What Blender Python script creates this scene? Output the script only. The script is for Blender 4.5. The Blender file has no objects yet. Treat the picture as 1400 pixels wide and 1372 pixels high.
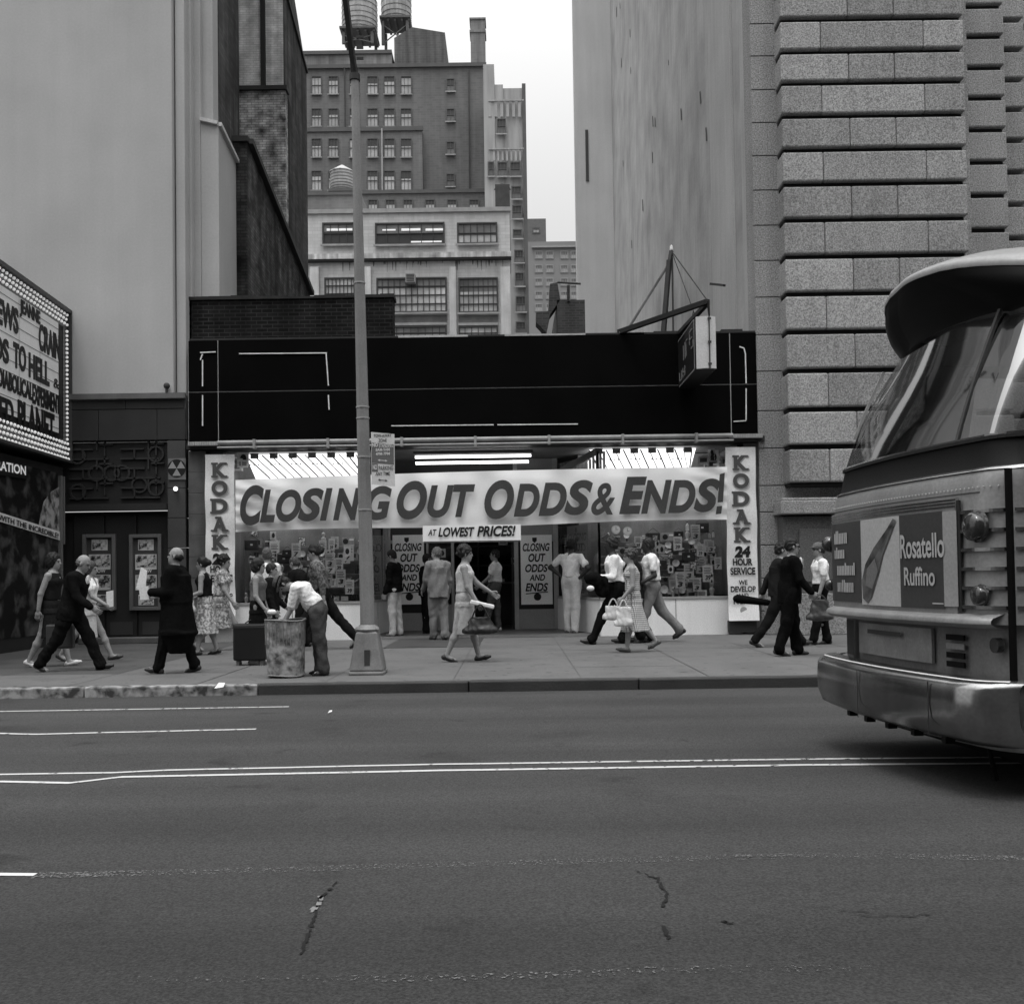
import bpy, math, random
import numpy as np
from mathutils import Vector, Matrix
random.seed(7)
R = math.radians
sin, cos = math.sin, math.cos
S = bpy.context.scene
COL = S.collection
# ------------------------------------------------------------------ camera
PITCH, ROLL, SHY, FL = R(1.5), 0.0145, 0.0467, 1400.0
cam_d = bpy.data.cameras.new('camera'); cam = bpy.data.objects.new('camera', cam_d); COL.objects.link(cam)
cam_d.sensor_fit = 'HORIZONTAL'; cam_d.sensor_width = 36; cam_d.lens = 36.0; cam_d.shift_y = SHY
cam_d.clip_end = 5000; cam_d.clip_start = 0.05
CM = Matrix.Rotation(R(90) + PITCH, 4, 'X') @ Matrix.Rotation(-ROLL, 4, 'Z')
CAMZ = 1.22
cam.matrix_world = Matrix.Translation((0, 0, CAMZ)) @ CM
S.camera = cam
R3 = CM.to_3x3()
def ray(u, v): return R3 @ Vector(((u - 700) / FL, (686 - v) / FL + SHY, -1))
def at(u, v, Y):
    r = ray(u, v); return Vector((0, 0, CAMZ)) + r * (Y / r.y)
def gnd(u, v, z=0.0):
    r = ray(u, v); return Vector((0, 0, CAMZ)) + r * ((z - CAMZ) / r.z)
def rect(u0, v0, u1, v1, Y):
    um, vm = (u0 + u1) / 2, (v0 + v1) / 2
    return at(u0, vm, Y).x, at(u1, vm, Y).x, at(um, v1, Y).z, at(um, v0, Y).z
YF = 20.6
ROADZ = -0.12
# ------------------------------------------------------------------ materials
MATS = {}
def M(name, c=0.3, rough=.8, var=.12, scale=2.0, bump=0, bscale=30, spec=.3, metal=0, streak=0, fine=.12, fscale=48, emit=0):
    if name in MATS: return MATS[name]
    m = bpy.data.materials.new(name); m.use_nodes = True; nt = m.node_tree; N = nt.nodes; L = nt.links
    b = N['Principled BSDF']
    b.inputs['Roughness'].default_value = rough; b.inputs['Metallic'].default_value = metal
    b.inputs['Specular IOR Level'].default_value = spec
    b.inputs['Base Color'].default_value = (c, c, c, 1)
    tc = N.new('ShaderNodeTexCoord'); src = None
    def mul(a, bb):
        x = N.new('ShaderNodeMath'); x.operation = 'MULTIPLY'
        for i, q in enumerate((a, bb)):
            if isinstance(q, (int, float)): x.inputs[i].default_value = q
            else: L.new(q, x.inputs[i])
        return x.outputs[0]
    def nz(sc, vec, amt, det=4):
        n = N.new('ShaderNodeTexNoise'); n.inputs['Scale'].default_value = sc; n.inputs['Detail'].default_value = det
        L.new(vec, n.inputs['Vector'])
        mr = N.new('ShaderNodeMapRange'); mr.inputs['From Min'].default_value = .25; mr.inputs['From Max'].default_value = .75
        mr.inputs['To Min'].default_value = 1 - amt; mr.inputs['To Max'].default_value = 1 + amt
        L.new(n.outputs['Fac'], mr.inputs['Value']); return mr.outputs[0]
    val = c
    if var: val = mul(nz(scale, tc.outputs['Object'], var), val)
    if streak:
        mp = N.new('ShaderNodeMapping'); mp.inputs['Scale'].default_value = (4, 4, .25); L.new(tc.outputs['Object'], mp.inputs['Vector'])
        val = mul(nz(1.0, mp.outputs[0], streak, 6), val)
    if fine: val = mul(nz(fscale, tc.outputs['Object'], fine, 2), val)
    if not isinstance(val, (int, float)):
        cc = N.new('ShaderNodeCombineColor')
        for i in range(3): L.new(val, cc.inputs[i])
        L.new(cc.outputs[0], b.inputs['Base Color'])
    if bump:
        n = N.new('ShaderNodeTexNoise'); n.inputs['Scale'].default_value = bscale; n.inputs['Detail'].default_value = 4
        L.new(tc.outputs['Object'], n.inputs['Vector'])
        bp = N.new('ShaderNodeBump'); bp.inputs['Strength'].default_value = bump; bp.inputs['Distance'].default_value = .02
        L.new(n.outputs['Fac'], bp.inputs['Height']); L.new(bp.outputs[0], b.inputs['Normal'])
    if emit:
        b.inputs['Emission Color'].default_value = (1, 1, 1, 1); b.inputs['Emission Strength'].default_value = emit
    MATS[name] = m; return m
def brick(name, c1, c2, mortar, bw=.22, bh=.075, var=.25, streak=.2, vs=1.2, msize=.012):
    if name in MATS: return MATS[name]
    m = bpy.data.materials.new(name); m.use_nodes = True; nt = m.node_tree; N = nt.nodes; L = nt.links
    b = N['Principled BSDF']; b.inputs['Roughness'].default_value = .9; b.inputs['Specular IOR Level'].default_value = .15
    tc = N.new('ShaderNodeTexCoord'); sp = N.new('ShaderNodeSeparateXYZ'); L.new(tc.outputs['Object'], sp.inputs[0])
    ad = N.new('ShaderNodeMath'); ad.operation = 'ADD'; L.new(sp.outputs[0], ad.inputs[0]); L.new(sp.outputs[1], ad.inputs[1])
    cb = N.new('ShaderNodeCombineXYZ'); L.new(ad.outputs[0], cb.inputs[0]); L.new(sp.outputs[2], cb.inputs[1])
    br = N.new('ShaderNodeTexBrick'); br.inputs['Scale'].default_value = 1
    br.inputs['Brick Width'].default_value = bw; br.inputs['Row Height'].default_value = bh; br.inputs['Mortar Size'].default_value = msize
    br.inputs['Color1'].default_value = (c1, c1, c1, 1); br.inputs['Color2'].default_value = (c2, c2, c2, 1); br.inputs['Mortar'].default_value = (mortar,) * 3 + (1,)
    L.new(cb.outputs[0], br.inputs['Vector'])
    n = N.new('ShaderNodeTexNoise'); n.inputs['Scale'].default_value = vs; n.inputs['Detail'].default_value = 8; L.new(tc.outputs['Object'], n.inputs['Vector'])
    mr = N.new('ShaderNodeMapRange'); mr.inputs['From Min'].default_value = .3; mr.inputs['From Max'].default_value = .7
    mr.inputs['To Min'].default_value = 1 - var; mr.inputs['To Max'].default_value = 1 + var; L.new(n.outputs['Fac'], mr.inputs['Value'])
    mp = N.new('ShaderNodeMapping'); mp.inputs['Scale'].default_value = (3, 3, .2); L.new(tc.outputs['Object'], mp.inputs['Vector'])
    n2 = N.new('ShaderNodeTexNoise'); n2.inputs['Scale'].default_value = 1; n2.inputs['Detail'].default_value = 8; L.new(mp.outputs[0], n2.inputs['Vector'])
    m2 = N.new('ShaderNodeMapRange'); m2.inputs['From Min'].default_value = .3; m2.inputs['From Max'].default_value = .7
    m2.inputs['To Min'].default_value = 1 - streak; m2.inputs['To Max'].default_value = 1 + streak; L.new(n2.outputs['Fac'], m2.inputs['Value'])
    mm = N.new('ShaderNodeMath'); mm.operation = 'MULTIPLY'; L.new(mr.outputs[0], mm.inputs[0]); L.new(m2.outputs[0], mm.inputs[1])
    vm = N.new('ShaderNodeVectorMath'); vm.operation = 'SCALE'; L.new(br.outputs['Color'], vm.inputs[0]); L.new(mm.outputs[0], vm.inputs['Scale'])
    L.new(vm.outputs[0], b.inputs['Base Color'])
    MATS[name] = m; return m
def picture(name, lo, hi, scale=9, kind='NOISE', thr=.5, soft=.12, rough=.6):
    """mottled printed picture: hard-ish light and dark shapes"""
    if name in MATS: return MATS[name]
    m = bpy.data.materials.new(name); m.use_nodes = True; nt = m.node_tree; N = nt.nodes; L = nt.links
    b = N['Principled BSDF']; b.inputs['Roughness'].default_value = rough; b.inputs['Specular IOR Level'].default_value = .2
    tc = N.new('ShaderNodeTexCoord'); n = N.new('ShaderNodeTexNoise'); n.inputs['Scale'].default_value = scale; n.inputs['Detail'].default_value = 5
    n.inputs['Distortion'].default_value = .25
    L.new(tc.outputs['Object'], n.inputs['Vector'])
    cr = N.new('ShaderNodeValToRGB'); cr.color_ramp.elements[0].position = thr - soft; cr.color_ramp.elements[1].position = thr + soft
    cr.color_ramp.elements[0].color = (lo, lo, lo, 1); cr.color_ramp.elements[1].color = (hi, hi, hi, 1)
    L.new(n.outputs['Fac'], cr.inputs[0]); L.new(cr.outputs[0], b.inputs['Base Color'])
    MATS[name] = m; return m
def glassm(name, tint=.9, refl=1.0, base=.02, rough=.02):
    if name in MATS: return MATS[name]
    m = bpy.data.materials.new(name); m.use_nodes = True; nt = m.node_tree; N = nt.nodes; L = nt.links
    N.remove(N['Principled BSDF']); out = N['Material Output']
    tr = N.new('ShaderNodeBsdfTransparent'); tr.inputs[0].default_value = (tint, tint, tint, 1)
    gl = N.new('ShaderNodeBsdfGlossy'); gl.inputs['Roughness'].default_value = rough; gl.inputs[0].default_value = (1, 1, 1, 1)
    fr = N.new('ShaderNodeFresnel'); fr.inputs[0].default_value = 1.45
    mx = N.new('ShaderNodeMath'); mx.operation = 'MULTIPLY_ADD'; mx.inputs[1].default_value = refl; mx.inputs[2].default_value = base; L.new(fr.outputs[0], mx.inputs[0])
    ms = N.new('ShaderNodeMixShader'); L.new(mx.outputs[0], ms.inputs[0]); L.new(tr.outputs[0], ms.inputs[1]); L.new(gl.outputs[0], ms.inputs[2])
    L.new(ms.outputs[0], out.inputs[0]); MATS[name] = m; return m
# ------------------------------------------------------------------ text
_tc = {}
def glyphs(s, bold=0, shear=0, ls=1.0):
    key = (s, bold, shear, ls)
    if key in _tc: return _tc[key]
    cu = bpy.data.curves.new('lettering', 'FONT'); cu.body = s; cu.offset = bold; cu.shear = shear; cu.space_character = ls
    cu.resolution_u = 7; cu.fill_mode = 'FRONT'
    ob = bpy.data.objects.new('lettering', cu); COL.objects.link(ob)
    dg = bpy.context.evaluated_depsgraph_get(); dg.update()
    me = bpy.data.meshes.new_from_object(ob.evaluated_get(dg))
    vs = [tuple(v.co[:2]) for v in me.vertices]; fs = [tuple(p.vertices) for p in me.polygons]
    bpy.data.objects.remove(ob); bpy.data.meshes.remove(me); bpy.data.curves.remove(cu)
    if vs:
        x0 = min(v[0] for v in vs); x1 = max(v[0] for v in vs); y0 = min(v[1] for v in vs); y1 = max(v[1] for v in vs)
    else: x0 = y0 = 0; x1 = y1 = 1
    _tc[key] = (vs, fs, x0, x1, y0, y1); return _tc[key]
# ------------------------------------------------------------------ mesh builder
class MB:
    def __init__(s): s.v = []; s.f = []; s.m = []
    def add(s, vs, fs, mi=0):
        o = len(s.v); s.v += [tuple(v) for v in vs]; s.f += [tuple(i + o for i in f) for f in fs]; s.m += [mi] * len(fs); return s
    def box(s, x0, x1, y0, y1, z0, z1, mi=0):
        if x0 > x1: x0, x1 = x1, x0
        if y0 > y1: y0, y1 = y1, y0
        if z0 > z1: z0, z1 = z1, z0
        return s.add([(x0, y0, z0), (x1, y0, z0), (x1, y1, z0), (x0, y1, z0), (x0, y0, z1), (x1, y0, z1), (x1, y1, z1), (x0, y1, z1)],
              [(0, 3, 2, 1), (4, 5, 6, 7), (0, 1, 5, 4), (1, 2, 6, 5), (2, 3, 7, 6), (3, 0, 4, 7)], mi)
    def hexa(s, b, t, mi=0):
        return s.add(list(b) + list(t), [(0, 3, 2, 1), (4, 5, 6, 7), (0, 1, 5, 4), (1, 2, 6, 5), (2, 3, 7, 6), (3, 0, 4, 7)], mi)
    def tube(s, p0, p1, r0, r1=None, n=10, mi=0, rot=0):
        p0, p1 = Vector(p0), Vector(p1); r1 = r0 if r1 is None else r1
        d = (p1 - p0).normalized(); a = d.cross(Vector((0, 0, 1)));
        if a.length < 1e-4: a = Vector((1, 0, 0))
        a.normalize(); b = d.cross(a); vs = []
        for p, r in ((p0, r0), (p1, r1)):
            for i in range(n):
                t = 2 * math.pi * i / n + rot; vs.append(p + (a * math.cos(t) + b * math.sin(t)) * r)
        fs = [(i, (i + 1) % n, n + (i + 1) % n, n + i) for i in range(n)] + [tuple(range(n))[::-1], tuple(range(n, 2 * n))]
        return s.add(vs, fs, mi)
    def bar(s, p0, p1, w, h=None, mi=0):
        h = w if h is None else h; p0, p1 = Vector(p0), Vector(p1); d = (p1 - p0).normalized(); a = d.cross(Vector((0, 0, 1)))
        if a.length < 1e-4: a = Vector((1, 0, 0))
        a.normalize(); b = a.cross(d)
        c = lambda p: [p - a * w / 2 - b * h / 2, p + a * w / 2 - b * h / 2, p + a * w / 2 + b * h / 2, p - a * w / 2 + b * h / 2]
        return s.add(c(p0) + c(p1), [(0, 3, 2, 1)[::-1], (4, 5, 6, 7)[::-1], (0, 1, 5, 4)[::-1], (1, 2, 6, 5)[::-1], (2, 3, 7, 6)[::-1], (3, 0, 4, 7)[::-1]], mi)
    def ball(s, c, rx, ry=None, rz=None, n=12, mi=0, zmin=-1):
        ry = rx if ry is None else ry; rz = rx if rz is None else rz; vs = []; fs = []; k = n // 2
        for j in range(k + 1):
            ph = -math.pi / 2 + math.pi * j / k; zz = max(math.sin(ph), zmin)
            for i in range(n):
                t = 2 * math.pi * i / n; vs.append((c[0] + rx * math.cos(ph) * math.cos(t), c[1] + ry * math.cos(ph) * math.sin(t), c[2] + rz * zz))
        for j in range(k):
            for i in range(n): fs.append((j * n + i, j * n + (i + 1) % n, (j + 1) * n + (i + 1) % n, (j + 1) * n + i))
        return s.add(vs, fs, mi)
    def lathe(s, c, prof, n=24, mi=0, sx=1, sy=1):
        vs = []; fs = []
        for r, z in prof:
            for i in range(n):
                t = 2 * math.pi * i / n; vs.append((c[0] + r * sx * math.cos(t), c[1] + r * sy * math.sin(t), c[2] + z))
        for j in range(len(prof) - 1):
            for i in range(n): fs.append((j * n + i, j * n + (i + 1) % n, (j + 1) * n + (i + 1) % n, (j + 1) * n + i))
        return s.add(vs, fs, mi)
    def poly(s, pts, d, mi=0):
        """polygon prism: pts list, d = extrusion vector"""
        n = len(pts); d = Vector(d); vs = [Vector(p) for p in pts] + [Vector(p) + d for p in pts]
        fs = [tuple(range(n)), tuple(range(n, 2 * n))[::-1]] + [(i, n + i, n + (i + 1) % n, (i + 1) % n) for i in range(n)]
        return s.add(vs, fs, mi)
    def text(s, t, o, r, u, w, h, bold=0, shear=0, mi=0, ls=1.0, fn=None, d=0.0):
        vs, fs, x0, x1, y0, y1 = glyphs(t, bold, shear, ls); o, r, u = Vector(o), Vector(r), Vector(u)
        if w is None: w = h * (x1 - x0) / (y1 - y0)
        P = [o + r * ((x - x0) / (x1 - x0) * w) + u * ((y - y0) / (y1 - y0) * h) for x, y in vs]
        if fn: P = [fn(p) for p in P]
        s.add(P, fs, mi)
        if d:
            n = r.cross(u).normalized()
            s.add([p - n * d for p in P], fs, mi)
            ed = {}
            for f in fs:
                for a, b in zip(f, f[1:] + f[:1]):
                    if (b, a) in ed: ed.pop((b, a))
                    else: ed[(a, b)] = 1
            for (a, b) in ed: s.add([P[a], P[b], P[b] - n * d, P[a] - n * d], [(0, 3, 2, 1)], mi)
        return s
    def grid(s, fn, nu, nv, mi=0, closed=False):
        vs = [fn(i / nu, j / nv) for j in range(nv + 1) for i in range(nu + 1)]
        fs = [(j * (nu + 1) + i, j * (nu + 1) + i + 1, (j + 1) * (nu + 1) + i + 1, (j + 1) * (nu + 1) + i) for j in range(nv) for i in range(nu)]
        return s.add(vs, fs, mi)
    def build(s, name, mats, parent=None, smooth=False, bevel=0, fixn=False, sharp=40, loc=None):
        me = bpy.data.meshes.new(name)
        L = wloc(parent) if parent is not None else Vector(loc or (0, 0, 0))
        me.from_pydata([(v[0] - L[0], v[1] - L[1], v[2] - L[2]) for v in s.v], [], s.f)
        if not isinstance(mats, (list, tuple)): mats = [mats]
        for m in mats: me.materials.append(m)
        me.polygons.foreach_set('material_index', s.m)
        if fixn:
            import bmesh
            bm = bmesh.new(); bm.from_mesh(me); bmesh.ops.recalc_face_normals(bm, faces=bm.faces); bm.to_mesh(me); bm.free()
        if smooth:
            me.polygons.foreach_set('use_smooth', [True] * len(s.f))
            if sharp < 180:
                try: me.set_sharp_from_angle(angle=R(sharp))
                except Exception: pass
        me.update()
        o = bpy.data.objects.new(name, me); COL.objects.link(o)
        if parent is not None: o.parent = parent
        else: o.location = L
        if bevel:
            b = o.modifiers.new('bevel', 'BEVEL'); b.width = bevel; b.segments = 2; b.limit_method = 'ANGLE'; b.angle_limit = R(40)
        return o
def wloc(o):
    l = Vector((0, 0, 0))
    while o is not None: l += o.location; o = o.parent
    return l
def tag(o, label=None, cat=None, group=None, kind=None):
    if label: o['label'] = label
    if cat: o['category'] = cat
    if group: o['group'] = group
    if kind: o['kind'] = kind
    return o
def thing(name, label, cat, loc=(0, 0, 0), group=None, rz=0):
    o = bpy.data.objects.new(name, None); COL.objects.link(o); o.location = loc; o.rotation_euler = (0, 0, rz); o.empty_display_size = .1
    return tag(o, label, cat, group)
def struct(o): o['kind'] = 'structure'; return o
CH = {}
def dup(src, loc=None, rz=None, label=None, group=None, parent=None, scale=None):
    r = src.copy(); COL.objects.link(r)
    if loc is not None: r.location = loc
    if rz is not None: r.rotation_euler = (0, 0, rz)
    if scale is not None: r.scale = (scale,) * 3 if isinstance(scale, (int, float)) else scale
    if parent is not None: r.parent = parent
    if label: r['label'] = label
    if group: r['group'] = group
    for ch in list(src.children):
        c = ch.copy(); COL.objects.link(c); c.parent = r
        for g in list(ch.children):
            d = g.copy(); COL.objects.link(d); d.parent = c
    return r
XR, XU, YI = Vector((1, 0, 0)), Vector((0, 0, 1)), Vector((0, 1, 0))
# ------------------------------------------------------------------ world and light
w = bpy.data.worlds.new('World'); S.world = w; w.use_nodes = True
nt = w.node_tree; N = nt.nodes; bg = N['Background']; sk = N.new('ShaderNodeTexSky'); sk.sky_type = 'NISHITA'; sk.sun_disc = False
SUN_EL, SUN_AZ = R(70), R(205)      # high, from behind the camera on the left
sk.sun_elevation = SUN_EL; sk.sun_rotation = SUN_AZ; sk.dust_density = 4
bw = N.new('ShaderNodeRGBToBW'); nt.links.new(sk.outputs[0], bw.inputs[0])
mx = N.new('ShaderNodeMath'); mx.operation = 'MULTIPLY_ADD'; mx.inputs[1].default_value = .16; mx.inputs[2].default_value = 6.4   # even high cloud over the grey-scaled sky
nt.links.new(bw.outputs[0], mx.inputs[0]); bg.inputs[1].default_value = .090
tcw = N.new('ShaderNodeTexCoord'); spw = N.new('ShaderNodeSeparateXYZ'); nt.links.new(tcw.outputs['Generated'], spw.inputs[0])
pz = N.new('ShaderNodeMath'); pz.operation = 'MAXIMUM'; pz.inputs[1].default_value = 0; nt.links.new(spw.outputs[2], pz.inputs[0])
pw_ = N.new('ShaderNodeMath'); pw_.operation = 'POWER'; pw_.inputs[1].default_value = 2.4; nt.links.new(pz.outputs[0], pw_.inputs[0])
ml = N.new('ShaderNodeMath'); ml.operation = 'MULTIPLY_ADD'; ml.inputs[1].default_value = 4.2; ml.inputs[2].default_value = 1.0; nt.links.new(pw_.outputs[0], ml.inputs[0])      # an overcast sky is brightest overhead
m3 = N.new('ShaderNodeMath'); m3.operation = 'MULTIPLY'; nt.links.new(mx.outputs[0], m3.inputs[0]); nt.links.new(ml.outputs[0], m3.inputs[1]); nt.links.new(m3.outputs[0], bg.inputs[0])
sd = bpy.data.lights.new('sun', 'SUN'); sd.energy = .85; sd.angle = R(14); sun = bpy.data.objects.new('sun', sd); COL.objects.link(sun)
sdir = Vector((math.sin(SUN_AZ) * math.cos(SUN_EL), math.cos(SUN_AZ) * math.cos(SUN_EL), math.sin(SUN_EL)))
sun.rotation_euler = sdir.to_track_quat('Z', 'Y').to_euler(); sun.location = (0, 0, 60)
S.view_settings.view_transform = 'Standard'; S.view_settings.look = 'None'; S.view_settings.exposure = 0
S.render.engine = 'CYCLES'
# ------------------------------------------------------------------ ground
asph = M('asphalt', .055, .9, .16, .35, bump=.4, bscale=110, fine=.48, fscale=95, spec=.15)
def wheel_polish_near_dark(m):
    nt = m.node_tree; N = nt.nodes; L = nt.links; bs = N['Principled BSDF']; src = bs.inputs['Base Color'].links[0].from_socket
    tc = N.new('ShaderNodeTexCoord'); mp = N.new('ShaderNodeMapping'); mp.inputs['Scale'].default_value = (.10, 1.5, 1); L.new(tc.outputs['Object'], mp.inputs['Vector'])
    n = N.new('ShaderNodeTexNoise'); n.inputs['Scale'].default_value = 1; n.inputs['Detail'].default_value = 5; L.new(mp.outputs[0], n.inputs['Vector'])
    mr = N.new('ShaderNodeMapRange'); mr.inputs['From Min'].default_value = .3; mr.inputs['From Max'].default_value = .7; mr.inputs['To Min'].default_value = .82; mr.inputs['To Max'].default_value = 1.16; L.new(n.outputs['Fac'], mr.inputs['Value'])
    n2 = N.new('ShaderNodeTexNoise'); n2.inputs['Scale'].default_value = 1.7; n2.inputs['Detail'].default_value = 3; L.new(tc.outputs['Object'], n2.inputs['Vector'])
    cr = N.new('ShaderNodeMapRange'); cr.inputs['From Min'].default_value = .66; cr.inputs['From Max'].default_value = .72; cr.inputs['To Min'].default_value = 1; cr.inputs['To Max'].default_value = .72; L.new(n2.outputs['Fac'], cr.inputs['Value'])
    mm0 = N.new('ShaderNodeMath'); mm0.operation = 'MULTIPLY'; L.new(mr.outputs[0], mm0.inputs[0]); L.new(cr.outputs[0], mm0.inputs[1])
    sp = N.new('ShaderNodeSeparateXYZ'); L.new(tc.outputs['Object'], sp.inputs[0]); ln = N.new('ShaderNodeMapRange'); ln.inputs['From Min'].default_value = 3.2; ln.inputs['From Max'].default_value = 6.5; ln.inputs['To Min'].default_value = .72; ln.inputs['To Max'].default_value = 1.0; L.new(sp.outputs[1], ln.inputs['Value'])   # asphalt colour darkens steadily toward the viewpoint
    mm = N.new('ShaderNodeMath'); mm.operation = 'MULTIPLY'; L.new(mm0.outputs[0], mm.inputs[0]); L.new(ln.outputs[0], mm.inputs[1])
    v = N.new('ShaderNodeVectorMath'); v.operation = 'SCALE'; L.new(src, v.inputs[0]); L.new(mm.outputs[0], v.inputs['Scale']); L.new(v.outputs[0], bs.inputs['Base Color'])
wheel_polish_near_dark(asph)
YC = 12.0                      # kerb line
def sheet(name, x0, x1, y0, y1, z, m): 
    b = MB(); b.add([(x0, y0, z), (x1, y0, z), (x1, y1, z), (x0, y1, z)], [(0, 1, 2, 3)]); return struct(b.build(name, m))
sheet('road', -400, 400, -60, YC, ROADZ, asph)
sheet('ground', -900, 900, -500, 1500, ROADZ - .25, M('dark_earth', .08))
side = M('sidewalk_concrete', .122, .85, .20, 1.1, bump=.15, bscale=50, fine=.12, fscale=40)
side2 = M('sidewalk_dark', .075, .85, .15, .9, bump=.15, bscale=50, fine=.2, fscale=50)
def gum_spots(m, sc, lo, hi, dk):
    nt = m.node_tree; N = nt.nodes; L = nt.links; bs = N['Principled BSDF']; src = bs.inputs['Base Color'].links[0].from_socket
    tc = N.new('ShaderNodeTexCoord'); n2 = N.new('ShaderNodeTexNoise'); n2.inputs['Scale'].default_value = sc; n2.inputs['Detail'].default_value = 4; L.new(tc.outputs['Object'], n2.inputs['Vector'])
    cr = N.new('ShaderNodeMapRange'); cr.inputs['From Min'].default_value = lo; cr.inputs['From Max'].default_value = hi; cr.inputs['To Min'].default_value = 1; cr.inputs['To Max'].default_value = dk; L.new(n2.outputs['Fac'], cr.inputs['Value'])
    v = N.new('ShaderNodeVectorMath'); v.operation = 'SCALE'; L.new(src, v.inputs[0]); L.new(cr.outputs[0], v.inputs['Scale']); L.new(v.outputs[0], bs.inputs['Base Color'])
for m_ in (side, side2): gum_spots(m_, 5.5, .64, .67, .6); gum_spots(m_, 1.1, .56, .70, .75)
gum_spots(asph, .9, .60, .72, .78)
# pavement slabs (individual flags with joints), one sheet-like solid
b = MB(); xs = [-60, -40, -30] + [-22 + 1.52 * i for i in range(36)] + [45, 60]; ys = [YC + .16, 13.7, 15.25, 16.8, 18.3, 19.6, 20.9]
for i in range(len(xs) - 1):
    for j in range(len(ys) - 1):
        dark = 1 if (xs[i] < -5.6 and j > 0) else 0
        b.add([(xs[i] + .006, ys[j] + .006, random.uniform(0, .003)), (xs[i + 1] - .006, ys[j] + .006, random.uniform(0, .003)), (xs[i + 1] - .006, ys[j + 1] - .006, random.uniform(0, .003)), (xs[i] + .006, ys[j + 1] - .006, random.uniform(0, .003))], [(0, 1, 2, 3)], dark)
b.add([(-60, YC + .1, -.006), (60, YC + .1, -.006), (60, 30, -.006), (-60, 30, -.006)], [(0, 1, 2, 3)], 2)
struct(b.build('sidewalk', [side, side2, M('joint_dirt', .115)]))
# kerb: pale broken granite on the left, dark steel faced on the right
xk = at(352, 945, YC).x
for (nm, a, c, m, step) in (('kerb', -60, xk, None, 2.1), ('kerb', xk, 60, None, 2.35)):
    b = MB(); x = a; left = a < -50
    while x < c - .01:
        x2 = min(x + step * random.uniform(.8, 1.25), c); dz = random.uniform(-.006, .006)
        b.box(x + .006, x2 - .006, YC + random.uniform(-.008, .008), YC + .17, ROADZ - .1, .004 + dz); x = x2
    o = b.build('kerb', picture('kerb_granite', .05, .36, 7.5, thr=.50, soft=.12, rough=.8) if left else M('kerb_steel', .035, .6, .3, 1.5, bump=.2, spec=.4), bevel=.018); struct(o)
# dark patch of cellar doors in front of the shop entry
p0, p1 = gnd(524, 886), gnd(655, 884); q0, q1 = gnd(524, 873), gnd(655, 872)
cd = MB(); cd.box(p0.x, p1.x, p0.y, q0.y, -.01, .012); 
tag(cd.build('cellar_door', M('cellar_steel', .06, .6, .2, 2, bump=.1), loc=(0, 0, 0)), 'dark flat cellar door set in the sidewalk before the shop entry', 'cellar door')
# ---- painted lines
def worn(name, c, thr, scale):
    if name in MATS: return MATS[name]
    m = bpy.data.materials.new(name); m.use_nodes = True; nt = m.node_tree; N = nt.nodes; L = nt.links; bs = N['Principled BSDF']; bs.inputs['Roughness'].default_value = .8
    bs.inputs['Base Color'].default_value = (c, c, c, 1)
    tc = N.new('ShaderNodeTexCoord'); n = N.new('ShaderNodeTexNoise'); n.inputs['Scale'].default_value = scale; n.inputs['Detail'].default_value = 9; L.new(tc.outputs['Object'], n.inputs['Vector'])
    n2 = N.new('ShaderNodeTexNoise'); n2.inputs['Scale'].default_value = .5; L.new(tc.outputs['Object'], n2.inputs['Vector'])
    ad = N.new('ShaderNodeMath'); ad.operation = 'MULTIPLY_ADD'; ad.inputs[1].default_value = .35; L.new(n2.outputs['Fac'], ad.inputs[0]); L.new(n.outputs['Fac'], ad.inputs[2])
    cr = N.new('ShaderNodeMapRange'); cr.inputs['From Min'].default_value = thr + .16; cr.inputs['From Max'].default_value = thr + .24; L.new(ad.outputs[0], cr.inputs['Value'])
    L.new(cr.outputs[0], bs.inputs['Alpha']); MATS[name] = m; return m
def gline(name, pts, wd, m, z=.004, wob=.01):
    b = MB(); P = [gnd(u, v, ROADZ + z) for u, v in pts]; Q = []
    for a, c in zip(P, P[1:]):
        n = max(2, int((c - a).length / .25))
        for i in range(n): Q.append(a.lerp(c, i / n))
    Q.append(P[-1]); vs = []
    for p in Q:
        k = random.uniform(-wob, wob); vs += [(p.x, p.y - wd / 2 + k, p.z), (p.x, p.y + wd / 2 + k, p.z)]
    b.add(vs, [(2 * i, 2 * i + 2, 2 * i + 3, 2 * i + 1) for i in range(len(Q) - 1)]); return struct(b.build(name, m))
pw = worn('paint_fresh', .55, .34, 22); pw2 = worn('paint_worn', .14, .57, 75); pw3 = worn('paint_faint', .13, .60, 60); pw4 = worn('paint_bright', .8, .3, 10)
gline('lane_marking', [(-900, 1068), (-100, 1061), (0, 1058), (155, 1055.5), (230, 1052), (600, 1044), (1100, 1037), (1400, 1034.5), (2200, 1027)], .045, pw, wob=.003)
gline('lane_marking', [(-900, 1080), (0, 1067.5), (95, 1069.5), (165, 1061.5), (600, 1052.5), (1100, 1045), (1400, 1042.5), (2200, 1036)], .055, pw, wob=.003)
gline('lane_marking', [(-200, 974), (0, 972), (395, 965.5)], .05, pw, wob=.004)
gline('lane_marking', [(-200, 1001), (0, 1002), (50, 1003), (350, 996)], .055, pw, wob=.006)
gline('lane_marking', [(-60, 1194), (48, 1195)], .045, pw, wob=.006)
gline('lane_marking', [(48, 1196), (455, 1186), (600, 1181), (1120, 1168), (1400, 1172)], .09, pw2, wob=.004)
gline('lane_marking', [(1000, 1169), (1122, 1168)], .03, pw2, z=.008, wob=.004)
gline('lane_marking', [(180, 1338), (420, 1337), (640, 1335), (900, 1325), (1200, 1322)], .06, pw3, wob=.004)
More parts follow.
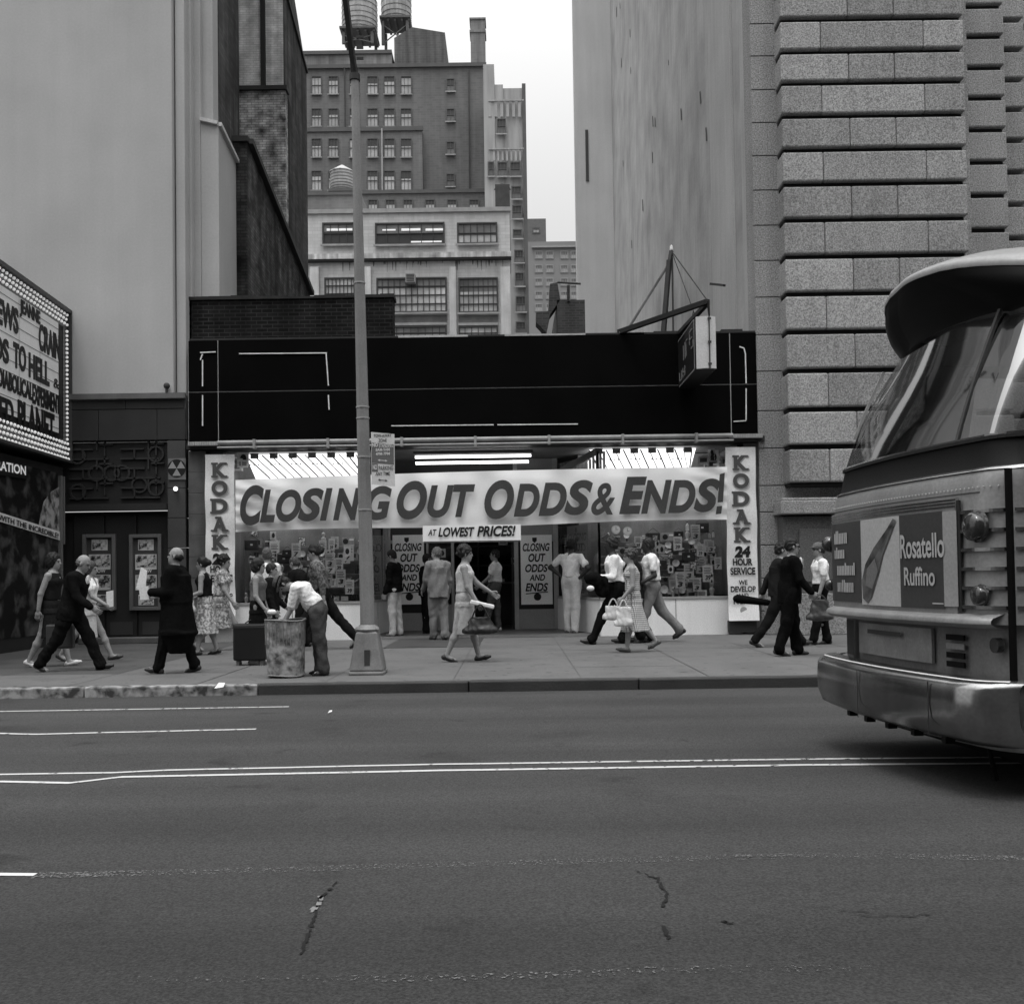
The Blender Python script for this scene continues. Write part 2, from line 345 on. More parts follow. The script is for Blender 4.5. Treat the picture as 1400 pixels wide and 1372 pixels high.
def crack(pts, wd, nm='road_crack', mat=None):
    b = MB(); prev = None; Q = []
    for (u, v), (u2, v2) in zip(pts, pts[1:]):
        n = 7
        for i in range(n): t = i / n; Q.append((u + (u2 - u) * t + random.uniform(-3, 3), v + (v2 - v) * t + random.uniform(-1.5, 1.5)))
    P = [gnd(u, v, ROADZ + .005) for u, v in Q]
    for i in range(len(P) - 1):
        if random.random() < .22: continue
        a, c = P[i], P[i + 1]; d = Vector((c - a)); n = Vector((-d.y, d.x, 0)).normalized() * wd * random.uniform(.3, 1); n2 = n * random.uniform(.5, 1.2)
        b.add([a - n, a + n, c + n2, c - n2], [(0, 1, 2, 3)])
    return struct(b.build(nm, mat or M('crack_tar', .008, .9)))
crack([(458, 1205), (436, 1232), (426, 1262), (418, 1285), (410, 1306)], .011)
crack([(872, 1190), (900, 1200), (912, 1222), (905, 1240)], .010)
crack([(908, 1265), (918, 1290)], .010)
crack([(440, 1225), (425, 1250)], .014, mat=M('crack_pale', .18, .9))
crack([(1165, 1250), (1240, 1252), (1280, 1246)], .004); crack([(985, 1258), (1003, 1262)], .009); crack([(1100, 1238), (1180, 1245), (1240, 1262)], .003)
# litter on the pavement edge and road
lit = M('paper_white', .75, .8, .05)
for k, (u, v, sz, zz) in enumerate([(315, 947, .08, ROADZ), (451, 975, .02, ROADZ), (300, 941, .05, .01), (268, 946, .04, ROADZ)]):
    g = gnd(u, v, zz); b = MB(); b.add([g + Vector((-sz, -sz * .6, .006)), g + Vector((sz, -sz * .4, .02)), g + Vector((sz * 1.1, sz * .7, .012 + sz)), g + Vector((-sz * .3, sz * .6, .006 + sz * 1.2)), g + Vector((0, 0, .03))], [(0, 1, 4), (1, 2, 4), (2, 3, 4), (3, 0, 4)])
    if k < 2: tag(b.build('paper_scrap', lit, loc=g), ['crumpled white paper scrap in the gutter by the trash basket', 'tiny white scrap lying on the far traffic lane'][k], 'litter')
    elif k < 4: tag(b.build('paper_scrap', lit, loc=g), ['small scrap on the top of the pale kerb', 'small scrap in the gutter under the pale kerb'][k - 2], 'litter')
    else: tag(b.build('paper_scrap', lit, loc=g), 'tiny pale speck of litter on the open near roadway', 'litter', 'specks on the roadway')
# ------------------------------------------------------------------ far buildings
def wall_box(name, u0, v0, u1, v1, Y, depth, mat, parent, zbot=0.0, mats=None):
    x0, x1, _, z1 = rect(u0, v0, u1, v1, Y); b = MB(); b.box(x0, x1, Y, Y + depth, zbot, z1); return b.build(name, mats or mat, parent), (x0, x1, z1)
W_DARK = M('window_dark', .03, .3, .3, .6, spec=.6); W_LIGHT = M('window_blind', .44, .5, .35, .35, spec=.4); W_MID = M('window_mid', .14, .25, .4, .4, spec=.6)  # blind tone pulled toward grey as part of the painted haze
W_FRAME = M('window_frame', .10, .7); W_PALEFR = M('window_frame_pale', .3, .7); SILL = M('stone_sill', .32, .8, .2)
def bwin(par, u0, v0, u1, v1, Y, nx=3, ny=2, lower=.45, fr=.06, frame=W_FRAME, sill=True, mats=(W_DARK, W_LIGHT), open_=0):
    """a sash window standing proud of the wall at depth Y: frame part, pane sub-part"""
    x0, x1, z0, z1 = rect(u0, v0, u1, v1, Y); w_, h_ = x1 - x0, z1 - z0
    b = MB(); d = .14
    b.box(x0, x0 + fr, Y - d, Y, z0, z1); b.box(x1 - fr, x1, Y - d, Y, z0, z1); b.box(x0 + fr, x1 - fr, Y - d, Y, z1 - fr, z1); b.box(x0 + fr, x1 - fr, Y - d, Y, z0, z0 + fr)
    t = fr * .45
    for i in range(1, nx): xx = x0 + w_ * i / nx; b.box(xx - t / 2, xx + t / 2, Y - d + .02, Y - .06, z0 + fr, z1 - fr)
    for j in range(1, ny): zz = z0 + h_ * j / ny; b.box(x0 + fr, x1 - fr, Y - d + .01, Y - .055, zz - t / 2, zz + t / 2)
    if sill: b.box(x0 - fr, x1 + fr, Y - d - .1, Y - d - .005, z0 - fr * 1.2, z0, 1)
    L = (( x0 + x1) / 2, Y, z0); 
    fo = b.build('window', [frame, SILL], par)
    p = MB(); zs = z0 + h_ * lower
    p.add([(x0 + fr, Y - .05, z0 + fr), (x1 - fr, Y - .05, z0 + fr), (x1 - fr, Y - .05, zs), (x0 + fr, Y - .05, zs)], [(0, 1, 2, 3)], 1)
    if zs < z1 - fr - .02: p.add([(x0 + fr, Y - .05, zs), (x1 - fr, Y - .05, zs), (x1 - fr, Y - .05, z1 - fr), (x0 + fr, Y - .05, z1 - fr)], [(0, 1, 2, 3)], 0)
    if open_: p.add([(x0 + fr, Y - .045, z0 + fr), (x1 - fr, Y - .045, z0 + fr), (x1 - fr, Y - .045, z0 + fr + h_ * open_), (x0 + fr, Y - .045, z0 + fr + h_ * open_)], [(0, 1, 2, 3)], 0); 
    po = p.build('pane', list(mats), fo); return fo
# D: tall dark brick loft building with the roof tanks
YD = 85.0
D = thing('loft_building', 'tall dark brick loft building with rows of sash windows and roof tanks behind the shop', 'building', (at(540, 300, YD).x, YD, 0))
mD = brick('brick_far_dark', .14, .165, .17, .5, .2, .18, .10, .12, .02)  # dark brick lifted in colour to imitate distance haze
_, (dx0, dx1, dz1) = wall_box('wall', 380, 92, 665, 300, YD, 22, mD, D)
b = MB(); x0, x1, z0, z1 = rect(372, 67, 535, 92, YD); b.box(x0, x1, YD + .5, YD + 12, z0 - .2, z1); b.box(x0, x1, YD + .35, YD + .5, z1 - .25, z1 + .05, 1)
x0b, x1b, z0b, z1b = rect(380, 90, 665, 94, YD); b.box(x0b, x1b, YD - .25, YD, z0b, z1b + .05, 1)
x0c, x1c, z0c, z1c = rect(608, 84, 643, 92, YD); b.box(x0c, x1c, YD + .3, YD + 10, z0c, z1c, 0)
b.build('parapet', [brick('brick_far_light', .17, .2, .2, .5, .2, .3, .3, .15, .02), M('coping', .10)], D)
b = MB(); x0, x1, z0, z1 = rect(538, 40, 608, 96, YD); zt = at(565, 32, YD).z
b.poly([(x0, YD + .6, z0), (x1, YD + .6, z0), (x1, YD + .6, z1), (x0 + (x1 - x0) * .35, YD + .6, zt), (x0, YD + .6, z1 - .4)][::-1], (0, 9, 0)); b.build('stair_tower', brick('brick_far_mid', .10, .12, .13, .5, .2, .2, .3, .15, .02), D, fixn=True)
b = MB(); x0, x1, z0, z1 = rect(643, 20, 663, 92, YD); b.box(x0, x1, YD + .8, YD + 2.2, z0, z1); b.box(x0 - .08, x1 + .08, YD + .72, YD + 2.28, z1 - 1.1, z1 - .9); b.box(x0 - .08, x1 + .08, YD + .72, YD + 2.28, z1, z1 + .15, 0)
b.build('chimney', brick('brick_far_light', .17, .2, .2), D)
# projecting lower wing edge lines and downpipes
b = MB(); x0, x1, z0, z1 = rect(380, 176, 577, 178, YD - .8); b.box(x0, x1, YD - .7, YD, 0, z0); b.box(x0, x1 + .1, YD - .85, YD - .7, z0 - .1, z1 + .12, 1)
b.build('front_wing', [mD, M('coping', .1)], D)
b = MB(); x0, x1, z0, z1 = rect(380, 262, 668, 264, YD - 3.1); b.box(x0, x1, YD - 3.0, YD - .7, 0, z0); b.box(x0, x1 + .15, YD - 3.15, YD - 3.0, z0 - .05, z1 + .12, 1)
b.build('low_wing', [mD, M('coping', .1)], D)
for (u, va, vb, yo, m) in ((522, 176, 282, .8, M('pipe_pale', .35)), (471, 94, 176, .1, M('pipe_dark', .06)), (641, 96, 262, .1, M('pipe_dark', .06))):
    b = MB(); b.tube(at(u, va, YD - yo - .1), at(u + 1, vb, YD - yo - .1), .07, n=6); b.build('downpipe', m, D)
wc = [(426, 440), (449, 463), (478, 491), (502, 517), (525, 540), (548, 563)]
for (va, vb, yo) in ((105, 130, 0), (149, 174, 0), (190, 216, .7), (234, 261, .7)):
    for i, (a, c) in enumerate(wc):
        if i == 2 and va > 220: continue
        lw = random.choice([.6, .65, .7, .75, .9]); bwin(D, a, va, c, vb, YD - yo, 3, 2, lw, .055, open_=random.choice([0, 0, .2, .28]))
for va in (108, 149, 194, 238): bwin(D, 610, va, 622, va + 18, YD, 2, 2, .55, .08, mats=(W_DARK, W_MID))
for a in (503, 527, 551, 581, 611, 641): bwin(D, a, 273, a + 14, 288, YD - 3.0, 3, 1, .5, .08)
# roof tanks
def tank(name, label, uc, vt, vb, wpx, Y, legs_v=None, roof=False, zroof=None, tall=None):
    c = at(uc, vb, Y); zt = at(uc, vt, Y).z; r = wpx / 2 * Y / FL; h = zt - c.z; zl = at(uc, legs_v, Y).z if legs_v else c.z - .5
    t = thing(name, label, 'water tank', (c.x, Y, zl))
    b = MB(); n = 36; prof = [(0, 0), (r * .97, 0), (r, h * .5), (r * .98, h), (0, h)]
    b.lathe((c.x, Y, c.z), prof, n); b.build('barrel', M('tank_wood', .34, .85, .3, 2, streak=.3), t, smooth=True)
    b = MB(); k = 7
    for i in range(k):
        z = h * (.04 + .9 * (i / (k - 1)) ** 1.15); b.lathe((c.x, Y, c.z + z), [(r * 1.0, 0), (r * 1.012, .02), (r * 1.012, .06), (r * 1.0, .08)], n)
    b.build('hoop', M('tank_hoop', .14, .6), t)
    if roof:
        b = MB(); b.lathe((c.x, Y, zt), [(r * 1.06, -.05), (r * 1.06, 0), (r * .1, r * .62), (0, r * .66)], 12); b.build('roof', M('tank_roof', .45, .7, .2), t)
    b = MB(); b.box(c.x - r * 1.0, c.x + r * 1.0, Y - r, Y + r, c.z - .2, c.z - .02)
    for i in range(5 if legs_v else 0): xx = c.x + r * (-.9 + .45 * i); b.box(xx - .09, xx + .09, Y - r * .9, Y + r * .9, c.z - .42, c.z - .2)
    b.build('platform', M('tank_frame', .10, .7), t)
    if legs_v:
        for (sx, sy) in ((-1, -1), (1, -1), (-1, 1), (1, 1)):
            b = MB(); b.box(c.x + sx * r * .8 - .12, c.x + sx * r * .8 + .12, Y + sy * r * .8 - .12, Y + sy * r * .8 + .12, zl, c.z - .42); b.build('leg', M('tank_frame', .10, .7), t)
        b = MB(); b.bar((c.x - r * .8, Y - r * .8, zl + .1), (c.x + r * .8, Y - r * .8, c.z - .7), .08); b.bar((c.x + r * .8, Y - r * .8, zl + .1), (c.x - r * .8, Y - r * .8, c.z - .7), .08); b.build('brace', M('tank_frame', .10, .7), t)
    return t
tank('roof_tank', 'left wooden water tank on stilts above the dark brick loft building', 492, 3, 48, 49, YD + 4, 70)
tank('roof_tank', 'right wooden water tank cut by the frame top beside the brick stair tower', 542, -22, 32, 42, YD + 6, 70)
tank('roof_tank', 'small wooden tank with pale conical roof behind the pale office building', 468, 236, 263, 33, 66, roof=True)
x0, x1, z0, z1 = rect(405, 265, 494, 292, 64); b = MB(); b.box(x0, x1, 64, 69, z0 - 8, z1); b.box(x0 - .05, x1 + .05, 63.9, 64, z1 - .1, z1 + .08, 1); tag(b.build('roof_penthouse', [brick('brick_far_dark', .14, .165, .17), M('coping', .1)], loc=(x0, 64, z0 - 8)), 'low dark brick penthouse under the small tank behind the pale office roof', 'roof house')
# E: pale brick office block with industrial windows
YE = 60.0
E = thing('office_block', 'pale low office block with wide steel windows and a stained band', 'building', (at(560, 400, YE).x, YE, 0))
mE = brick('brick_pale', .49, .56, .46, .6, .2, .08, .10, .4, .015)  # pale brick dulled so haze sits in its colour
x0, x1, z0, z1 = rect(395, 289, 698, 470, YE); b = MB(); b.box(x0, x1, YE, YE + 14, 0, z1); b.build('wall', mE, E)
b = MB(); b.box(x0, x1 + .1, YE - .12, YE, z1 - .1, z1 + .15); b.build('coping', M('stone_sill', .32), E)
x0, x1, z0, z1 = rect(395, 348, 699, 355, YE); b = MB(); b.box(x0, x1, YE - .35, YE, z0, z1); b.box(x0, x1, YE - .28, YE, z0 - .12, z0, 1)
x0, x1, z0, z1 = rect(395, 356, 699, 376, YE)
for k in range(46):
    xx = random.uniform(x0 + 3, x1 - .5); L_ = random.uniform(.1, .75); ww = random.uniform(.04, .14); b.add([(xx, YE - .012, z1 + .05), (xx + ww, YE - .012, z1 + .05), (xx + ww * .6, YE - .012, z1 - L_), (xx + ww * .3, YE - .012, z1 - L_)], [(0, 3, 2, 1)], 2)
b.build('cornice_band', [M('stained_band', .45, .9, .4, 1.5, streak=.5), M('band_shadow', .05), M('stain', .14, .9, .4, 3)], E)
W_OFF = M('office_glass', .16, .3, .6, .5, spec=.6); W_OFF2 = M('office_glass_pale', .5, .35, .5, .7, spec=.5)
for (a, va, c, vb, nx, ny, ms, lo) in ((441, 305, 485, 335, 4, 2, (W_OFF, W_DARK), .6), (513, 305, 608, 335, 6, 2, (W_OFF, W_DARK), .5), (625, 305, 680, 334, 6, 2, (W_OFF, W_OFF2), .4),
        (444, 380, 486, 424, 8, 4, (W_OFF2, W_OFF), .5), (515, 380, 611, 428, 12, 4, (W_OFF, W_OFF2), .7), (627, 380, 681, 428, 8, 4, (W_OFF, W_OFF2), .6),
        (513, 446, 611, 475, 10, 3, (W_OFF, W_OFF2), .6), (627, 446, 681, 475, 6, 3, (W_OFF2, W_OFF), .5)):
    bwin(E, a, va, c, vb, YE, nx, ny, lo, .09, frame=M('steel_sash', .05, .5), mats=ms)
# piers between lower windows, spandrels, ac unit, inner tube lights
b = MB()
for (u0, u1) in ((425, 437), (492, 508), (615, 624), (685, 698)): x0, x1, z0, z1 = rect(u0, 366, u1, 470, YE); b = MB(); b.box(x0, x1, YE - .22, YE, 0, z1); b.build('pier', M('pier_stone', .52, .9, .2, 1, streak=.2), E)
b = MB()
for (a, c) in ((515, 611), (627, 681)): x0, x1, z0, z1 = rect(a, 432, c, 442, YE); b.box(x0, x1, YE - .1, YE, z0, z1, 0); b.box(x0, x1, YE - .16, YE, z1, z1 + .15, 1); b.box(x0, x1, YE - .16, YE, z0 - .15, z0, 1)
b.build('spandrel', [M('spandrel_dark', .12, .8, .3), M('stone_sill', .32)], E)
x0, x1, z0, z1 = rect(556, 379, 569, 390, YE); b = MB(); b.box(x0, x1, YE - .7, YE - .15, z0, z1)
for i in range(5): b.box(x0 + .05, x1 - .05, YE - .72, YE - .7, z0 + .06 + i * .09, z0 + .1 + i * .09, 1)
tag(b.build('air_conditioner', [M('metal_grey', .3), M('metal_dark', .05)], loc=(x0, YE - .4, z0)), 'window air conditioner jutting from the wide middle window of the pale office block', 'air conditioner')
b = MB()
for (a, va, c, vb) in ((447, 313, 482, 316), (523, 314, 541, 316), (549, 313, 575, 316), (582, 313, 606, 316), (562, 330, 604, 332)): x0, x1, z0, z1 = rect(a, va, c, vb, YE); b = MB(); b.box(x0, x1, YE - .09, YE - .065, z0, z1); b.build('ceiling_light', M('office_tube', .8, emit=.35), E)
# F: light stone tower
YT = 78.0
T = thing('stone_tower', 'narrow light stone tower with a stepped top right of the dark brick block', 'building', (at(695, 300, YT).x, YT, 0))
mF = M('tower_stone', .34, .85, .12, .3, streak=.2, bump=.1)  # stone tone lowered, haze painted into the colour
b = MB()
for (a, v, c, d0) in ((663, 88, 678, 0), (663, 115, 690, .1), (690, 119, 718, .2)): x0, x1, z0, z1 = rect(a, v, c, 455, YT); b.box(x0, x1, YT + d0, YT + 14, 0, z1)
b.build('wall', mF, T)
b = MB(); x0, x1, z0, z1 = rect(716, 115, 721, 455, YT); b.box(x0, x1, YT - .1, YT + 14, 0, z1); b.build('corner_strip', M('tower_edge', .10), T)
b = MB()
for (st, w_, va, vb) in ((8, 4, 139, 160), (6, 2.5, 205, 220)):
    b = MB()
    for u in range(668, 716, st): x0, x1, z0, z1 = rect(u, va, u + w_, vb, YT); b.box(x0, x1, YT - .04, YT, z0, z1)
    x0, x1, z0, z1 = rect(668, va - 2, 716, va, YT); b.box(x0, x1, YT - .11, YT, z0, z1); b.build('fluted_band', M('tower_stone', .34), T)
for (a, va, c, vb) in ((679, 163, 692, 184), (667, 222, 676, 242), (680, 222, 694, 242), (697, 222, 712, 242), (699, 255, 713, 273), (700, 281, 714, 300), (701, 314, 714, 327), (703, 342, 716, 360), (704, 373, 717, 392), (705, 405, 719, 427), (705, 440, 719, 456)):
    bwin(T, a, va, c, vb, YT, 3, 2, .5, .08, mats=(W_DARK, W_MID))
x0, x1, z0, z1 = rect(677, 248, 697, 284, 70); b = MB(); b.box(x0, x1, 70, 72, z0 - 4, z1 - .2); b.lathe(((x0 + x1) / 2, 71, z1 - .2), [((x1 - x0) / 2, 0), ((x1 - x0) / 2 * .7, .3), (0, .4)], 4, sx=1.2, sy=1.2)
tag(b.build('roof_vent', M('vent_dark', .05, .8, .3), loc=(x0, 71, z0 - 4)), 'dark boxy roof housing at the right end of the pale office roof', 'roof housing')
x0, x1, z0, z1 = rect(700, 360, 722, 460, YE + 3); 
# G: hazy distant blocks in the gap
YG = 190.0
G = thing('distant_block', 'hazy distant office block low in the sky gap', 'building', (at(760, 400, YG).x, YG, 0))
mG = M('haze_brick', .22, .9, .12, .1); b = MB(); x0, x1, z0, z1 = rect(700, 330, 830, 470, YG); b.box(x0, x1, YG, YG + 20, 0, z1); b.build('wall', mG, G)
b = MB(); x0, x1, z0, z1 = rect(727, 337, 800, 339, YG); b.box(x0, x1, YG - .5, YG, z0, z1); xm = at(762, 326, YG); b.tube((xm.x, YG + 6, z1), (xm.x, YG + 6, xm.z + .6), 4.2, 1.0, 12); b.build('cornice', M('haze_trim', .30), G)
for r_, v in enumerate((343, 362, 380, 398, 415)):
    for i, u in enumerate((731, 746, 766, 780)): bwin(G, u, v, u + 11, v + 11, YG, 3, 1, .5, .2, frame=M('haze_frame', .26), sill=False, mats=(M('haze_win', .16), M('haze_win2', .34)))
G2 = thing('distant_block', 'small hazy far block with one window rising left of the sky gap', 'building', (at(737, 320, YG + 30).x, YG + 30, 0))
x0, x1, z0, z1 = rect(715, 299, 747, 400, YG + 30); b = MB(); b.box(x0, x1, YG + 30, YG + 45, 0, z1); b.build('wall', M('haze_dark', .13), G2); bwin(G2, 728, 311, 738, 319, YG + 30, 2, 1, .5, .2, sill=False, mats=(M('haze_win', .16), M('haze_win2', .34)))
# small dark roof structures just behind the shop roof at right
YR = 30.0
x0, x1, z0, z1 = rect(762, 410, 800, 470, YR); b = MB(); b.box(x0, x1, YR, YR + 5, z0 - 4, z1)
b.poly([at(752, 388, YR), at(762, 386, YR), at(766, 410, YR), at(752, 430, YR), at(747, 455, YR), at(733, 440, YR), at(733, 427, YR), at(750, 425, YR)], (0, .6, 0))
b.tube(at(762, 386, YR), at(794, 388, YR), .03, n=6); b.tube(at(777, 390, YR), at(777, 412, YR), .05, n=6)
tag(b.build('roof_shed', brick('brick_shed', .06, .09, .1), fixn=True, loc=(x0, YR, z0 - 4)), 'dark brick roof shed with a crooked flue behind the right of the shop roof', 'roof shed')
# ------------------------------------------------------------------ left group: theatre building and brick neighbours
stu = M('stucco_light', .41, .88, .12, .5, bump=.06, bscale=60, streak=.035, fine=.05, fscale=25)
TH = thing('theatre_building', 'large building with plain light stucco front above dark theatre doors', 'building', (at(150, 880, YF).x, YF, 0))
XE = at(252, 500, YF).x
zl = at(150, 541, YF).z; xg = at(236, 270, YF).x; x0 = -22
b = MB(); b.box(x0, xg, YF, YF + 1, zl, 34); b.box(xg + .02, XE, YF + .12, YF + 1, zl, 34)
# stepped folds going back
for (ua, ub, dy) in ((252, 262, .35), (262, 275, .55)): b.box(at(ua, 300, YF + dy).x, at(ub, 300, YF + dy).x, YF + dy, YF + dy + 1, 5, 34)
b.box(x0, XE + .1, YF + 1, YF + 3, zl, 34)
XA = at(298, 300, 21.6).x
b.box(at(274, 300, 21.5).x, XA, 21.3, 21.7, 5, 34)
b.build('stucco_wall', stu, TH, bevel=.02)
# slanted annex: front face 275-300 top v165, side runs back to u322
b = MB(); Ya, Yb = 21.15, 22.75; xa0, xa1 = at(275, 250, Ya).x, at(299, 250, Ya).x; za = at(280, 166, Ya).z; zb = at(322, 222, Yb).z
xb1 = at(323, 300, Yb).x
b.hexa([(xa0, Ya, 4.5), (xa1, Ya, 4.5), (xb1, Yb, 4.5), (xa0, Yb, 4.5)], [(xa0, Ya, za), (xa1, Ya, za - .1), (xb1, Yb, zb), (xa0, Yb, zb + .5)])
b.build('annex', stu, TH)
b = MB(); b.bar((xa0, Ya - .02, za + .03), (xa1, Ya - .02, za - .06), .12, .07); b.bar((xa1 + .01, Ya, za - .06), (xb1 + .02, Yb, zb + .02), .12, .08); b.build('annex_coping', M('coping_pale', .5), TH)
# dark brick side wall above it
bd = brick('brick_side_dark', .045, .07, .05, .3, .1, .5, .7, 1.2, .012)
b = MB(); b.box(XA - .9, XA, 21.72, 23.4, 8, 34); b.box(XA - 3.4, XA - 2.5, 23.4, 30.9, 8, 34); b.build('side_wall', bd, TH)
# ledge and dark stone fascia
b = MB(); xs0 = x0; xP = at(257, 700, YF).x
b.box(xs0, xP - .02, YF - .1, YF - .005, zl - .08, zl + .03); b.build('ledge', M('ledge_dark', .12, .8, .3), TH)
dk = M('dark_stone', .030, .75, .2, 1.5, fine=.1, spec=.3); zf = at(150, 602, YF).z
b = MB(); xx = [-14.2 + 1.18 * i for i in range(7)]; xx = [x for x in xx if x < xP - .2] + [xP - .03]; zj = at(150, 560, YF).z
for row in ((zl - .09, zj + .01), (zj - .01, zf)):
    X = xx if row[0] < zl - .2 else [x + .55 for x in xx[:-1]] + [xx[-1]]
    X = [-16] + X
    for a, c in zip(X, X[1:]):
        if c - a > .05: b.box(a + .006, c - .006, YF - .03, YF + .2, row[1], row[0])
b.box(-16, xP - .03, YF, YF + .3, zf, zl - .1, 1); b.build('stone_fascia', [dk, M('joint_pale', .12)], TH)
# pilaster with its joints
xq0, xq1, z0, z1 = rect(231, 602, 256, 880, YF)
b = MB(); hs = [0.0, .62, 1.25, 1.9, 2.5, 3.1, z1]
for a, c in zip(hs, hs[1:]): b.box(xq0, xP - .03, YF - .06, YF + .2, a + .006, c - .006)
b.build('pilaster', M('dark_stone_light', .06, .7, .2, 1.5, fine=.15), TH)
# grille panel
gx0, gx1, gz0, gz1 = rect(88, 604, 229, 688, YF)
gm = M('grille_metal', .018, .6, .3, 2, spec=.4); gl2 = M('grille_relief', .026, .5, .3, 3, spec=.5)
b = MB(); b.box(gx0 - 1.5, gx1, YF + .08, YF + .2, gz0, gz1)
gcx = (gx0 + gx1) / 2; gh = gz1 - gz0; gw = gx1 - gx0
def gb(x, z, w_, h_, k=1): b.box(x, x + w_, YF + .03, YF + .08, z, z + h_, k)
for row in range(6):
    for cx_ in range(2):
        bx = gx0 + .08 + cx_ * (gw / 2); z = gz0 + .1 + row * gh / 6.3; ln = (gw / 2 - .16)
        gb(bx, z, ln * (.55 if row % 2 else .9), .03); gb(bx + ln * (.62 if row % 2 else .3), z, .03, gh / 6.5); gb(bx + ln * .8, z + .08, .03, gh / 8)
        if row % 2: gb(bx + ln * .7, z + .1, ln * .3, .03)
for (cx_, cz) in ((.12, .78), (.12, .2), (.45, .5), (.55, .5), (.88, .8), (.88, .25), (.3, .5), (.72, .3)):
    C = Vector((gx0 + gw * cx_, YF + .05, gz0 + gh * cz)); n = 14
    for i in range(n):
        a0, a1 = 2 * math.pi * i / n, 2 * math.pi * (i + 1) / n; b.bar(C + Vector((math.cos(a0) * .15, 0, math.sin(a0) * .15)), C + Vector((math.cos(a1) * .15, 0, math.sin(a1) * .15)), .03, .04, 1)
b.build('grille_panel', [gm, gl2], TH)
b = MB(); x0_, x1_, z0, z1 = rect(90, 689, 230, 698, YF); b.box(x0_ - 1.5, x1_, YF - .12, YF + .08, z0, z1); b.build('door_head', M('ledge_mid', .025, .8), TH)
# doors
dx0_, dx1_, dz0_, dz1_ = rect(97, 702, 230, 874, YF); dm = M('door_dark', .018, .5, .3, 1.5, spec=.4)
b = MB(); b.box(dx0_ - 2, dx1_ + .02, YF + .14, YF + .25, .0, dz1_ + .05); b.build('door_panel', dm, TH)
for k in range(3):
    b = MB(); a = dx0_ + (dx1_ - dx0_) * k / 3; c = dx0_ + (dx1_ - dx0_) * (k + 1) / 3; b.box(a + .02, c - .02, YF + .09, YF + .14, .12, dz1_ - .02); dob = b.build('door', dm, TH, bevel=.01)
    b = MB(); b.box(a + .1, c - .1, YF + .08, YF + .09, .16, .42); b.build('kick_plate', M('kick', .04, .5), dob)
b = MB(); a, c, z0, z1 = rect(112, 873, 230, 884, YF - .1); b.box(a, c, YF - .3, YF + .1, 0, .12); b.build('door_step', M('step_stone', .09, .8, .25), TH, bevel=.015)
# poster frames with four stills each
def poster_case(u0, u1, label):
    a, c, z0, z1 = rect(u0, 730, u1, 834, YF); y = YF + .09
    t = thing('poster_case', label, 'poster case', ((a + c) / 2, y, z0)); fr = .07
    b = MB(); b.box(a, a + fr, y - .08, y - .002, z0, z1); b.box(c - fr, c, y - .08, y - .002, z0, z1); b.box(a + fr, c - fr, y - .08, y - .002, z0, z0 + fr); b.box(a + fr, c - fr, y - .08, y - .002, z1 - fr, z1); b.build('frame', M('case_frame', .11, .5, .2), t, bevel=.008)
    b = MB(); b.box(a + fr, c - fr, y - .02, y - .003, z0 + fr, z1 - fr); b.build('backboard', M('case_back', .045), t)
    W = c - a; H = z1 - z0
    for i, (zz, ww, hh) in enumerate(((.86, .48, .145), (.635, .66, .20), (.365, .66, .20), (.135, .48, .14))):
        b = MB(); cx_ = (a + c) / 2; b.box(cx_ - W * ww / 2, cx_ + W * ww / 2, y - .026, y - .021, z0 + H * (zz - hh / 2), z0 + H * (zz + hh / 2), 0)
        k = .012; b.box(cx_ - W * ww / 2 + k, cx_ + W * ww / 2 - k, y - .029, y - .0265, z0 + H * (zz - hh / 2) + (k if i in (0, 3) else .05), z0 + H * (zz + hh / 2) - k, 1)
        b.build('photo', [M('card_pale', .55, .6), picture('still_%d' % (i % 2), .02, .5, 13 + 3 * (i % 2), thr=.5, soft=.1)], t)
    b = MB(); b.text('NOW', ((a + c) / 2 - .12, y - .025, z0 + H * .495), XR, XU, .24, .07, bold=.03); b.build('lettering', M('card_pale', .55), t)
poster_case(112, 157, 'left framed case of film stills on the dark theatre doors')
poster_case(176, 220, 'right framed case of film stills on the dark theatre doors')
# fallout shelter sign
a, c, z0, z1 = rect(230, 627, 257, 656, YF); y = YF - .07
t = thing('shelter_sign', 'square shelter sign with black disc and three triangles on the theatre pilaster', 'sign', ((a + c) / 2, y, z0))
b = MB(); b.box(a + .03, c - .02, y - .015, y, z0, z1); b.build('plate', M('shelter_plate', .16, .6, .2, 6), t)
b = MB(); cx_, cz = (a + c) / 2, (z0 + z1) / 2 + .01; rr = (z1 - z0) * .43; n = 28
b.add([(cx_ + math.cos(2 * math.pi * i / n) * rr, y - .018, cz + math.sin(2 * math.pi * i / n) * rr) for i in range(n)], [tuple(range(n))])
b.build('disc', M('shelter_black', .015), t)
b = MB()
for k in range(3):
    a0 = R(-90 + 120 * k); q = rr * .93; 
    b.add([(cx_, y - .021, cz)] + [(cx_ + math.cos(a0 + s * R(30)) * q, y - .021, cz + math.sin(a0 + s * R(30)) * q) for s in (-1, 1)], [(0, 2, 1)] )
b2 = MB()
for vs in (b.v[i:i + 3] for i in range(0, 9, 3)):
    m_ = [Vector(p) for p in vs]; b2.add([m_[0], m_[1], m_[2]], [(0, 1, 2)])
b2.build('triangle_mark', M('shelter_yellow', .3, .6), t)
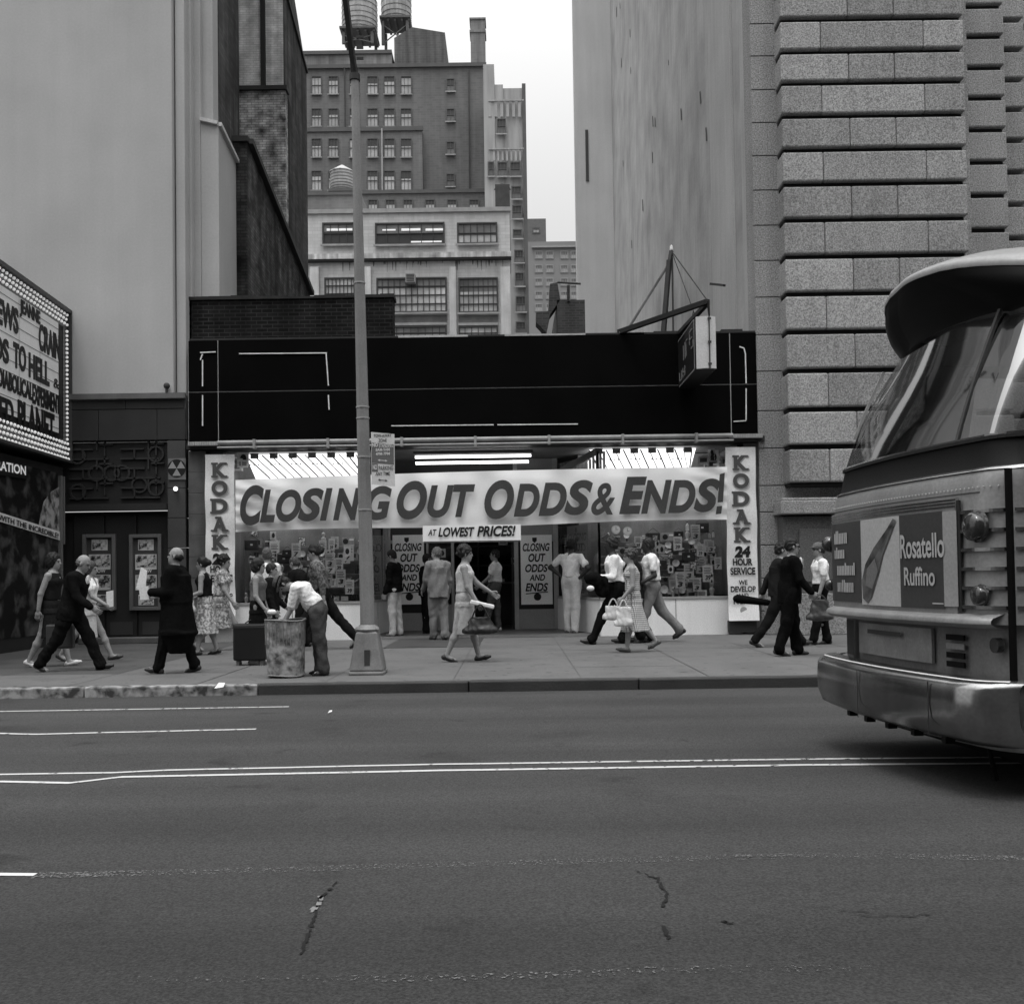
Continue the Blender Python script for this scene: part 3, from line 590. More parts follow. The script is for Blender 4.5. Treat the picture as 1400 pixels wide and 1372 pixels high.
# wall bulb
g = at(240, 668, YF - .12); t = thing('wall_lamp', 'small bright bulb on the pilaster below the shelter sign', 'lamp', g)
b = MB(); b.ball(g, .045, n=10); b.build('bulb', M('bulb_glow', .9, emit=2.0), t, smooth=True); b = MB(); b.tube(g + Vector((0, .02, 0)), (g.x, YF - .06, g.z + .03), .02); b.box(g.x - .05, g.x + .05, YF - .075, YF - .061, g.z - .06, g.z + .1); b.build('socket', M('metal_dark', .05), t)
g = at(228, 535, YF - .08); t = thing('vent_finial', 'small dark ball vent standing on the ledge under the stucco wall', 'vent', (g.x, g.y, zl + .03))
b = MB(); b.tube((g.x, g.y, zl + .03), (g.x, g.y, zl + .12), .03); b.ball((g.x, g.y, zl + .17), .065); b.build('cap', M('metal_dark', .05), t, smooth=True)
# brick neighbour 1 (low, sloping line), front face + long side
B1 = thing('brick_building', 'low dark weathered brick building wedged against the stucco wall', 'building', (-6.3, 25, 0))
y0_, y1_ = 22.8, 29.9; xs_ = at(338, 300, y0_).x; xe = at(424, 405, y1_).x; zt0 = at(337, 194, y0_).z; zt1 = at(424, 404, y1_).z
xw = at(320, 300, y0_).x
bw1 = brick('brick_old', .045, .085, .04, .21, .072, .7, .6, 2.2, .010)
b = MB(); b.hexa([(xw - 1, y0_, 3), (xs_, y0_, 3), (xe, y1_, 3), (xw - 1, y1_, 3)], [(xw - 1, y0_, zt0), (xs_, y0_, zt0), (xe, y1_, zt1), (xw - 1, y1_, zt1)]); b.build('wall', bw1, B1)
b = MB(); b.box(xw - 1, xs_ + .04, y0_ - .06, y0_ + .25, zt0, zt0 + .12); b.bar((xs_ + .0, y0_ + .1, zt0 + .06), (xe, y1_, zt1 + .06), .25, .13); b.build('coping', M('coping_dark', .03, .7, .3), B1)
# brick neighbour 2 (painted light front, dark side)
B2 = thing('brick_building', 'tall narrow brick building with pale painted front and dark side wall', 'building', (-7.5, 31, 0))
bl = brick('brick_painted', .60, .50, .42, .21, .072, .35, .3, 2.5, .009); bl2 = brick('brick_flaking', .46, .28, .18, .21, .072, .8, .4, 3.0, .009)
y0_, y1_ = 31.0, 34.6; xs_ = at(388, 60, y0_).x; xe = at(420, 200, y1_).x
b = MB(); x1_ = at(325, 60, y0_).x; b.box(x1_ - 1.5, xs_ - .02, y0_, y0_ + .3, 8, 24); b.build('front_wall', bl, B2)
zt0 = at(389, -2, y0_).z; zt1 = at(419, 100, y1_).z
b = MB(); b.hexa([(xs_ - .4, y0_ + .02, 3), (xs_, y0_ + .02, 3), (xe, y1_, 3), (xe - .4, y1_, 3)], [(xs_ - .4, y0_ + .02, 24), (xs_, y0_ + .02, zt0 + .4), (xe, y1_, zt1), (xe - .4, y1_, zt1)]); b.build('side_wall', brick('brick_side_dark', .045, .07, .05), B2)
b = MB(); b.bar((xs_, y0_, zt0 + .42), (xe, y1_, zt1 + .02), .12, .1); b.build('coping', M('coping_dark', .03), B2)
a, c, z0, z1 = rect(357, -60, 363, 122, y0_); b = MB(); b.box(a, c, y0_ - .12, y0_, z0, z1 + 2); b.build('wall_groove', M('groove_dark', .02), B2)  # dark strip on the front stands for its vertical groove
y2 = 29.0; xs2 = at(391, 250, y2).x; zt = at(360, 124, y2).z; ye = 30.95; xe2 = at(410, 200, ye).x
b = MB(); b.box(at(326, 250, y2).x - 1, xs2, y2, y2 + .3, 3, zt); b.build('lower_front', bl2, B2)
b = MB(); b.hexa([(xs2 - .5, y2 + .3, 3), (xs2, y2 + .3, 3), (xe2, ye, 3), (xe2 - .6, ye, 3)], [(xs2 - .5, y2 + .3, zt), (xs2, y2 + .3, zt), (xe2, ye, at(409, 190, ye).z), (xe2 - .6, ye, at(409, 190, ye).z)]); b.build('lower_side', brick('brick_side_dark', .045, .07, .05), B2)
b = MB(); b.box(at(326, 250, y2).x - 1, xs2 + .06, y2 - .08, y2 + .3, zt, zt + .12); b.build('lower_coping', M('coping_dark', .03), B2)
# ------------------------------------------------------------------ right: stucco side wall and granite bank
H = thing('stucco_building', 'tall building with streaked grey stucco side wall and narrow slit window', 'building', (at(1000, 400, YF).x, YF, 0))
stg = M('stucco_streaked', .35, .9, .26, .7, bump=.45, bscale=5, streak=.12, fine=.06, fscale=14)
XH = at(1026, 300, YF + .6).x; YB = 48.5; XB = at(838, 300, YB).x
b = MB()
steps = [(YF + .6, 0), (23.0, .05), (26.5, .0), (YB, 0)]
b.hexa([(XH, YF + .6, 0), (XH + 3, YF + .6, 0), (XB + 8, YB, 0), (XB, YB, 0)], [(XH, YF + .6, 42), (XH + 3, YF + .6, 42), (XB + 8, YB, 42), (XB, YB, 42)])
for (y0_, y1_, dd) in ((YF + .62, 21.6, .07), (22.6, 25.0, .05)):
    fa = lambda y: XH + (XB - XH) * (y - YF - .6) / (YB - YF - .6)
    b.hexa([(fa(y0_) - dd, y0_, 0), (fa(y0_) + .1, y0_, 0), (fa(y1_) + .1, y1_, 0), (fa(y1_) - dd, y1_, 0)], [(fa(y0_) - dd, y0_, 42), (fa(y0_) + .1, y0_, 42), (fa(y1_) + .1, y1_, 42), (fa(y1_) - dd, y1_, 42)], 1)
for k in range(34):
    t_ = random.random() ** 1.6; y_ = 24 + 22 * t_; x_ = XH + (XB - XH) * (y_ - YF - .6) / (YB - YF - .6) - .012; z_ = random.uniform(12, 30); s_ = random.uniform(.08, .3)
    b.add([(x_, y_ - s_ * .5, z_ - s_), (x_, y_ + s_ * .3, z_ - s_ * .7), (x_, y_ + s_ * .5, z_ + s_), (x_, y_ - s_ * .2, z_ + s_ * .8)], [(0, 1, 2, 3)], 2)
b.build('side_wall', [stg, M('stucco_strip', .40, .9, .12, .5, bump=.3, bscale=5, streak=.10), M('flaw_dark', .07)], H)
b = MB(); p = at(978, 388, 22.3); q = at(1000, 390, 21.8); b.bar((p.x - .1, p.y, p.z), (q.x - .15, q.y, q.z), .06, .05); b.build('bracket', M('metal_dark', .05), H)
XB0 = at(786, 240, YB).x; b = MB(); b.box(XB0, XB + .02, YB - .3, YB + .2, 0, 42); b.build('rear_wing', M('stucco_pale', .50, .9, .08, .4, streak=.06), H)
a, c, z0, z1 = rect(800.5, 178, 804.5, 248, YB - .3); b = MB(); b.box(a, c, YB - .34, YB - .29, z0, z1); b.build('slit_window', M('window_dark', .03), H)
# granite bank
BK = thing('granite_bank', 'massive granite bank building with deep horizontal rusticated courses', 'building', (at(1200, 800, YF).x, YF, 0))
gran = M('granite', .27, .8, .16, .6, streak=.10, bump=.5, bscale=70, fine=.60, fscale=38, spec=.2); granB = M('granite_pale', .33, .8, .12, .8, bump=.5, bscale=70, fine=.60, fscale=38, spec=.2, streak=.12); granC = M('granite_sooty', .25, .8, .16, .8, bump=.5, bscale=70, fine=.60, fscale=38, spec=.2, streak=.15); gran2 = M('granite_dark', .10, .85, .2, 1.0, fine=.4, fscale=38); 
xa = at(1034, 500, YF - .1).x; xb = at(1078, 400, YF).x; yb = YF - .12; yf = YF - .62
cv = [-62, -19, 24, 68, 111, 156, 202, 249, 298, 348, 399, 451, 504, 557, 608, 660]
zc = [at(1150, v, yf).z for v in cv]
b = MB(); b.box(xa, at(1326, 200, yb).x, yb + .02, YF + .5, 0, 34, 0); b.box(xa + 1, 30, yb + 1.3, YF + 3.2, 0, 34, 1)
rc = [at(1050, v, yb).z for v in (-67, -19, 34, 78, 124, 169, 214, 261, 309, 357, 407, 458, 508, 562, 613, 664, 700, 745, 790, 835, 880)]
for z1, z0 in zip(rc, rc[1:]): b.box(xa, xb + .5, yb - .04, yb + .02, max(z0, 0) + .009, z1 - .009, 0)
b.build('wall', [gran, gran2], BK, bevel=.01)
x_l = at(1072, 300, yf).x
b = MB(); import itertools
X2 = at(1322, 200, yf).x; X3 = at(1372, 200, yf + .9).x; X4 = at(1398, 200, yf + 1.5).x
for i, (z1, z0) in enumerate(zip(zc, zc[1:])):
    zt, zb2 = z1 - .075, z0 + .03; hgt = zt - zb2
    xl = x_l - .012 * 0
    cuts = [.0, .37, .62, 1.0] if i % 2 else [.0, .22, .78, 1.0]
    Wd = X2 - xl
    for a, c in zip(cuts, cuts[1:]): b.box(xl + Wd * a + .004, xl + Wd * c - .004, yf + random.uniform(-.006, .006), yb, zb2, zt, random.choice([0, 0, 2, 3]))
    # thin recess shadow lip under each course
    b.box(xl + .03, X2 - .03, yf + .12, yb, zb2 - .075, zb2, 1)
    b.box(X2 - .02, X3, yf + .75, yb + 1.29, zb2, zt, 0); b.box(X2, X3 - .03, yf + .85, yb + 1.29, zb2 - .075, zb2, 1)
    b.box(X3 + .0, X4, yf + 1.3, yb + 1.29, zb2, zt, 0); b.box(X4, X4 + 8, yf + 1.6, yb + 1.29, zb2, zt, 0)
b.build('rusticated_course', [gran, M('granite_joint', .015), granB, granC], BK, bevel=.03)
# plinth: ledge, recessed panel, base
b = MB(); a, c, z0, z1 = rect(1066, 684, 1180, 702, yf - .05)
b.box(a, c + 6, yf - .12, yb + .02, z0, z1, 0); b.box(a + .05, c + 6, yf - .06, yb, z1, z1 + .06, 0)
b.build('plinth_ledge', gran, BK, bevel=.02)
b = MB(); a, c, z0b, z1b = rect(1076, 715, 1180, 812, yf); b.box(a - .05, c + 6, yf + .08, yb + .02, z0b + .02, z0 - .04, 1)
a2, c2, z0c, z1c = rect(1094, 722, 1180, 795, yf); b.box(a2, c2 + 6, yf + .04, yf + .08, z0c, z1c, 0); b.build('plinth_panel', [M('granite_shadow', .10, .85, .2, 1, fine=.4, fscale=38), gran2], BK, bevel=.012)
b = MB(); b.box(a - .08, c + 6, yf - .05, yb + .02, 0, z0b + .02); b.box(xa + .05, a - .08, yb - .25, yb - .04, 0, .9); b.build('plinth_base', gran, BK, bevel=.02)
# ------------------------------------------------------------------ the shop
SH = thing('camera_shop', 'one storey shop with black fascia, lit display windows and recessed entry', 'building', (0, YF, 0))
YB0 = 22.75; FZ = .05          # back of the entry recess, entry floor height
blk = M('black_vitrolite', .0035, .6, .25, 1.0, spec=.02); trim = M('trim_white', .75, .5, .25, 6); seam = M('seam_metal', .16, .4, .3, 4)
fx0 = at(257, 535, YF - .1).x; fx1 = at(1040, 530, YF - .1).x; fz1 = at(650, 461, YF).z; fz0 = at(650, 603, YF).z; zs = at(650, 531.5, YF).z
ux1 = at(298, 535, YF - .1).x; ux2 = at(999, 530, YF - .1).x; yq = YF - .1
def panel(a, c, z0, z1, nm='fascia_panel'):
    b = MB(); b.box(a, c, yq, YF + .25, z0, z1); b.build(nm, blk, SH, bevel=.004)
g_ = .010
for (a, c) in ((fx0, ux1), (ux1, ux2), (ux2, fx1)):
    for (z0, z1) in ((fz0, zs), (zs, fz1)): panel(a + g_, c - g_, z0 + g_, z1 - g_)
b = MB(); b.box(fx0, fx1, yq + .02, YF + .3, fz0 + .01, fz1 - .01); b.build('fascia_backing', M('seam_pale', .55, .4), SH)
b = MB(); b.box(fx0 + .02, fx1 - .02, yq + .03, YF + .35, fz1, fz1 + .035, 0)
for (u0, u1, dz, k) in ((545, 640, .035, 1), (690, 800, .03, 1), (836, 888, .03, 0), (846, 880, .05, 1), (893, 928, .05, 0), (985, 1014, .07, 0)):
    a, c = at(u0, 459, YF).x, at(u1, 459, YF).x; b.box(a, c, yq + .01, yq + .25, fz1 - .005, fz1 + dz, k)
b.build('roof_edge', [M('roof_edge_dark', .03, .8), M('roof_edge_pale', .4, .7, .3, 5)], SH)
# remains of the white neon outlines
def strip(pts, wd=.03):
    b = MB()
    for (u, v), (u2, v2) in zip(pts, pts[1:]):
        p, q = at(u, v, yq - .012), at(u2, v2, yq - .012); p.y = q.y = yq - .012; b.bar(p, q, wd, .02)
    b.build('neon_trim', trim, SH)
strip([(274, 482), (295, 481)]); strip([(277, 492), (277, 528)], .022); strip([(277, 540), (277, 582)], .022); strip([(327, 483.5), (447, 482.5)], .022)
strip([(446, 484), (449, 527)], .03); strip([(449, 540), (450, 560)], .03); strip([(535, 582), (675, 580.5)], .007); strip([(680, 580.5), (790, 579.5)], .006)
strip([(1011, 474), (1017, 476), (1019, 484), (1020, 524)], .03); strip([(1020, 531), (1020, 574)], .03); strip([(1003, 576), (1020, 575)], .02); strip([(277, 484), (274, 492)], .03)
# lower fascia trim: ribbed end caps, tube of the rolled awning, dark underside
b = MB(); b.box(fx0, fx1 + .03, yq - .12, YF + .2, fz0 - .11, fz0 - .002); b.build('awning_box', M('awning_dark', .03, .6, .3, 2), SH)
for (a, c) in ((258, 300), (997, 1042)):
    b = MB(); xa_, xc_ = at(a, 605, yq - .15).x, at(c, 605, yq - .15).x; n = 13
    b.box(xa_, xc_, yq - .2, yq - .121, fz0 - .05, fz0 + .03)
    for i in range(n): xx = xa_ + (xc_ - xa_) * (i + .2) / n; b.box(xx, xx + (xc_ - xa_) / n * .55, yq - .225, yq - .2, fz0 - .045, fz0 + .025)
    b.build('end_cap', M('cap_grey', .36, .6, .2, 5), SH)
b = MB(); p, q = Vector((ux1 + .05, yq - .2, fz0 - .0)), Vector((ux2 - .02, yq - .2, fz0 - .0)); b.tube(p, q, .045, n=12); b.tube(p + Vector((0, -.05, -.1)), q + Vector((0, -.05, -.1)), .02, n=8)
for i in range(7): xx = p.x + (q.x - p.x) * (i + .5) / 7; b.box(xx - .025, xx + .025, yq - .28, yq - .14, fz0 - .13, fz0 + .055)
b.build('awning_roller', M('roller_grey', .30, .45, .3, 3, spec=.5), SH)
# brick parapet behind
bx0, bx1, bz0, bz1 = rect(256, 406, 537, 462, YF + .35)
b = MB(); b.box(bx0 + .02, bx1, YF + .35, YF + .75, 5.5, bz1 - .04); b.build('parapet', brick('brick_parapet', .005, .012, .028, .22, .08, .5, .4, 1.5, .009), SH)
b = MB(); xx = bx0
while xx < bx1 - .02:
    w_ = random.uniform(.3, .8); x2 = min(xx + w_, bx1 + .03); b.box(xx, x2, YF + .31, YF + .8, bz1 - .04, bz1 + random.uniform(.0, .05)); xx = x2
b.build('parapet_coping', M('coping_black', .02, .8, .4, 3), SH)
b = MB(); b.box(fx0 + .1, fx1 - .1, YF + .3, 27.4, fz1 - .3, fz1 - .12); b.box(fx0 + .05, fx1 - .05, 27.1, 27.4, 0, fz1 - .12); b.box(fx0 + .03, fx0 + .2, YF + .4, 27.1, 0, fz1 - .12, 1); b.box(fx1 - .2, fx1 - .03, YF + .4, 27.1, 0, fz1 - .12, 1)
b.build('shell', [M('roof_tar', .05, .9), M('shell_dark', .05, .9)], SH)
# tiled piers
ptl = M('pier_tile', .12, .35, .35, 2.5, spec=.5, streak=.25)
for (u0, u1) in ((258, 283), (1018, 1040)):
    a, c, _, _ = rect(u0, 612, u1, 870, YF - .05); b = MB(); nz_ = 9; H_ = fz0 - .12
    for i in range(nz_): b.box(a + .004, c - .004, YF - .06, YF + .3, i * H_ / nz_ + .004, (i + 1) * H_ / nz_ - .004)
    b.box(a + .004, c - .004, YF - .05, YF + .29, .01, H_, 1); b.build('tiled_pier', [ptl, M('joint_pale', .12)], SH, bevel=.004)
# ---- plan of the display windows
L0, L1 = at(322, 780, YF).x, at(497, 780, YF).x; LB = at(533, 780, YB0).x
R1, R0 = at(994, 780, YF).x, at(820, 780, YF).x; RB = at(762, 780, YB0).x
WT = 3.72; sillL = at(420, 822, YF).z; sillR = at(900, 816, YF).z; SZ = (sillL + sillR) / 2
wt = M('bulkhead_white', .80, .5, .06, 1.5, streak=.06, spec=.4); al = M('aluminium', .38, .4, .12, 4, spec=.5, metal=.3); dkb = M('base_dark', .04, .7)
glass = glassm('shop_glass', .97, .8, .015)
def bulk(pts, nm):
    """pts: plan polyline facing the street / entry; solid bulkhead 8 cm thick"""
    for (a, c) in zip(pts, pts[1:]):
        a, c = Vector((*a, 0)), Vector((*c, 0)); d = (c - a).normalized(); n = Vector((-d.y, d.x, 0)) * .08
        b = MB(); b.hexa([a + Vector((0, 0, .0)), c, c + n, a + n], [p + Vector((0, 0, SZ - .05)) for p in (a, c, c + n, a + n)]); ln = (c - a).length
        k = 1 if ln < 2 else 2
        for i in range(1, k):
            p = a + d * (ln * .53 if nm == 'R' else ln * .5); b.bar(p - n * .03, p - n * .03 + Vector((0, 0, SZ - .05)), .012, .012, 1)
        b.build('bulkhead', [wt, M('seam_metal', .16)], SH)
        b = MB(); m = n * .9; o = n * -.25; b.hexa([p + Vector((0, 0, SZ - .05)) for p in (a + o, c + o, c + m, a + m)], [p + Vector((0, 0, SZ + .0)) for p in (a + o, c + o, c + m, a + m)]); b.build('sill', al, SH)
        b = MB(); nn = n * .4; b.add([a + nn + XU * SZ, c + nn + XU * SZ, c + nn + XU * WT, a + nn + XU * WT], [(0, 1, 2, 3)]); b.build('window_glass', glass, SH)
    for (x, y) in pts[:]:
        b = MB(); b.box(x - .02, x + .02, y - .02, y + .05, SZ, WT); b.build('window_post', al, SH)
bulk([(L0 - .3, YF), (L1, YF)], 'L'); bulk([(L1, YF), (LB, YB0)], 'Ls'); bulk([(R0, YF), (R1 + .3, YF)], 'R'); bulk([(RB, YB0), (R0, YF)], 'Rs')
# ceiling of recess + windows
b = MB(); b.box(fx0 + .3, fx1 - .3, YF + .26, 27.0, WT + .12, WT + .2, 0)
b.build('ceiling', M('ceiling_grey', .22, .8, .1), SH)
# recess back wall: frames, posters panels, doors.  U positions at depth YB0
def ub(u, v=780): return at(u, v, YB0).x
bz = FZ
wgrey = M('frame_grey', .28, .6, .12, 2); zdoor = at(660, 741, YB0).z; zsl = at(555, 838, YB0).z
def pn(u0, u1, z0, z1, m, nm, y0=YB0, y1=YB0 + .08): b = MB(); b.box(ub(u0), ub(u1), y0, y1, z0, z1); return b.build(nm, m, SH, bevel=.005)
pn(524, 534, bz, WT + .12, al, 'door_frame'); pn(583, 586, bz, zdoor, al, 'door_frame'); pn(703, 709, bz, WT + .12, al, 'door_frame'); pn(757, 764, bz, WT + .12, al, 'door_frame')
pn(534, 620, zdoor, zdoor + .07, al, 'transom_bar'); pn(620, 703, zdoor, zdoor + .07, al, 'transom_bar')
pn(534, 703, zdoor + .07, WT + .12, M('transom_dark', .05, .4), 'transom_panel', YB0 + .03)
pn(534, 583, bz, zsl, wgrey, 'side_panel', YB0 + .01); pn(709, 757, bz, zsl + .05, wgrey, 'side_panel', YB0 + .01)
pn(534, 583, zsl, zdoor, M('poster_surround', .015, .4), 'poster_board', YB0 + .03); pn(709, 757, zsl + .05, zdoor, M('poster_surround', .015, .4), 'poster_board', YB0 + .03)
pn(709, 757, zdoor, WT + .12, wgrey, 'upper_panel', YB0 + .02)
# fixed leaf left of the opening: lower panel, glass, rail
pn(586, 620, bz, .62, wgrey, 'door_leaf', YB0 + .02); pn(617, 621, bz, zdoor, al, 'door_frame')
b = MB(); b.add([(ub(586), YB0 + .05, .62), (ub(617), YB0 + .05, .62), (ub(617), YB0 + .05, zdoor), (ub(586), YB0 + .05, zdoor)], [(0, 1, 2, 3)]); b.build('door_glass', glass, SH)
# open leaf swung inside
b = MB(); x_ = ub(702); b.box(x_ - .04, x_, YB0 + .1, YB0 + 1.0, bz + .02, zdoor - .02); b.build('open_door', M('open_door_dark', .03, .4), SH)
# entry floor, inside floor
b = MB(); b.add([(L1 + .02, YF + .06, FZ), (R0 - .02, YF + .06, FZ), (RB, YB0 + .05, FZ), (LB, YB0 + .05, FZ)], [(0, 1, 2, 3)]); b.add([(L1 + .02, YF + .0, 0.006), (R0 - .02, YF, .006), (R0 - .02, YF + .06, FZ), (L1 + .02, YF + .06, FZ)], [(0, 1, 2, 3)])
b.build('entry_floor', M('terrazzo_dark', .085, .5, .25, 1.5, fine=.3, fscale=60), SH)
b = MB(); b.box(fx0 + .2, fx1 - .2, YB0 + .06, 27.1, -.02, FZ - .004); b.build('shop_floor', M('floor_dark', .05, .5), SH)
# window decks and backs
for (pts) in ([(L0 - .25, YF + .09), (L1 - .05, YF + .09), (LB - .12, YB0 - .05), (L0 - .25, YB0 - .05)], [(R0 + .05, YF + .09), (R1 + .25, YF + .09), (R1 + .25, YB0 - .05), (RB + .12, YB0 - .05)]):
    b = MB(); b.poly([(x, y, SZ - .1) for x, y in pts], (0, 0, .06)); b.build('display_deck', M('deck_grey', .15), SH, fixn=True)
bk = M('display_back', .26, .8, .35, 1.2, streak=.3)
YK = 22.05
b = MB(); b.box(L0 - .25, LB - .45, YK, YK + .05, SZ, WT + .1); b.build('display_back', bk, SH); b = MB(); b.box(RB + .45, R1 + .25, YK, YK + .05, SZ, WT + .1); b.build('display_back', bk, SH)
b = MB(); b.box(L0 - .27, L0 - .2, YF + .1, YK, SZ, WT + .1); b.build('display_side', bk, SH); b = MB(); b.box(R1 + .2, R1 + .27, YF + .1, YK, SZ, WT + .1); b.build('display_side', bk, SH)
# glowing louvred light panels high in the two windows
glow = M('fluorescent_glow', .9, emit=1.7); rib = M('louvre_rib', .2)
def louvre(xa_, xb_, nm):
    t = thing('light_panel', nm, 'ceiling light', ((xa_ + xb_) / 2, YF + .8, 3.5))
    zA, zB, yA, yB = 3.80, 3.36, YF + .35, YF + 1.25
    b = MB(); b.add([(xa_, yA, zA), (xb_, yA, zA), (xb_, yB, zB), (xa_, yB, zB)], [(0, 1, 2, 3)]); b.build('diffuser', glow, t)
    b = MB(); n = int((xb_ - xa_) / .085)
    for i in range(n):
        x = xa_ + (xb_ - xa_) * i / n; e = Vector((0, -.02, -.02))
        if i % 2 == 0: b.bar(Vector((x, yA, zA)) + e, Vector((min(x + .35, xb_), yB, zB)) + e, .012 if i % 4 else .024, .02)
        b.add([(x, yB, zB + .01), (x + .04, yB - .01, zB - .07), (x + .08, yB, zB + .01)], [(0, 1, 2)])
        if i % 5 in (0, 1, 2): b.box(x, x + .028, yA + .3, yA + .32, zA - .19, zA - .16)
    for i in range(6): x = xa_ + (xb_ - xa_) * (i + .3) / 6; b.box(x, x + .16, yA - .06, yA - .02, zA - .09, zA + .02)
    b.build('louvre', rib, t)
louvre(at(338, 630, YF + .5).x, at(494, 630, YF + .5).x, 'bright louvred light panel above the goods in the left show window')
louvre(at(805, 630, YF + .5).x, at(950, 630, YF + .5).x, 'bright louvred light panel above the goods in the right show window')
# added tubes, hidden by the banner, to brighten the window goods
for (xa_, xb_, sd_) in ((at(330, 700, YF).x, at(490, 700, YF).x, 'left'), (at(826, 700, YF).x, at(988, 700, YF).x, 'right')):
    t = thing('added_fill_tube', 'thin showcase tube running behind the long banner in the %s show window' % sd_, 'lamp', ((xa_ + xb_) / 2, YF + .16, 3.0))
    b = MB(); b.tube((xa_, YF + .16, 2.95), (xb_, YF + .16, 2.95), .022, n=10); b.build('tube', M('added_fill_glow', .9, emit=9.0), t); b = MB(); b.box(xa_ - .05, xb_ + .05, YF + .12, YF + .2, 2.99, 3.03); b.build('housing', M('housing_grey', .12), t)
# fluorescent fixture in the entry ceiling
a, c = at(568, 628, 21.3).x, at(726, 626, 21.3).x; z_ = at(650, 628, 21.3).z
t = thing('tube_light', 'long twin tube fluorescent fixture glowing on the entry ceiling', 'ceiling light', ((a + c) / 2, 21.3, z_))
b = MB(); b.box(a - .03, c + .03, 21.15, 21.75, z_ + .11, z_ + .17); b.build('housing', M('housing_grey', .12), t)
for k, (y_, dz) in enumerate(((21.25, .06), (21.35, -.055))):
    b = MB(); b.tube((a, y_, z_ + dz), (c - .05 * k, y_, z_ + dz), .03, n=10); b.build('tube', M('tube_glow', .9, emit=3.5), t)
# downstand beam and diagonal ceiling edges
b = MB(); b.box(LB + .1, RB - .1, YB0 - .35, YB0 + .02, 3.42, 3.50); b.build('ceiling_beam', M('beam_pale', .25), SH)
for (p, q) in (((R0, YF + .1, 3.74), (RB, YB0, 3.5)), ((L1, YF + .1, 3.74), (LB, YB0, 3.5))):
    b = MB(); b.bar(p, q, .06, .12); b.build('ceiling_trim', M('beam_pale', .25), SH)
b = MB()
for i in range(14): t_ = i / 13; x = R0 + (RB - R0) * t_ + .1; y = YF + (YB0 - YF) * t_; b.box(x, x + .05, y, y + .03, 3.15, 3.72)
b.build('slat_screen', M('slat_grey', .3), SH)
# weak interior light so the shop reads behind the door
b = MB(); b.tube((ub(560), 25.0, 3.4), (ub(700), 25.0, 3.4), .04); o = b.build('interior_tube', M('tube_dim', .8, emit=3), SH)
# shelves at the back of the shop
b = MB(); 
for zz in (.5, 1.0, 1.5, 2.0, 2.5): b.box(-3.5, 3.0, 26.4, 26.8, zz, zz + .04)
for i in range(6): xx = -3.5 + i * 1.3; b.box(xx, xx + .04, 26.35, 26.85, FZ, 2.7)
b.build('shelving', M('shelf_dark', .07), SH)
b = MB(); b.box(ub(625), ub(700) + .6, 24.9, 25.5, FZ, 1.05); b.box(ub(622), ub(700) + .65, 24.85, 25.55, 1.05, 1.1, 1); b.build('counter', [M('counter_dark', .06), M('counter_top', .25)], SH)
# ------------------------------------------------------------------ banner and signs
cloth = M('banner_cloth', .88, .9, 0, 1.5, fine=.03, spec=.05); ink = M('banner_ink', .065, .8, .12, 4, spec=.1)
YBN = YF - .32
def bcorn(s, t):
    """banner surface: s 0..1 left to right, t 0..1 bottom to top (pixel-measured corners, straight in the world)"""
    u = 322 + (994 - 322) * s
    vt = 656 - 18 * s - 3.0 * math.sin(s * math.pi); vb = 727 - 17 * s - 1.5 * math.sin(s * 3 * math.pi)
    edge = max(abs(t - .5) * 2 - .68, 0) / .32
    y = YBN + edge * (.022 * math.sin(s * 37 + t * 5) + .014 * math.sin(s * 83)) + .010 * math.sin(s * 11) + edge * .02
    e2 = max(0, .12 - s, s - .88) / .12
    y += e2 * .02 * math.sin((s * 9 + t * 3) * 9)
    return at(u, vb + (vt - vb) * t, y)
t = thing('closing_banner', 'long white cloth banner with closing out lettering across the shop front', 'banner', (0, YBN, at(650, 720, YBN).z))
b = MB(); b.grid(bcorn, 150, 16); b.build('cloth', cloth, t, smooth=True, sharp=180)
GL = [('C', 328, 361, 663, 718), ('L', 355, 376, 669, 714), ('O', 377, 412, 669, 713.5), ('S', 407, 443, 667, 712.5), ('I', 437, 455, 667, 711.5), ('N', 455, 494, 667, 711), ('G', 499, 536, 664, 711),
      ('O', 542, 584, 657, 710), ('U', 584, 621, 663, 707.5), ('T', 619, 650, 662, 706.5), ('O', 662, 703, 656, 709.5), ('D', 702, 738, 661, 706), ('D', 736, 775, 659.5, 705), ('S', 771, 811, 656, 704),
      ('&', 808, 841, 660, 704), ('E', 846, 885, 651.5, 702.5), ('N', 876, 919, 656, 702), ('D', 913, 951, 656, 701), ('S', 948, 985, 654, 700)]
for ch, u0, u1, v0, v1 in GL:
    a, c, z0, z1 = rect(u0, v0, u1, v1, YBN - .09); b = MB()
    b.text(ch, (a, YBN - .09, z0), XR, XU, c - a, z1 - z0, bold=.045 if ch != '&' else .02, shear=.28); b.build('letter', ink, t)
b = MB(); P = lambda u, v: at(u, v, YBN - .09)
for q in ([(984, 648), (991, 646), (988.5, 686), (981, 687)], [(980, 692), (987.5, 691), (986, 702), (978.5, 703)]): b.add([P(*x) for x in q], [(0, 3, 2, 1)])
b.build('letter', ink, t)
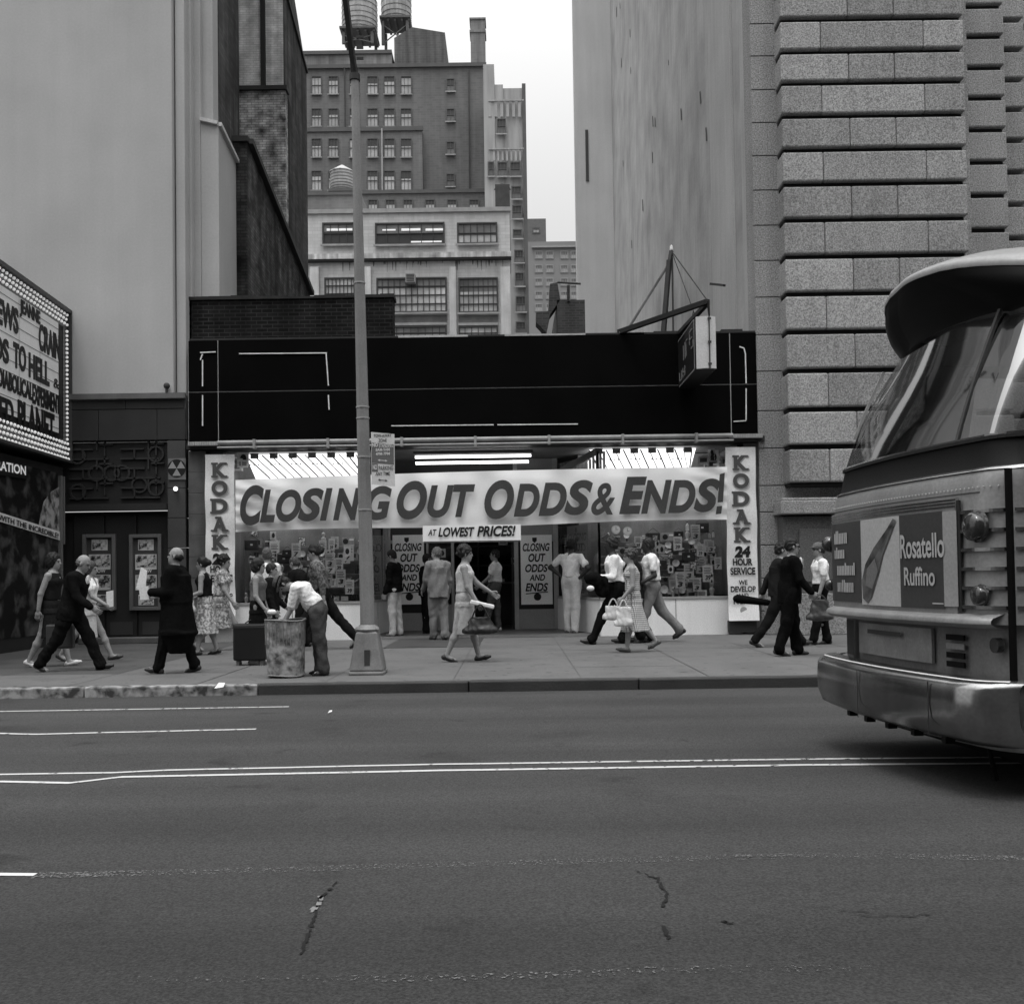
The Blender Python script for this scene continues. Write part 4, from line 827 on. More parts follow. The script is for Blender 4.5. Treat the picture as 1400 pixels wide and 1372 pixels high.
def strip_sign(uc0, uc1, vt, vb, top_off, label, full=True):
    y = YF - .2
    a, c, z0, z1 = rect(uc0, vt, uc1, vb, y); t = thing('shop_sign', label, 'sign', ((a + c) / 2, y, z0)); W = c - a; cx_ = (a + c) / 2
    lean = .0
    def f(s, q): zz = z0 + (z1 - z0) * q; return (a + W * s + .006 * math.sin(q * 14), y + .012 * math.sin(q * 23 + s * 4) - (.06 * (1 - q * 12) if q < .08 else 0), zz)
    b = MB(); b.grid(f, 6, 60); b.build('cloth', M('sign_cloth', .82, .9, .03, 2, spec=.05), t, smooth=True, sharp=180)
    H = z1 - z0; yy = y - .022
    def row(txt, vc, wpx, hpx, ink_, bold=.02, shear=0.0, nm='letter', dx=0):
        zc_ = at((uc0 + uc1) / 2, vc + top_off, y).z; w_ = wpx * y / FL; h_ = hpx * y / FL; b = MB(); b.text(txt, (cx_ - w_ / 2 + dx, yy, zc_ - h_ / 2), XR, XU, w_, h_, bold=bold, shear=shear); b.build(nm, ink_, t)
    gr = M('kodak_ink', .08, .6, .1, 8); sh_ = M('letter_shadow', .42, .7)
    for k, ch in enumerate('KODAK'):
        vc = 632.5 + k * 24.6 ; zc_ = at((uc0 + uc1) / 2, vc + top_off, y).z; w_ = 22 * y / FL; h_ = 20.5 * y / FL; xl = cx_ - w_ / 2; zb_ = zc_ - h_ / 2
        b = MB(); wi = w_ if ch in 'OD' else w_ * .86; b.text(ch, (cx_ - wi / 2 - (.0), yy, zb_), XR, XU, wi, h_, bold=.05)
        s = h_ * .13
        if ch == 'K':
            for (x_, zz) in ((xl - .005, zb_), (xl - .005, zb_ + h_ - s), (xl + w_ * .58, zb_), (xl + w_ * .55, zb_ + h_ - s)): b.add([(x_, yy - .001, zz), (x_ + w_ * .42, yy - .001, zz), (x_ + w_ * .42, yy - .001, zz + s), (x_, yy - .001, zz + s)], [(0, 1, 2, 3)])
        if ch == 'D':
            for zz in (zb_, zb_ + h_ - s): b.add([(xl - .03, yy - .001, zz), (xl + w_ * .3, yy - .001, zz), (xl + w_ * .3, yy - .001, zz + s), (xl - .03, yy - .001, zz + s)], [(0, 1, 2, 3)])
        if ch == 'A':
            for x_ in (xl - .02, xl + w_ * .62): b.add([(x_, yy - .001, zb_), (x_ + w_ * .42, yy - .001, zb_), (x_ + w_ * .42, yy - .001, zb_ + s), (x_, yy - .001, zb_ + s)], [(0, 1, 2, 3)])
            b.add([(xl + w_ * .2, yy - .001, zb_ + h_ - s), (xl + w_ * .6, yy - .001, zb_ + h_ - s), (xl + w_ * .6, yy - .001, zb_ + h_), (xl + w_ * .2, yy - .001, zb_ + h_)], [(0, 1, 2, 3)])
        # pale drop shadow of the lettering
        vs = [(v[0] + .022, v[1] + .006, v[2] - .016) for v in b.v]; fs = list(b.f); b.add(vs, fs, 1)
        b.build('letter', [gr, sh_], t)
    ik = M('ink_black', .015, .5)
    row('24', 754, 22, 15.5, ik, .06, .1); row('HOUR', 768, 27, 9.5, ik, .04); row('SERVICE', 780.5, 34, 10, ik, .035)
    row('WE', 796, 12, 6.5, ik, .03); row('DEVELOP', 805, 34, 8, ik, .03); row('AND', 813.5, 14, 5.5, ik, .02); row('PRINT', 821, 27, 9, ik, .035)
    b = MB(); zc_ = at((uc0 + uc1) / 2, 834 + top_off, y).z; n = 20; b.add([(cx_ + math.cos(2 * math.pi * i / n) * .07, yy, zc_ + math.sin(2 * math.pi * i / n) * .07) for i in range(n)], [tuple(range(n))]); b.build('disc_mark', M('disc_grey', .35), t)
    return t
strip_sign(993.5, 1035, 611, 848, 0, 'tall white vertical sign at the right end of the shop front')
strip_sign(281, 321, 621, 857, 10, 'tall white vertical sign at the left end of the shop front')
for (u0, u1, v0) in ((996, 1034, 848), (281, 319, 858)):
    a, c, z0, z1 = rect(u0, v0, u1, 862, YF - .1); b = MB(); b.box(a, c, YF - .14, YF + .05, .04 if u0 > 500 else .0, z1); tag(b.build('low_block', M('base_white', .45) if u0 < 500 else M('base_dark', .04), loc=(a, YF - .1, 0)), 'low dark block under the right vertical sign' if u0 > 500 else 'low pale block under the left vertical sign', 'base block')
# lowest prices sign
a, c, z0, z1 = rect(578, 717.5, 712, 739, YBN - .13); y = YBN - .13
t = thing('price_banner', 'small white lowest prices banner hanging under the long banner', 'banner', ((a + c) / 2, y, z0))
b = MB(); b.grid(lambda s, q: (a + (c - a) * s, y + .01 * math.sin(s * 13), z0 + (z1 - z0) * q), 20, 2); b.build('cloth', cloth, t, smooth=True)
ik = M('ink_black', .015, .5); 
for txt, u0, u1, va, vb, bo in (('AT', 585, 597, 723.5, 732, .03), ('LOWEST', 599, 649, 720.5, 733.5, .035), ('PRICES!', 652, 705, 718.5, 733, .035)):
    a, c, z0, z1 = rect(u0, va, u1, vb, y - .02); b = MB(); b.text(txt, (a, y - .02, z0), XR, XU, c - a, z1 - z0, bold=bo, shear=.25); b.build('lettering', ik, t)
# two entry posters and the ones in the slanting windows
def poster(o, r, W, H, label, m=None, rows=('CLOSING', 'OUT', 'ODDS', 'AND', 'ENDS'), ghost=False):
    o, r = Vector(o), Vector(r).normalized(); n = r.cross(XU).normalized()    # n points to the viewer side
    t = thing('paper_poster', label, 'poster', o); e = n * .006
    b = MB(); b.add([o, o + r * W, o + r * W + XU * H, o + XU * H], [(0, 1, 2, 3)]); b.build('sheet', m or M('poster_white', .88, .7, .03, 3), t)
    ik_ = M('ink_black', .015, .5) if not ghost else M('ink_mid', .10, .6)
    wd = {'CLOSING': .86, 'OUT': .55, 'ODDS': .72, 'AND': .5, 'ENDS': .72}; tp = .90
    hs = (.115, .12, .115, .09, .12); z = H * .88
    for k, tx in enumerate(rows):
        h_ = H * hs[k]; w_ = W * wd[tx]; b = MB(); b.text(tx, o + r * (W * (.5 + .02 * (k % 2)) - w_ / 2) + XU * (z - h_) + e, r, XU, w_, h_, bold=.03, shear=.22); b.build('lettering', ik_, t); z -= h_ + H * .033
    b = MB(); b.bar(o + r * W * .15 + XU * (z - H * .0) + e, o + r * W * .85 + XU * (z + H * .025) + e, .006, .02); b.build('underline', ik_, t)
    b = MB(); cc = o + r * W * .52 + XU * (z - H * .045) + e; q = 16; b.add([cc + r * math.cos(2 * math.pi * i / q) * W * .12 + XU * math.sin(2 * math.pi * i / q) * W * .12 for i in range(q)], [tuple(range(q))]); b.build('disc_mark', ik_, t)
    cc = o + r * W * .45 + XU * H * .93 + e; b = MB(); b.add([cc + r * x_ + XU * z_ for x_, z_ in ((-.05, .05), (-.05, -.02), (0, -.07), (.05, -.02), (.05, .05))], [(0, 1, 2, 3, 4)]); b.build('emblem', ik_, t)
y = YB0 - .02
for (u0, u1, lb) in ((537, 580, 'white closing out poster left of the shop door behind the boy'), (712, 755, 'white closing out poster right of the shop door, fully visible')):
    a, c, z0, z1 = rect(u0, 731, u1, 826, y); poster((a, y, z0), (1, 0, 0), c - a, z1 - z0, lb)
dR = Vector((R0 - RB, YF - YB0, 0)).normalized(); dL = Vector((LB - L1, YB0 - YF, 0)).normalized()
nR = dR.cross(XU); pr = Vector((RB, YB0, 0)) + dR * .45; 
poster((pr.x + .06, pr.y + .12, .85), dR, 1.15, 1.45, 'faint closing out poster inside the slanting glass of the right show window', M('poster_grey', .25, .7), ghost=True)
pl = Vector((L1, YF, 0)) + dL * .5; poster((pl.x - .08, pl.y + .14, .85), dL, 1.15, 1.45, 'faint closing out poster inside the slanting glass of the left show window', M('poster_grey', .25, .7), ghost=True)
# ------------------------------------------------------------------ blade sign and its truss
sx0 = at(927, 490, 20.45); XS = sx0.x; YS1 = 18.45; ztop = at(955, 433, YS1).z; zbot = at(955, 504, YS1).z
t = thing('blade_sign', 'dark projecting box sign with pale edge hanging over the shop fascia', 'sign', (XS + .18, YS1, zbot))
WS = .36
b = MB(); b.box(XS, XS + WS, YS1 + .02, 20.42, zbot, ztop); b.build('box', M('sign_black', .012, .45), t)
b = MB(); 
def edge(s, q): return (XS + WS * (.0 + 1.0 * s), YS1 + .0 - .05 * math.sin(s * math.pi), zbot + (ztop - zbot) * q)
b.grid(edge, 8, 1); b.add([(XS, YS1, zbot), (XS + WS, YS1, zbot), (XS + WS, YS1 + .02, zbot), (XS, YS1 + .02, zbot)], [(0, 1, 2, 3)]); b.build('end_face', M('sign_edge', .55, .5, .12, 3), t, smooth=True)
b = MB(); b.box(XS + WS * .62, XS + WS * .62 + .02, YS1 - .065, YS1 - .04, zbot, ztop)
for q in (.08, .5, .95): b.box(XS + WS * .6 - .01, XS + WS * .6 + .05, YS1 - .075, YS1 - .055, zbot + (ztop - zbot) * q - .02, zbot + (ztop - zbot) * q + .02)
b.build('seam', M('metal_dark', .05), t)
b = MB(); o = Vector((XS - .006, 20.25, 0)); r = Vector((0, -1, 0)); 
ln = M('neon_pale', .22, .6)
zz = zbot + .1; LX = lambda s, q: Vector((XS - .01, 20.35 - 1.8 * s, zbot + (ztop - zbot) * q))
for poly in ([(.06, .30), (.06, .12), (.2, .12), (.2, .3)], [(.28, .12), (.28, .32)], [(.28, .22), (.4, .22)], [(.4, .12), (.4, .32)], [(.34, .45), (.34, .75)], [(.44, .45), (.44, .78)], [(.5, .48), (.5, .78), (.6, .78)], [(.72, .6), (.72, .85), (.88, .85)], [(.72, .7), (.86, .7)], [(.8, .5), (.92, .5), (.92, .62)], [(0.02, .02), (.98, .02)], [(.02, .98), (.98, .98)], [(.98, .02), (.98, .98)]):
    for p, q in zip(poly, poly[1:]): b.bar(LX(*p), LX(*q), .012, .02)
b.build('neon_outline', ln, t)
b = MB(); xx = XS + WS + .01
for k in range(9): b.box(xx - .01, xx + .02, YS1 + .25, YS1 + .29, zbot + .1 + k * .1, zbot + .13 + k * .1)
b.build('neon_stud', ln, t)
TR = thing('sign_truss', 'dark steel tripod truss on the shop roof holding the blade sign', 'bracket', at(912, 456, 21.2))
apex = at(918, 343, 21.0); tip = at(968, 412, YS1 + .1); st = M('steel_dark', .018, .6, .3, 3); sp_ = M('steel_rust', .12, .7, .4, 3)
def member(p, q, w_, m, nm='strut'): b = MB(); b.bar(p, q, w_, w_); b.build(nm, m, TR)
member(at(846, 454, 20.6), tip, .09, st, 'boom'); member(at(929, 455, 20.5), tip + Vector((0, .02, -.02)), .075, st, 'boom')
member(at(907, 456, 20.6), at(915, 356, 20.9), .085, st); member(at(859, 449, 20.5), at(916, 358, 20.95), .045, sp_); member(at(920.5, 455, 21.6), at(919, 352, 21.1), .04, sp_)
member(at(915, 362, 20.9), apex, .07, st, 'mast_head')
b = MB(); b.ball(apex + Vector((0, 0, .03)), .04, rz=.1, n=8); b.build('finial', M('finial_pale', .6), TR)
b = MB(); b.tube(apex, tip, .013, n=6); b.build('cable', st, TR); b = MB(); b.tube(apex, at(950, 430, 19.4), .010, n=6); b.build('cable', st, TR)
b = MB(); b.tube(tip, (tip.x + .03, tip.y + .05, ztop), .03, .015, n=6); b.build('hanger', st, TR)
b = MB(); b.tube((XS + .15, 20.0, ztop), at(948, 425, 20.0), .012, n=6); b.build('hanger', st, TR)
# ------------------------------------------------------------------ merchandise in the show windows
rnd = random.Random(21)
def proto(name, label, cat, builder):
    t = thing(name, label, cat, (0, 0, 0)); builder(t); return t
gm_ = [M('goods_%d' % i, c, .5, .25, 8) for i, c in enumerate((.03, .16, .35, .6, .85))]
def m_carton(k):
    def f(t):
        b = MB(); b.box(-.09, .09, -.05, .05, 0, .13); b.build('carton_body', gm_[k], t)
        b = MB(); b.box(-.06, .06, -.053, -.051, .03, .10); b.build('printed_label', gm_[(k + 3) % 5], t)
    return f
def m_camera(t):
    b = MB(); b.box(-.075, .075, -.03, .03, 0, .09); b.box(-.03, .03, -.028, .028, .09, .12); b.build('camera_body', gm_[1], t, bevel=.008)
    b = MB(); b.tube((0, -.03, .045), (0, -.075, .045), .035, .032, 14); b.build('lens', gm_[0], t); b = MB(); b.box(-.07, .07, -.032, -.0305, .075, .09); b.build('top_plate', gm_[4], t)
def m_bino(t):
    b = MB()
    for s in (-1, 1): b.tube((s * .035, 0, 0), (s * .028, 0, .1), .03, .026, 12); b.tube((s * .028, 0, .1), (s * .025, 0, .16), .018, .022, 12)
    b.box(-.02, .02, -.01, .01, .05, .1); b.build('barrels', gm_[0], t, smooth=True); 
def m_clock(t):
    b = MB(); n = 24; b.tube((0, .03, .1), (0, -.02, .1), .1, n=24); b.build('case', gm_[3], t)
    b = MB(); b.tube((0, -.021, .1), (0, -.023, .1), .085, n=24); b.build('dial', gm_[4], t); b = MB(); b.bar((0, -.026, .1), (0, -.026, .16), .008); b.bar((0, -.026, .1), (.045, -.026, .1), .008); b.build('hand', gm_[0], t)
def m_card(k, txt):
    def f(t):
        b = MB(); b.add([(-.095, 0, 0), (.095, 0, 0), (.095, .02, .31), (-.095, .02, .31)], [(0, 1, 2, 3)]); b.build('card', M('card_white', .66, .7, .08, 9) if k else M('card_cream', .5, .7, .1, 9), t)
        b = MB(); b.text(txt, (-.05, -.006, .03), XR, XU, .1, .09, bold=.03, shear=.15)
        for j in range(4): b.add([(-.07, .006 + .003 * j, .16 + .03 * j), (.07 - .02 * (j % 2), .006 + .003 * j, .16 + .03 * j), (.07 - .02 * (j % 2), .007 + .003 * j, .17 + .03 * j), (-.07, .007 + .003 * j, .17 + .03 * j)], [(0, 1, 2, 3)])
        b.build('print', gm_[0], t)
    return f
def m_figure(t):
    b = MB(); b.lathe((0, 0, 0), [(.05, 0), (.05, .015), (.02, .03), (.035, .08), (.04, .12), (.015, .15), (.03, .17), (.03, .2), (0, .225)], 14); b.build('statuette_body', gm_[3], t, smooth=True)
def m_radio(t):
    b = MB(); b.box(-.12, .12, -.035, .035, 0, .15); b.build('case', gm_[2], t, bevel=.01); b = MB(); b.tube((-.05, -.036, .075), (-.05, -.04, .075), .05, n=16); b.build('speaker', gm_[0], t)
    b = MB(); b.box(.02, .10, -.038, -.0355, .09, .12); b.build('dial', gm_[4], t)
def m_fold(t):   # dangling strip of carded goods
    b = MB(); b.add([(-.05, 0, 0), (.05, .01, .0), (.055, 0, .12), (-.045, .02, .12)], [(0, 1, 2, 3)]); b.add([(-.05, -.01, .13), (.05, 0, .13), (.05, .01, .27), (-.05, 0, .27)], [(0, 1, 2, 3)]); b.build('backing_card', gm_[3], t)
    b = MB(); b.ball((0, -.015, .06), .028, .012, .04, 8); b.build('trinket', gm_[0], t); b = MB(); b.ball((.005, -.015, .2), .026, .012, .045, 8); b.build('trinket', gm_[0], t)
def m_pic(t):
    b = MB(); b.box(-.09, .09, 0, .01, 0, .25); b.build('mount', gm_[4], t); b = MB(); b.ball((0, -.004, .12), .055, .004, .075, 12); b.build('emblem', gm_[0], t)
def m_tele(t):
    b = MB(); b.tube((-.14, 0, .03), (.1, 0, .16), .018, .03, 12); b.tube((0, 0, .08), (0, 0, 0), .012); b.build('telescope_tube', gm_[1], t, smooth=True); b = MB(); b.tube((.1, 0, .16), (.12, 0, .17), .034, n=12); b.build('lens_ring', gm_[4], t)
def m_case(t):
    b = MB(); b.box(-.11, .11, -.05, .05, 0, .16); b.build('case_body', gm_[0], t, bevel=.015); b = MB(); b.bar((-.11, 0, .16), (0, 0, .24), .012); b.bar((.11, 0, .16), (0, 0, .24), .012); b.build('strap', gm_[1], t); b = MB(); b.box(-.02, .02, -.055, -.05, .07, .1); b.build('clasp', gm_[4], t)
def m_flash(t):
    b = MB(); b.lathe((0, 0, 0), [(.0, 0), (.03, .005), (.06, .03), (.065, .035)], 18); vs = [(v[0], -v[2] * 1.0, v[1] + .13) for v in b.v]; b.v = vs; b.build('reflector', gm_[4], t, smooth=True); b = MB(); b.box(-.015, .015, .0, .03, 0, .12); b.build('grip', gm_[0], t)
def m_bottle(t):
    b = MB(); b.lathe((0, 0, 0), [(0, 0), (.03, 0), (.03, .08), (.012, .1), (.012, .12)], 12); b.build('glass_body', gm_[3], t, smooth=True); b = MB(); b.tube((0, 0, .12), (0, 0, .14), .014); b.build('cap', gm_[0], t)
def m_frame(t):
    b = MB(); b.box(-.07, .07, 0, .012, 0, .17); b.build('frame', gm_[1], t); b = MB(); b.box(-.055, .055, -.003, -.001, .015, .155); b.build('print', picture('goods_print', .04, .7, 22, thr=.5, soft=.06), t)
def m_film(t):
    b = MB()
    for k in range(4): b.box(-.05 + .004 * (k % 2), .05 + .004 * (k % 3), -.03, .03, .031 * k, .031 * k + .029, k % 3)
    b.build('box_stack', [gm_[4], gm_[2], gm_[0]], t)
KINDS = [('goods_carton', 'dark boxed article', 'box', m_carton(0)), ('goods_carton', 'grey boxed article', 'box', m_carton(2)), ('goods_carton', 'white boxed article', 'box', m_carton(4)), ('camera', 'small camera with round lens', 'camera', m_camera),
         ('binoculars', 'upright black binoculars', 'binoculars', m_bino), ('table_clock', 'round pale clock', 'clock', m_clock), ('price_card', 'white price card with one bold price', 'price card', m_card(1, '7')), ('price_card', 'white price card with one bold price', 'price card', m_card(1, '39')),
         ('price_card', 'cream price card', 'price card', m_card(0, '3')), ('statuette', 'small pale statuette', 'statuette', m_figure), ('radio', 'small grey radio with round speaker', 'radio', m_radio), ('carded_goods', 'hanging carded trinkets', 'trinkets', m_fold),
         ('picture_card', 'white card with oval emblem', 'card', m_pic), ('telescope', 'slanting small telescope', 'telescope', m_tele), ('camera_case', 'black camera case with strap', 'case', m_case),
         ('flash_gun', 'round silvery flash reflector', 'flash gun', m_flash), ('bottle', 'small pale capped bottle', 'bottle', m_bottle), ('framed_picture', 'small framed picture', 'picture', m_frame), ('film_boxes', 'short stack of film boxes', 'film boxes', m_film)]
PR = []
for nm, lb, ct, f in KINDS: PR.append([proto(nm, lb, ct, f), lb, ct, False])
def put(k, x, y, z, where, grp, sc=1.0):
    p, lb, ct, used = PR[k]; lab = lb + ' ' + where
    if not used: o = p; PR[k][3] = True; o.location = (x, y, z); o.rotation_euler = (0, 0, rnd.uniform(-.3, .3)); o.scale = (sc,) * 3; o['label'] = lab; o['group'] = grp + ': ' + lb
    else: dup(p, (x, y, z), rnd.uniform(-.3, .3), lab, grp + ': ' + lb, scale=sc)
shelf_m = M('shelf_line', .3, .4)
def window(xa_, xb_, wh, side):
    # glass shelves on brackets
    rows = [(SZ - .03, YF + .35), (SZ - .03, YF + .75), (SZ + .28, YF + .95), (SZ + .56, YF + 1.1), (SZ + .86, YF + 1.2), (SZ + 1.16, YF + 1.25)]
    for j, (z, y) in enumerate(rows):
        if j >= 2:
            b = MB(); b.box(xa_, xb_, y - .09, y + .12, z - .02, z - .002); b.build('display_shelf', shelf_m, SH)
        x = xa_ + .1
        while x < xb_ - .08:
            low = [0, 1, 2, 3, 4, 9, 10, 13, 14, 3, 15, 15, 16, 17, 18, 2, 3, 16]; k = rnd.choice(low)
            if rnd.random() < .9: put(k, x, y + rnd.uniform(-.04, .03), z, 'set out in the ' + wh, 'goods in the ' + wh, rnd.uniform(.9, 1.4))
            x += rnd.uniform(.14, .22) * (1.0 if j < 4 else 1.3)
    # price cards and dangling cards nearer the glass
    n = 34 if side == 'R' else 30
    for i in range(n):
        x = rnd.uniform(xa_ + .1, xb_ - .1); z = rnd.uniform(SZ + .05, SZ + 1.15); k = rnd.choice([6, 7, 8, 8, 11, 17, 17, 18])
        put(k, x, YF + rnd.uniform(.18, .8), z, 'hung inside the ' + wh, 'cards in the ' + wh, rnd.uniform(.7, 1.1))
    for i in range(22 if side == 'R' else 10):
        x = rnd.uniform(xa_ + (xb_ - xa_) * (.45 if side == 'R' else .0), xb_ - .05 if side == 'R' else xa_ + .9); z = rnd.uniform(SZ + .5, SZ + 1.35)
        put(rnd.choice([11, 16, 17, 18, 15, 14]), x, YF + rnd.uniform(.25, .9), z, 'hung inside the ' + wh, 'cards in the ' + wh, rnd.uniform(.8, 1.3))
window(L0 + .02, L1 - .1, 'left show window', 'L'); window(R0 + .1, R1 - .02, 'right show window', 'R')
# items matched to the photo
for (u, v, k, sc) in ((353, 797, 6, 1.0), (405, 762, 6, .95), (475, 760, 12, .8), (452, 784, 6, .9), (466, 800, 8, 1.05), (478, 812, 7, .95)): p = at(u, v, YF + .2); put(k, p.x, p.y, p.z, 'just behind the left show window glass', 'front cards in the left show window', sc)
for (u, v, k, sc) in ((942, 792, 8, 1.05), (968, 795, 7, 1.1), (930, 803, 6, 1.0), (953, 808, 8, .9), (972, 755, 8, .8), (982, 778, 6, .8), (917, 783, 12, .6)): p = at(u, v, YF + .2); put(k, p.x, p.y, p.z, 'just behind the right show window glass', 'front cards in the right show window', sc)
for (u, v) in ((842, 730), (858, 732)): p = at(u, v, YF + .9); put(5, p.x, p.y, p.z, 'high at the left end of the right show window', 'clocks high in the right show window', .95)
# goods seen above the banner, left and right ends
for (u0, u1, w_) in ((324, 336, 'left'), (955, 992, 'right')):
    for i in range(5 if w_ == 'left' else 9):
        p = at(rnd.uniform(u0, u1), rnd.uniform(626, 648), YF + .3); put(rnd.choice([11, 12, 2, 1]), p.x, p.y, p.z, 'high above the banner, %s end of the shop' % w_, 'goods above the banner, %s end' % w_, 1.2)
# things on the shelves inside
for i in range(26): put(rnd.choice([0, 1, 2, 3, 10]), rnd.uniform(-3.3, 2.8), 26.5, rnd.choice([.54, 1.04, 1.54, 2.04]), 'on the dim shelves at the back of the shop', 'goods at the back of the shop', 1.3)
for (u, v, k) in ((592, 800, 6), (605, 762, 12), (598, 782, 8), (610, 812, 7)): p = at(u, v, YB0 + .12); put(k, p.x, p.y, p.z, 'behind the shut shop door glass', 'cards on the shop door', .8)
# ------------------------------------------------------------------ theatre marquee
mo = at(92.5, 632, YF); MZ0 = at(92.5, 632, YF).z; MZ1 = at(92.5, 426, YF).z
md = Vector((.067, -1, 0)).normalized(); mn = Vector((1, .067, 0)).normalized()      # md runs toward the street, mn faces right
MO = Vector((mo.x, YF, 0))
def mq(u, v, off=0.0):
    r = ray(u, v); c = Vector((0, 0, CAMZ)); t_ = ((MO + mn * off - c).dot(mn)) / r.dot(mn); return c + r * t_
MQ = thing('theatre_marquee', 'theatre marquee with changeable black letters and rows of lit bulbs', 'marquee', (mo.x, YF, MZ0))
LM = 6.6
P = lambda s, z, o=0.0: MO + md * s + mn * o + XU * z
b = MB(); b.hexa([P(0, MZ0, -.03), P(LM, MZ0, -.03), P(LM, MZ0, -2.5), P(0, MZ0, -2.5)], [P(0, MZ1, -.03), P(LM, MZ1, -.03), P(LM, MZ1, -2.5), P(0, MZ1, -2.5)]); b.build('sign_box', M('marquee_dark', .03, .5), MQ, fixn=True)
# rim
mfr = M('marquee_rim', .05, .4)
for (s0, s1, z0, z1) in ((0, LM, MZ1 - .05, MZ1 + .02), (0, LM, MZ0 - .02, MZ0 + .03), (-.02, .04, MZ0, MZ1)):
    b = MB(); b.hexa([P(s0, z0, -.03), P(s1, z0, -.03), P(s1, z0, .1), P(s0, z0, .1)], [P(s0, z1, -.03), P(s1, z1, -.03), P(s1, z1, .1), P(s0, z1, .1)]); b.build('rim', mfr, MQ, fixn=True)
si = .52; zi0, zi1 = MZ0 + .52, MZ1 - .36
b = MB(); b.hexa([P(si - .25, zi0 - .14, .0), P(LM, zi0 - .14, .0), P(LM, zi0 - .14, -.02), P(si - .25, zi0 - .14, -.02)], [P(si - .25, zi1 + .1, .0), P(LM, zi1 + .1, .0), P(LM, zi1 + .1, -.02), P(si - .25, zi1 + .1, -.02)]); b.build('inner_frame', M('marquee_black', .012, .5), MQ, fixn=True)
b = MB(); b.add([P(si, zi0, .015), P(LM, zi0, .015), P(LM, zi1, .015), P(si, zi1, .015)], [(0, 1, 2, 3)])
rail = M('rail_dark', .04, .4); 
for k in range(10):
    zz = zi0 + (zi1 - zi0) * (k + .35) / 10; b.add([P(si, zz, .022), P(LM, zz, .022), P(LM, zz + .012, .022), P(si, zz + .012, .022)], [(0, 1, 2, 3)], 1)
for s_ in (1.45, 2.4, 3.35, 4.3): b.add([P(s_, zi0, .019), P(s_ + .01, zi0, .019), P(s_ + .01, zi1, .019), P(s_, zi1, .019)], [(0, 1, 2, 3)], 1)
b.build('letter_board', [M('opal_panel', .62, .4, .06, 3, emit=.07), rail], MQ)
lk = M('letter_black', .012, .5)
def mtext(tx, u0, u1, vt, vb, bold=.03, cond=1):
    uc = (u0 + u1) / 2; z0, z1 = mq(uc, vb, .03).z, mq(uc, vt, .03).z; a = mq(u0, vb, .032); c = mq(u1, vb, .032); w_ = (Vector((c.x, c.y, 0)) - Vector((a.x, a.y, 0))).length
    b = MB(); b.text(tx, (a.x, a.y, z0), -md, XU, w_, z1 - z0, bold=bold * 1.1, d=.012); b.build('lettering', lk, MQ)
mtext('EWS', -3, 25.5, 414, 450); mtext('NDR', -34, -4, 395, 438); mtext('JEANNE', 28, 55.5, 417, 441); mtext('CRAIN', 54, 82, 450, 486)
mtext('DS', -8, 12.5, 460, 494); mtext('TO', 19, 36, 471, 506); mtext('HELL', 40, 68, 489, 522); mtext('DIABOLICAL', -2, 45, 513, 538); mtext('EXPERIMENT', 45, 82, 533, 559)
mtext('LED', -8, 19, 543, 578); mtext('PLANET', 25, 75, 556, 598); mtext('&', 74, 81, 518, 531, .0); mtext('&', 74, 81, 592, 604, .0)
# bulbs
bulbm = M('bulb_warm', .9, emit=.28); bm0 = MB(); bm0.ball((0, 0, 0), .031, n=8); pts = []
for r_ in range(3):
    for i in range(44): pts.append(P(.12 + .15 * i + .05 * (r_ % 2), MZ1 - .30 + .1 * r_, .04))
for r_ in range(4):
    for i in range(44): pts.append(P(.06 + .15 * i + .05 * (r_ % 2), MZ0 + .06 + .1 * r_, .04))
for i in range(26): pts.append(P(.13, MZ0 + .45 + i * (MZ1 - MZ0 - .8) / 26, .04)); 
pts = [p for p in pts if p.y > 16.6]; 
src = bm0.build('bulb', bulbm, MQ, smooth=True); # nearest 100 as single bulbs, the rest as one part
random.Random(3).shuffle(pts)
for p in pts[1:100]: o = src.copy(); COL.objects.link(o); o.location = p
src.location = pts[0]
b = MB()
for p in pts[100:]: b.ball(p, .031, n=6)
tag(b.build('bulb_field', bulbm, MQ, smooth=True), kind='stuff')
b = MB()
for (s0, s1, z0, z1) in ((.05, LM, MZ1 - .36, MZ1 - .05), (.05, LM, MZ0 + .03, MZ0 + .42), (.04, .24, MZ0 + .42, MZ1 - .36)): b.add([P(s0, z0, .002), P(s1, z0, .002), P(s1, z1, .002), P(s0, z1, .002)], [(0, 1, 2, 3)])
b.build('bulb_tray', M('bulb_tray', .12, .4), MQ)
# display wall under the marquee
XW = -(700 - 87) * 20.5 / 1400
PW = thing('display_wall', 'dark theatre poster wall under the marquee with slanted white caption strip', 'poster wall', (XW, YF, 0))
b = MB(); b.box(XW - 3, XW, 13.2, YF - .13, 0, MZ0 - .12); b.build('wall_box', M('wall_black', .02, .6, .3, 2), PW)
def wq(u, v, off=0.0): r = ray(u, v); t_ = (XW + off) / r.x; return Vector((0, 0, CAMZ)) + r * t_
b = MB(); b.add([(XW + .012, 20.2, .25), (XW + .012, 13.3, .25), (XW + .012, 13.3, 3.4), (XW + .012, 20.2, 3.4)], [(0, 3, 2, 1)]); b.build('poster_collage', picture('collage_dark', .006, .09, 2.3, thr=.58, soft=.1), PW)
b = MB(); q = [wq(u, v, .02) for u, v in ((52, 722), (56, 700), (60, 685), (70, 672), (81.5, 665), (82, 731))]; b.add(q, [tuple(range(6))]); b.build('poster_figure', picture('collage_light', .03, .34, 5.5, thr=.48, soft=.1), PW)
b = MB(); b.add([wq(*p, .03) for p in ((-60, 694), (82, 738.5), (82, 726.5), (-60, 681))], [(0, 1, 2, 3)]); b.build('caption_strip', M('strip_white', .6, .6, .05), PW)
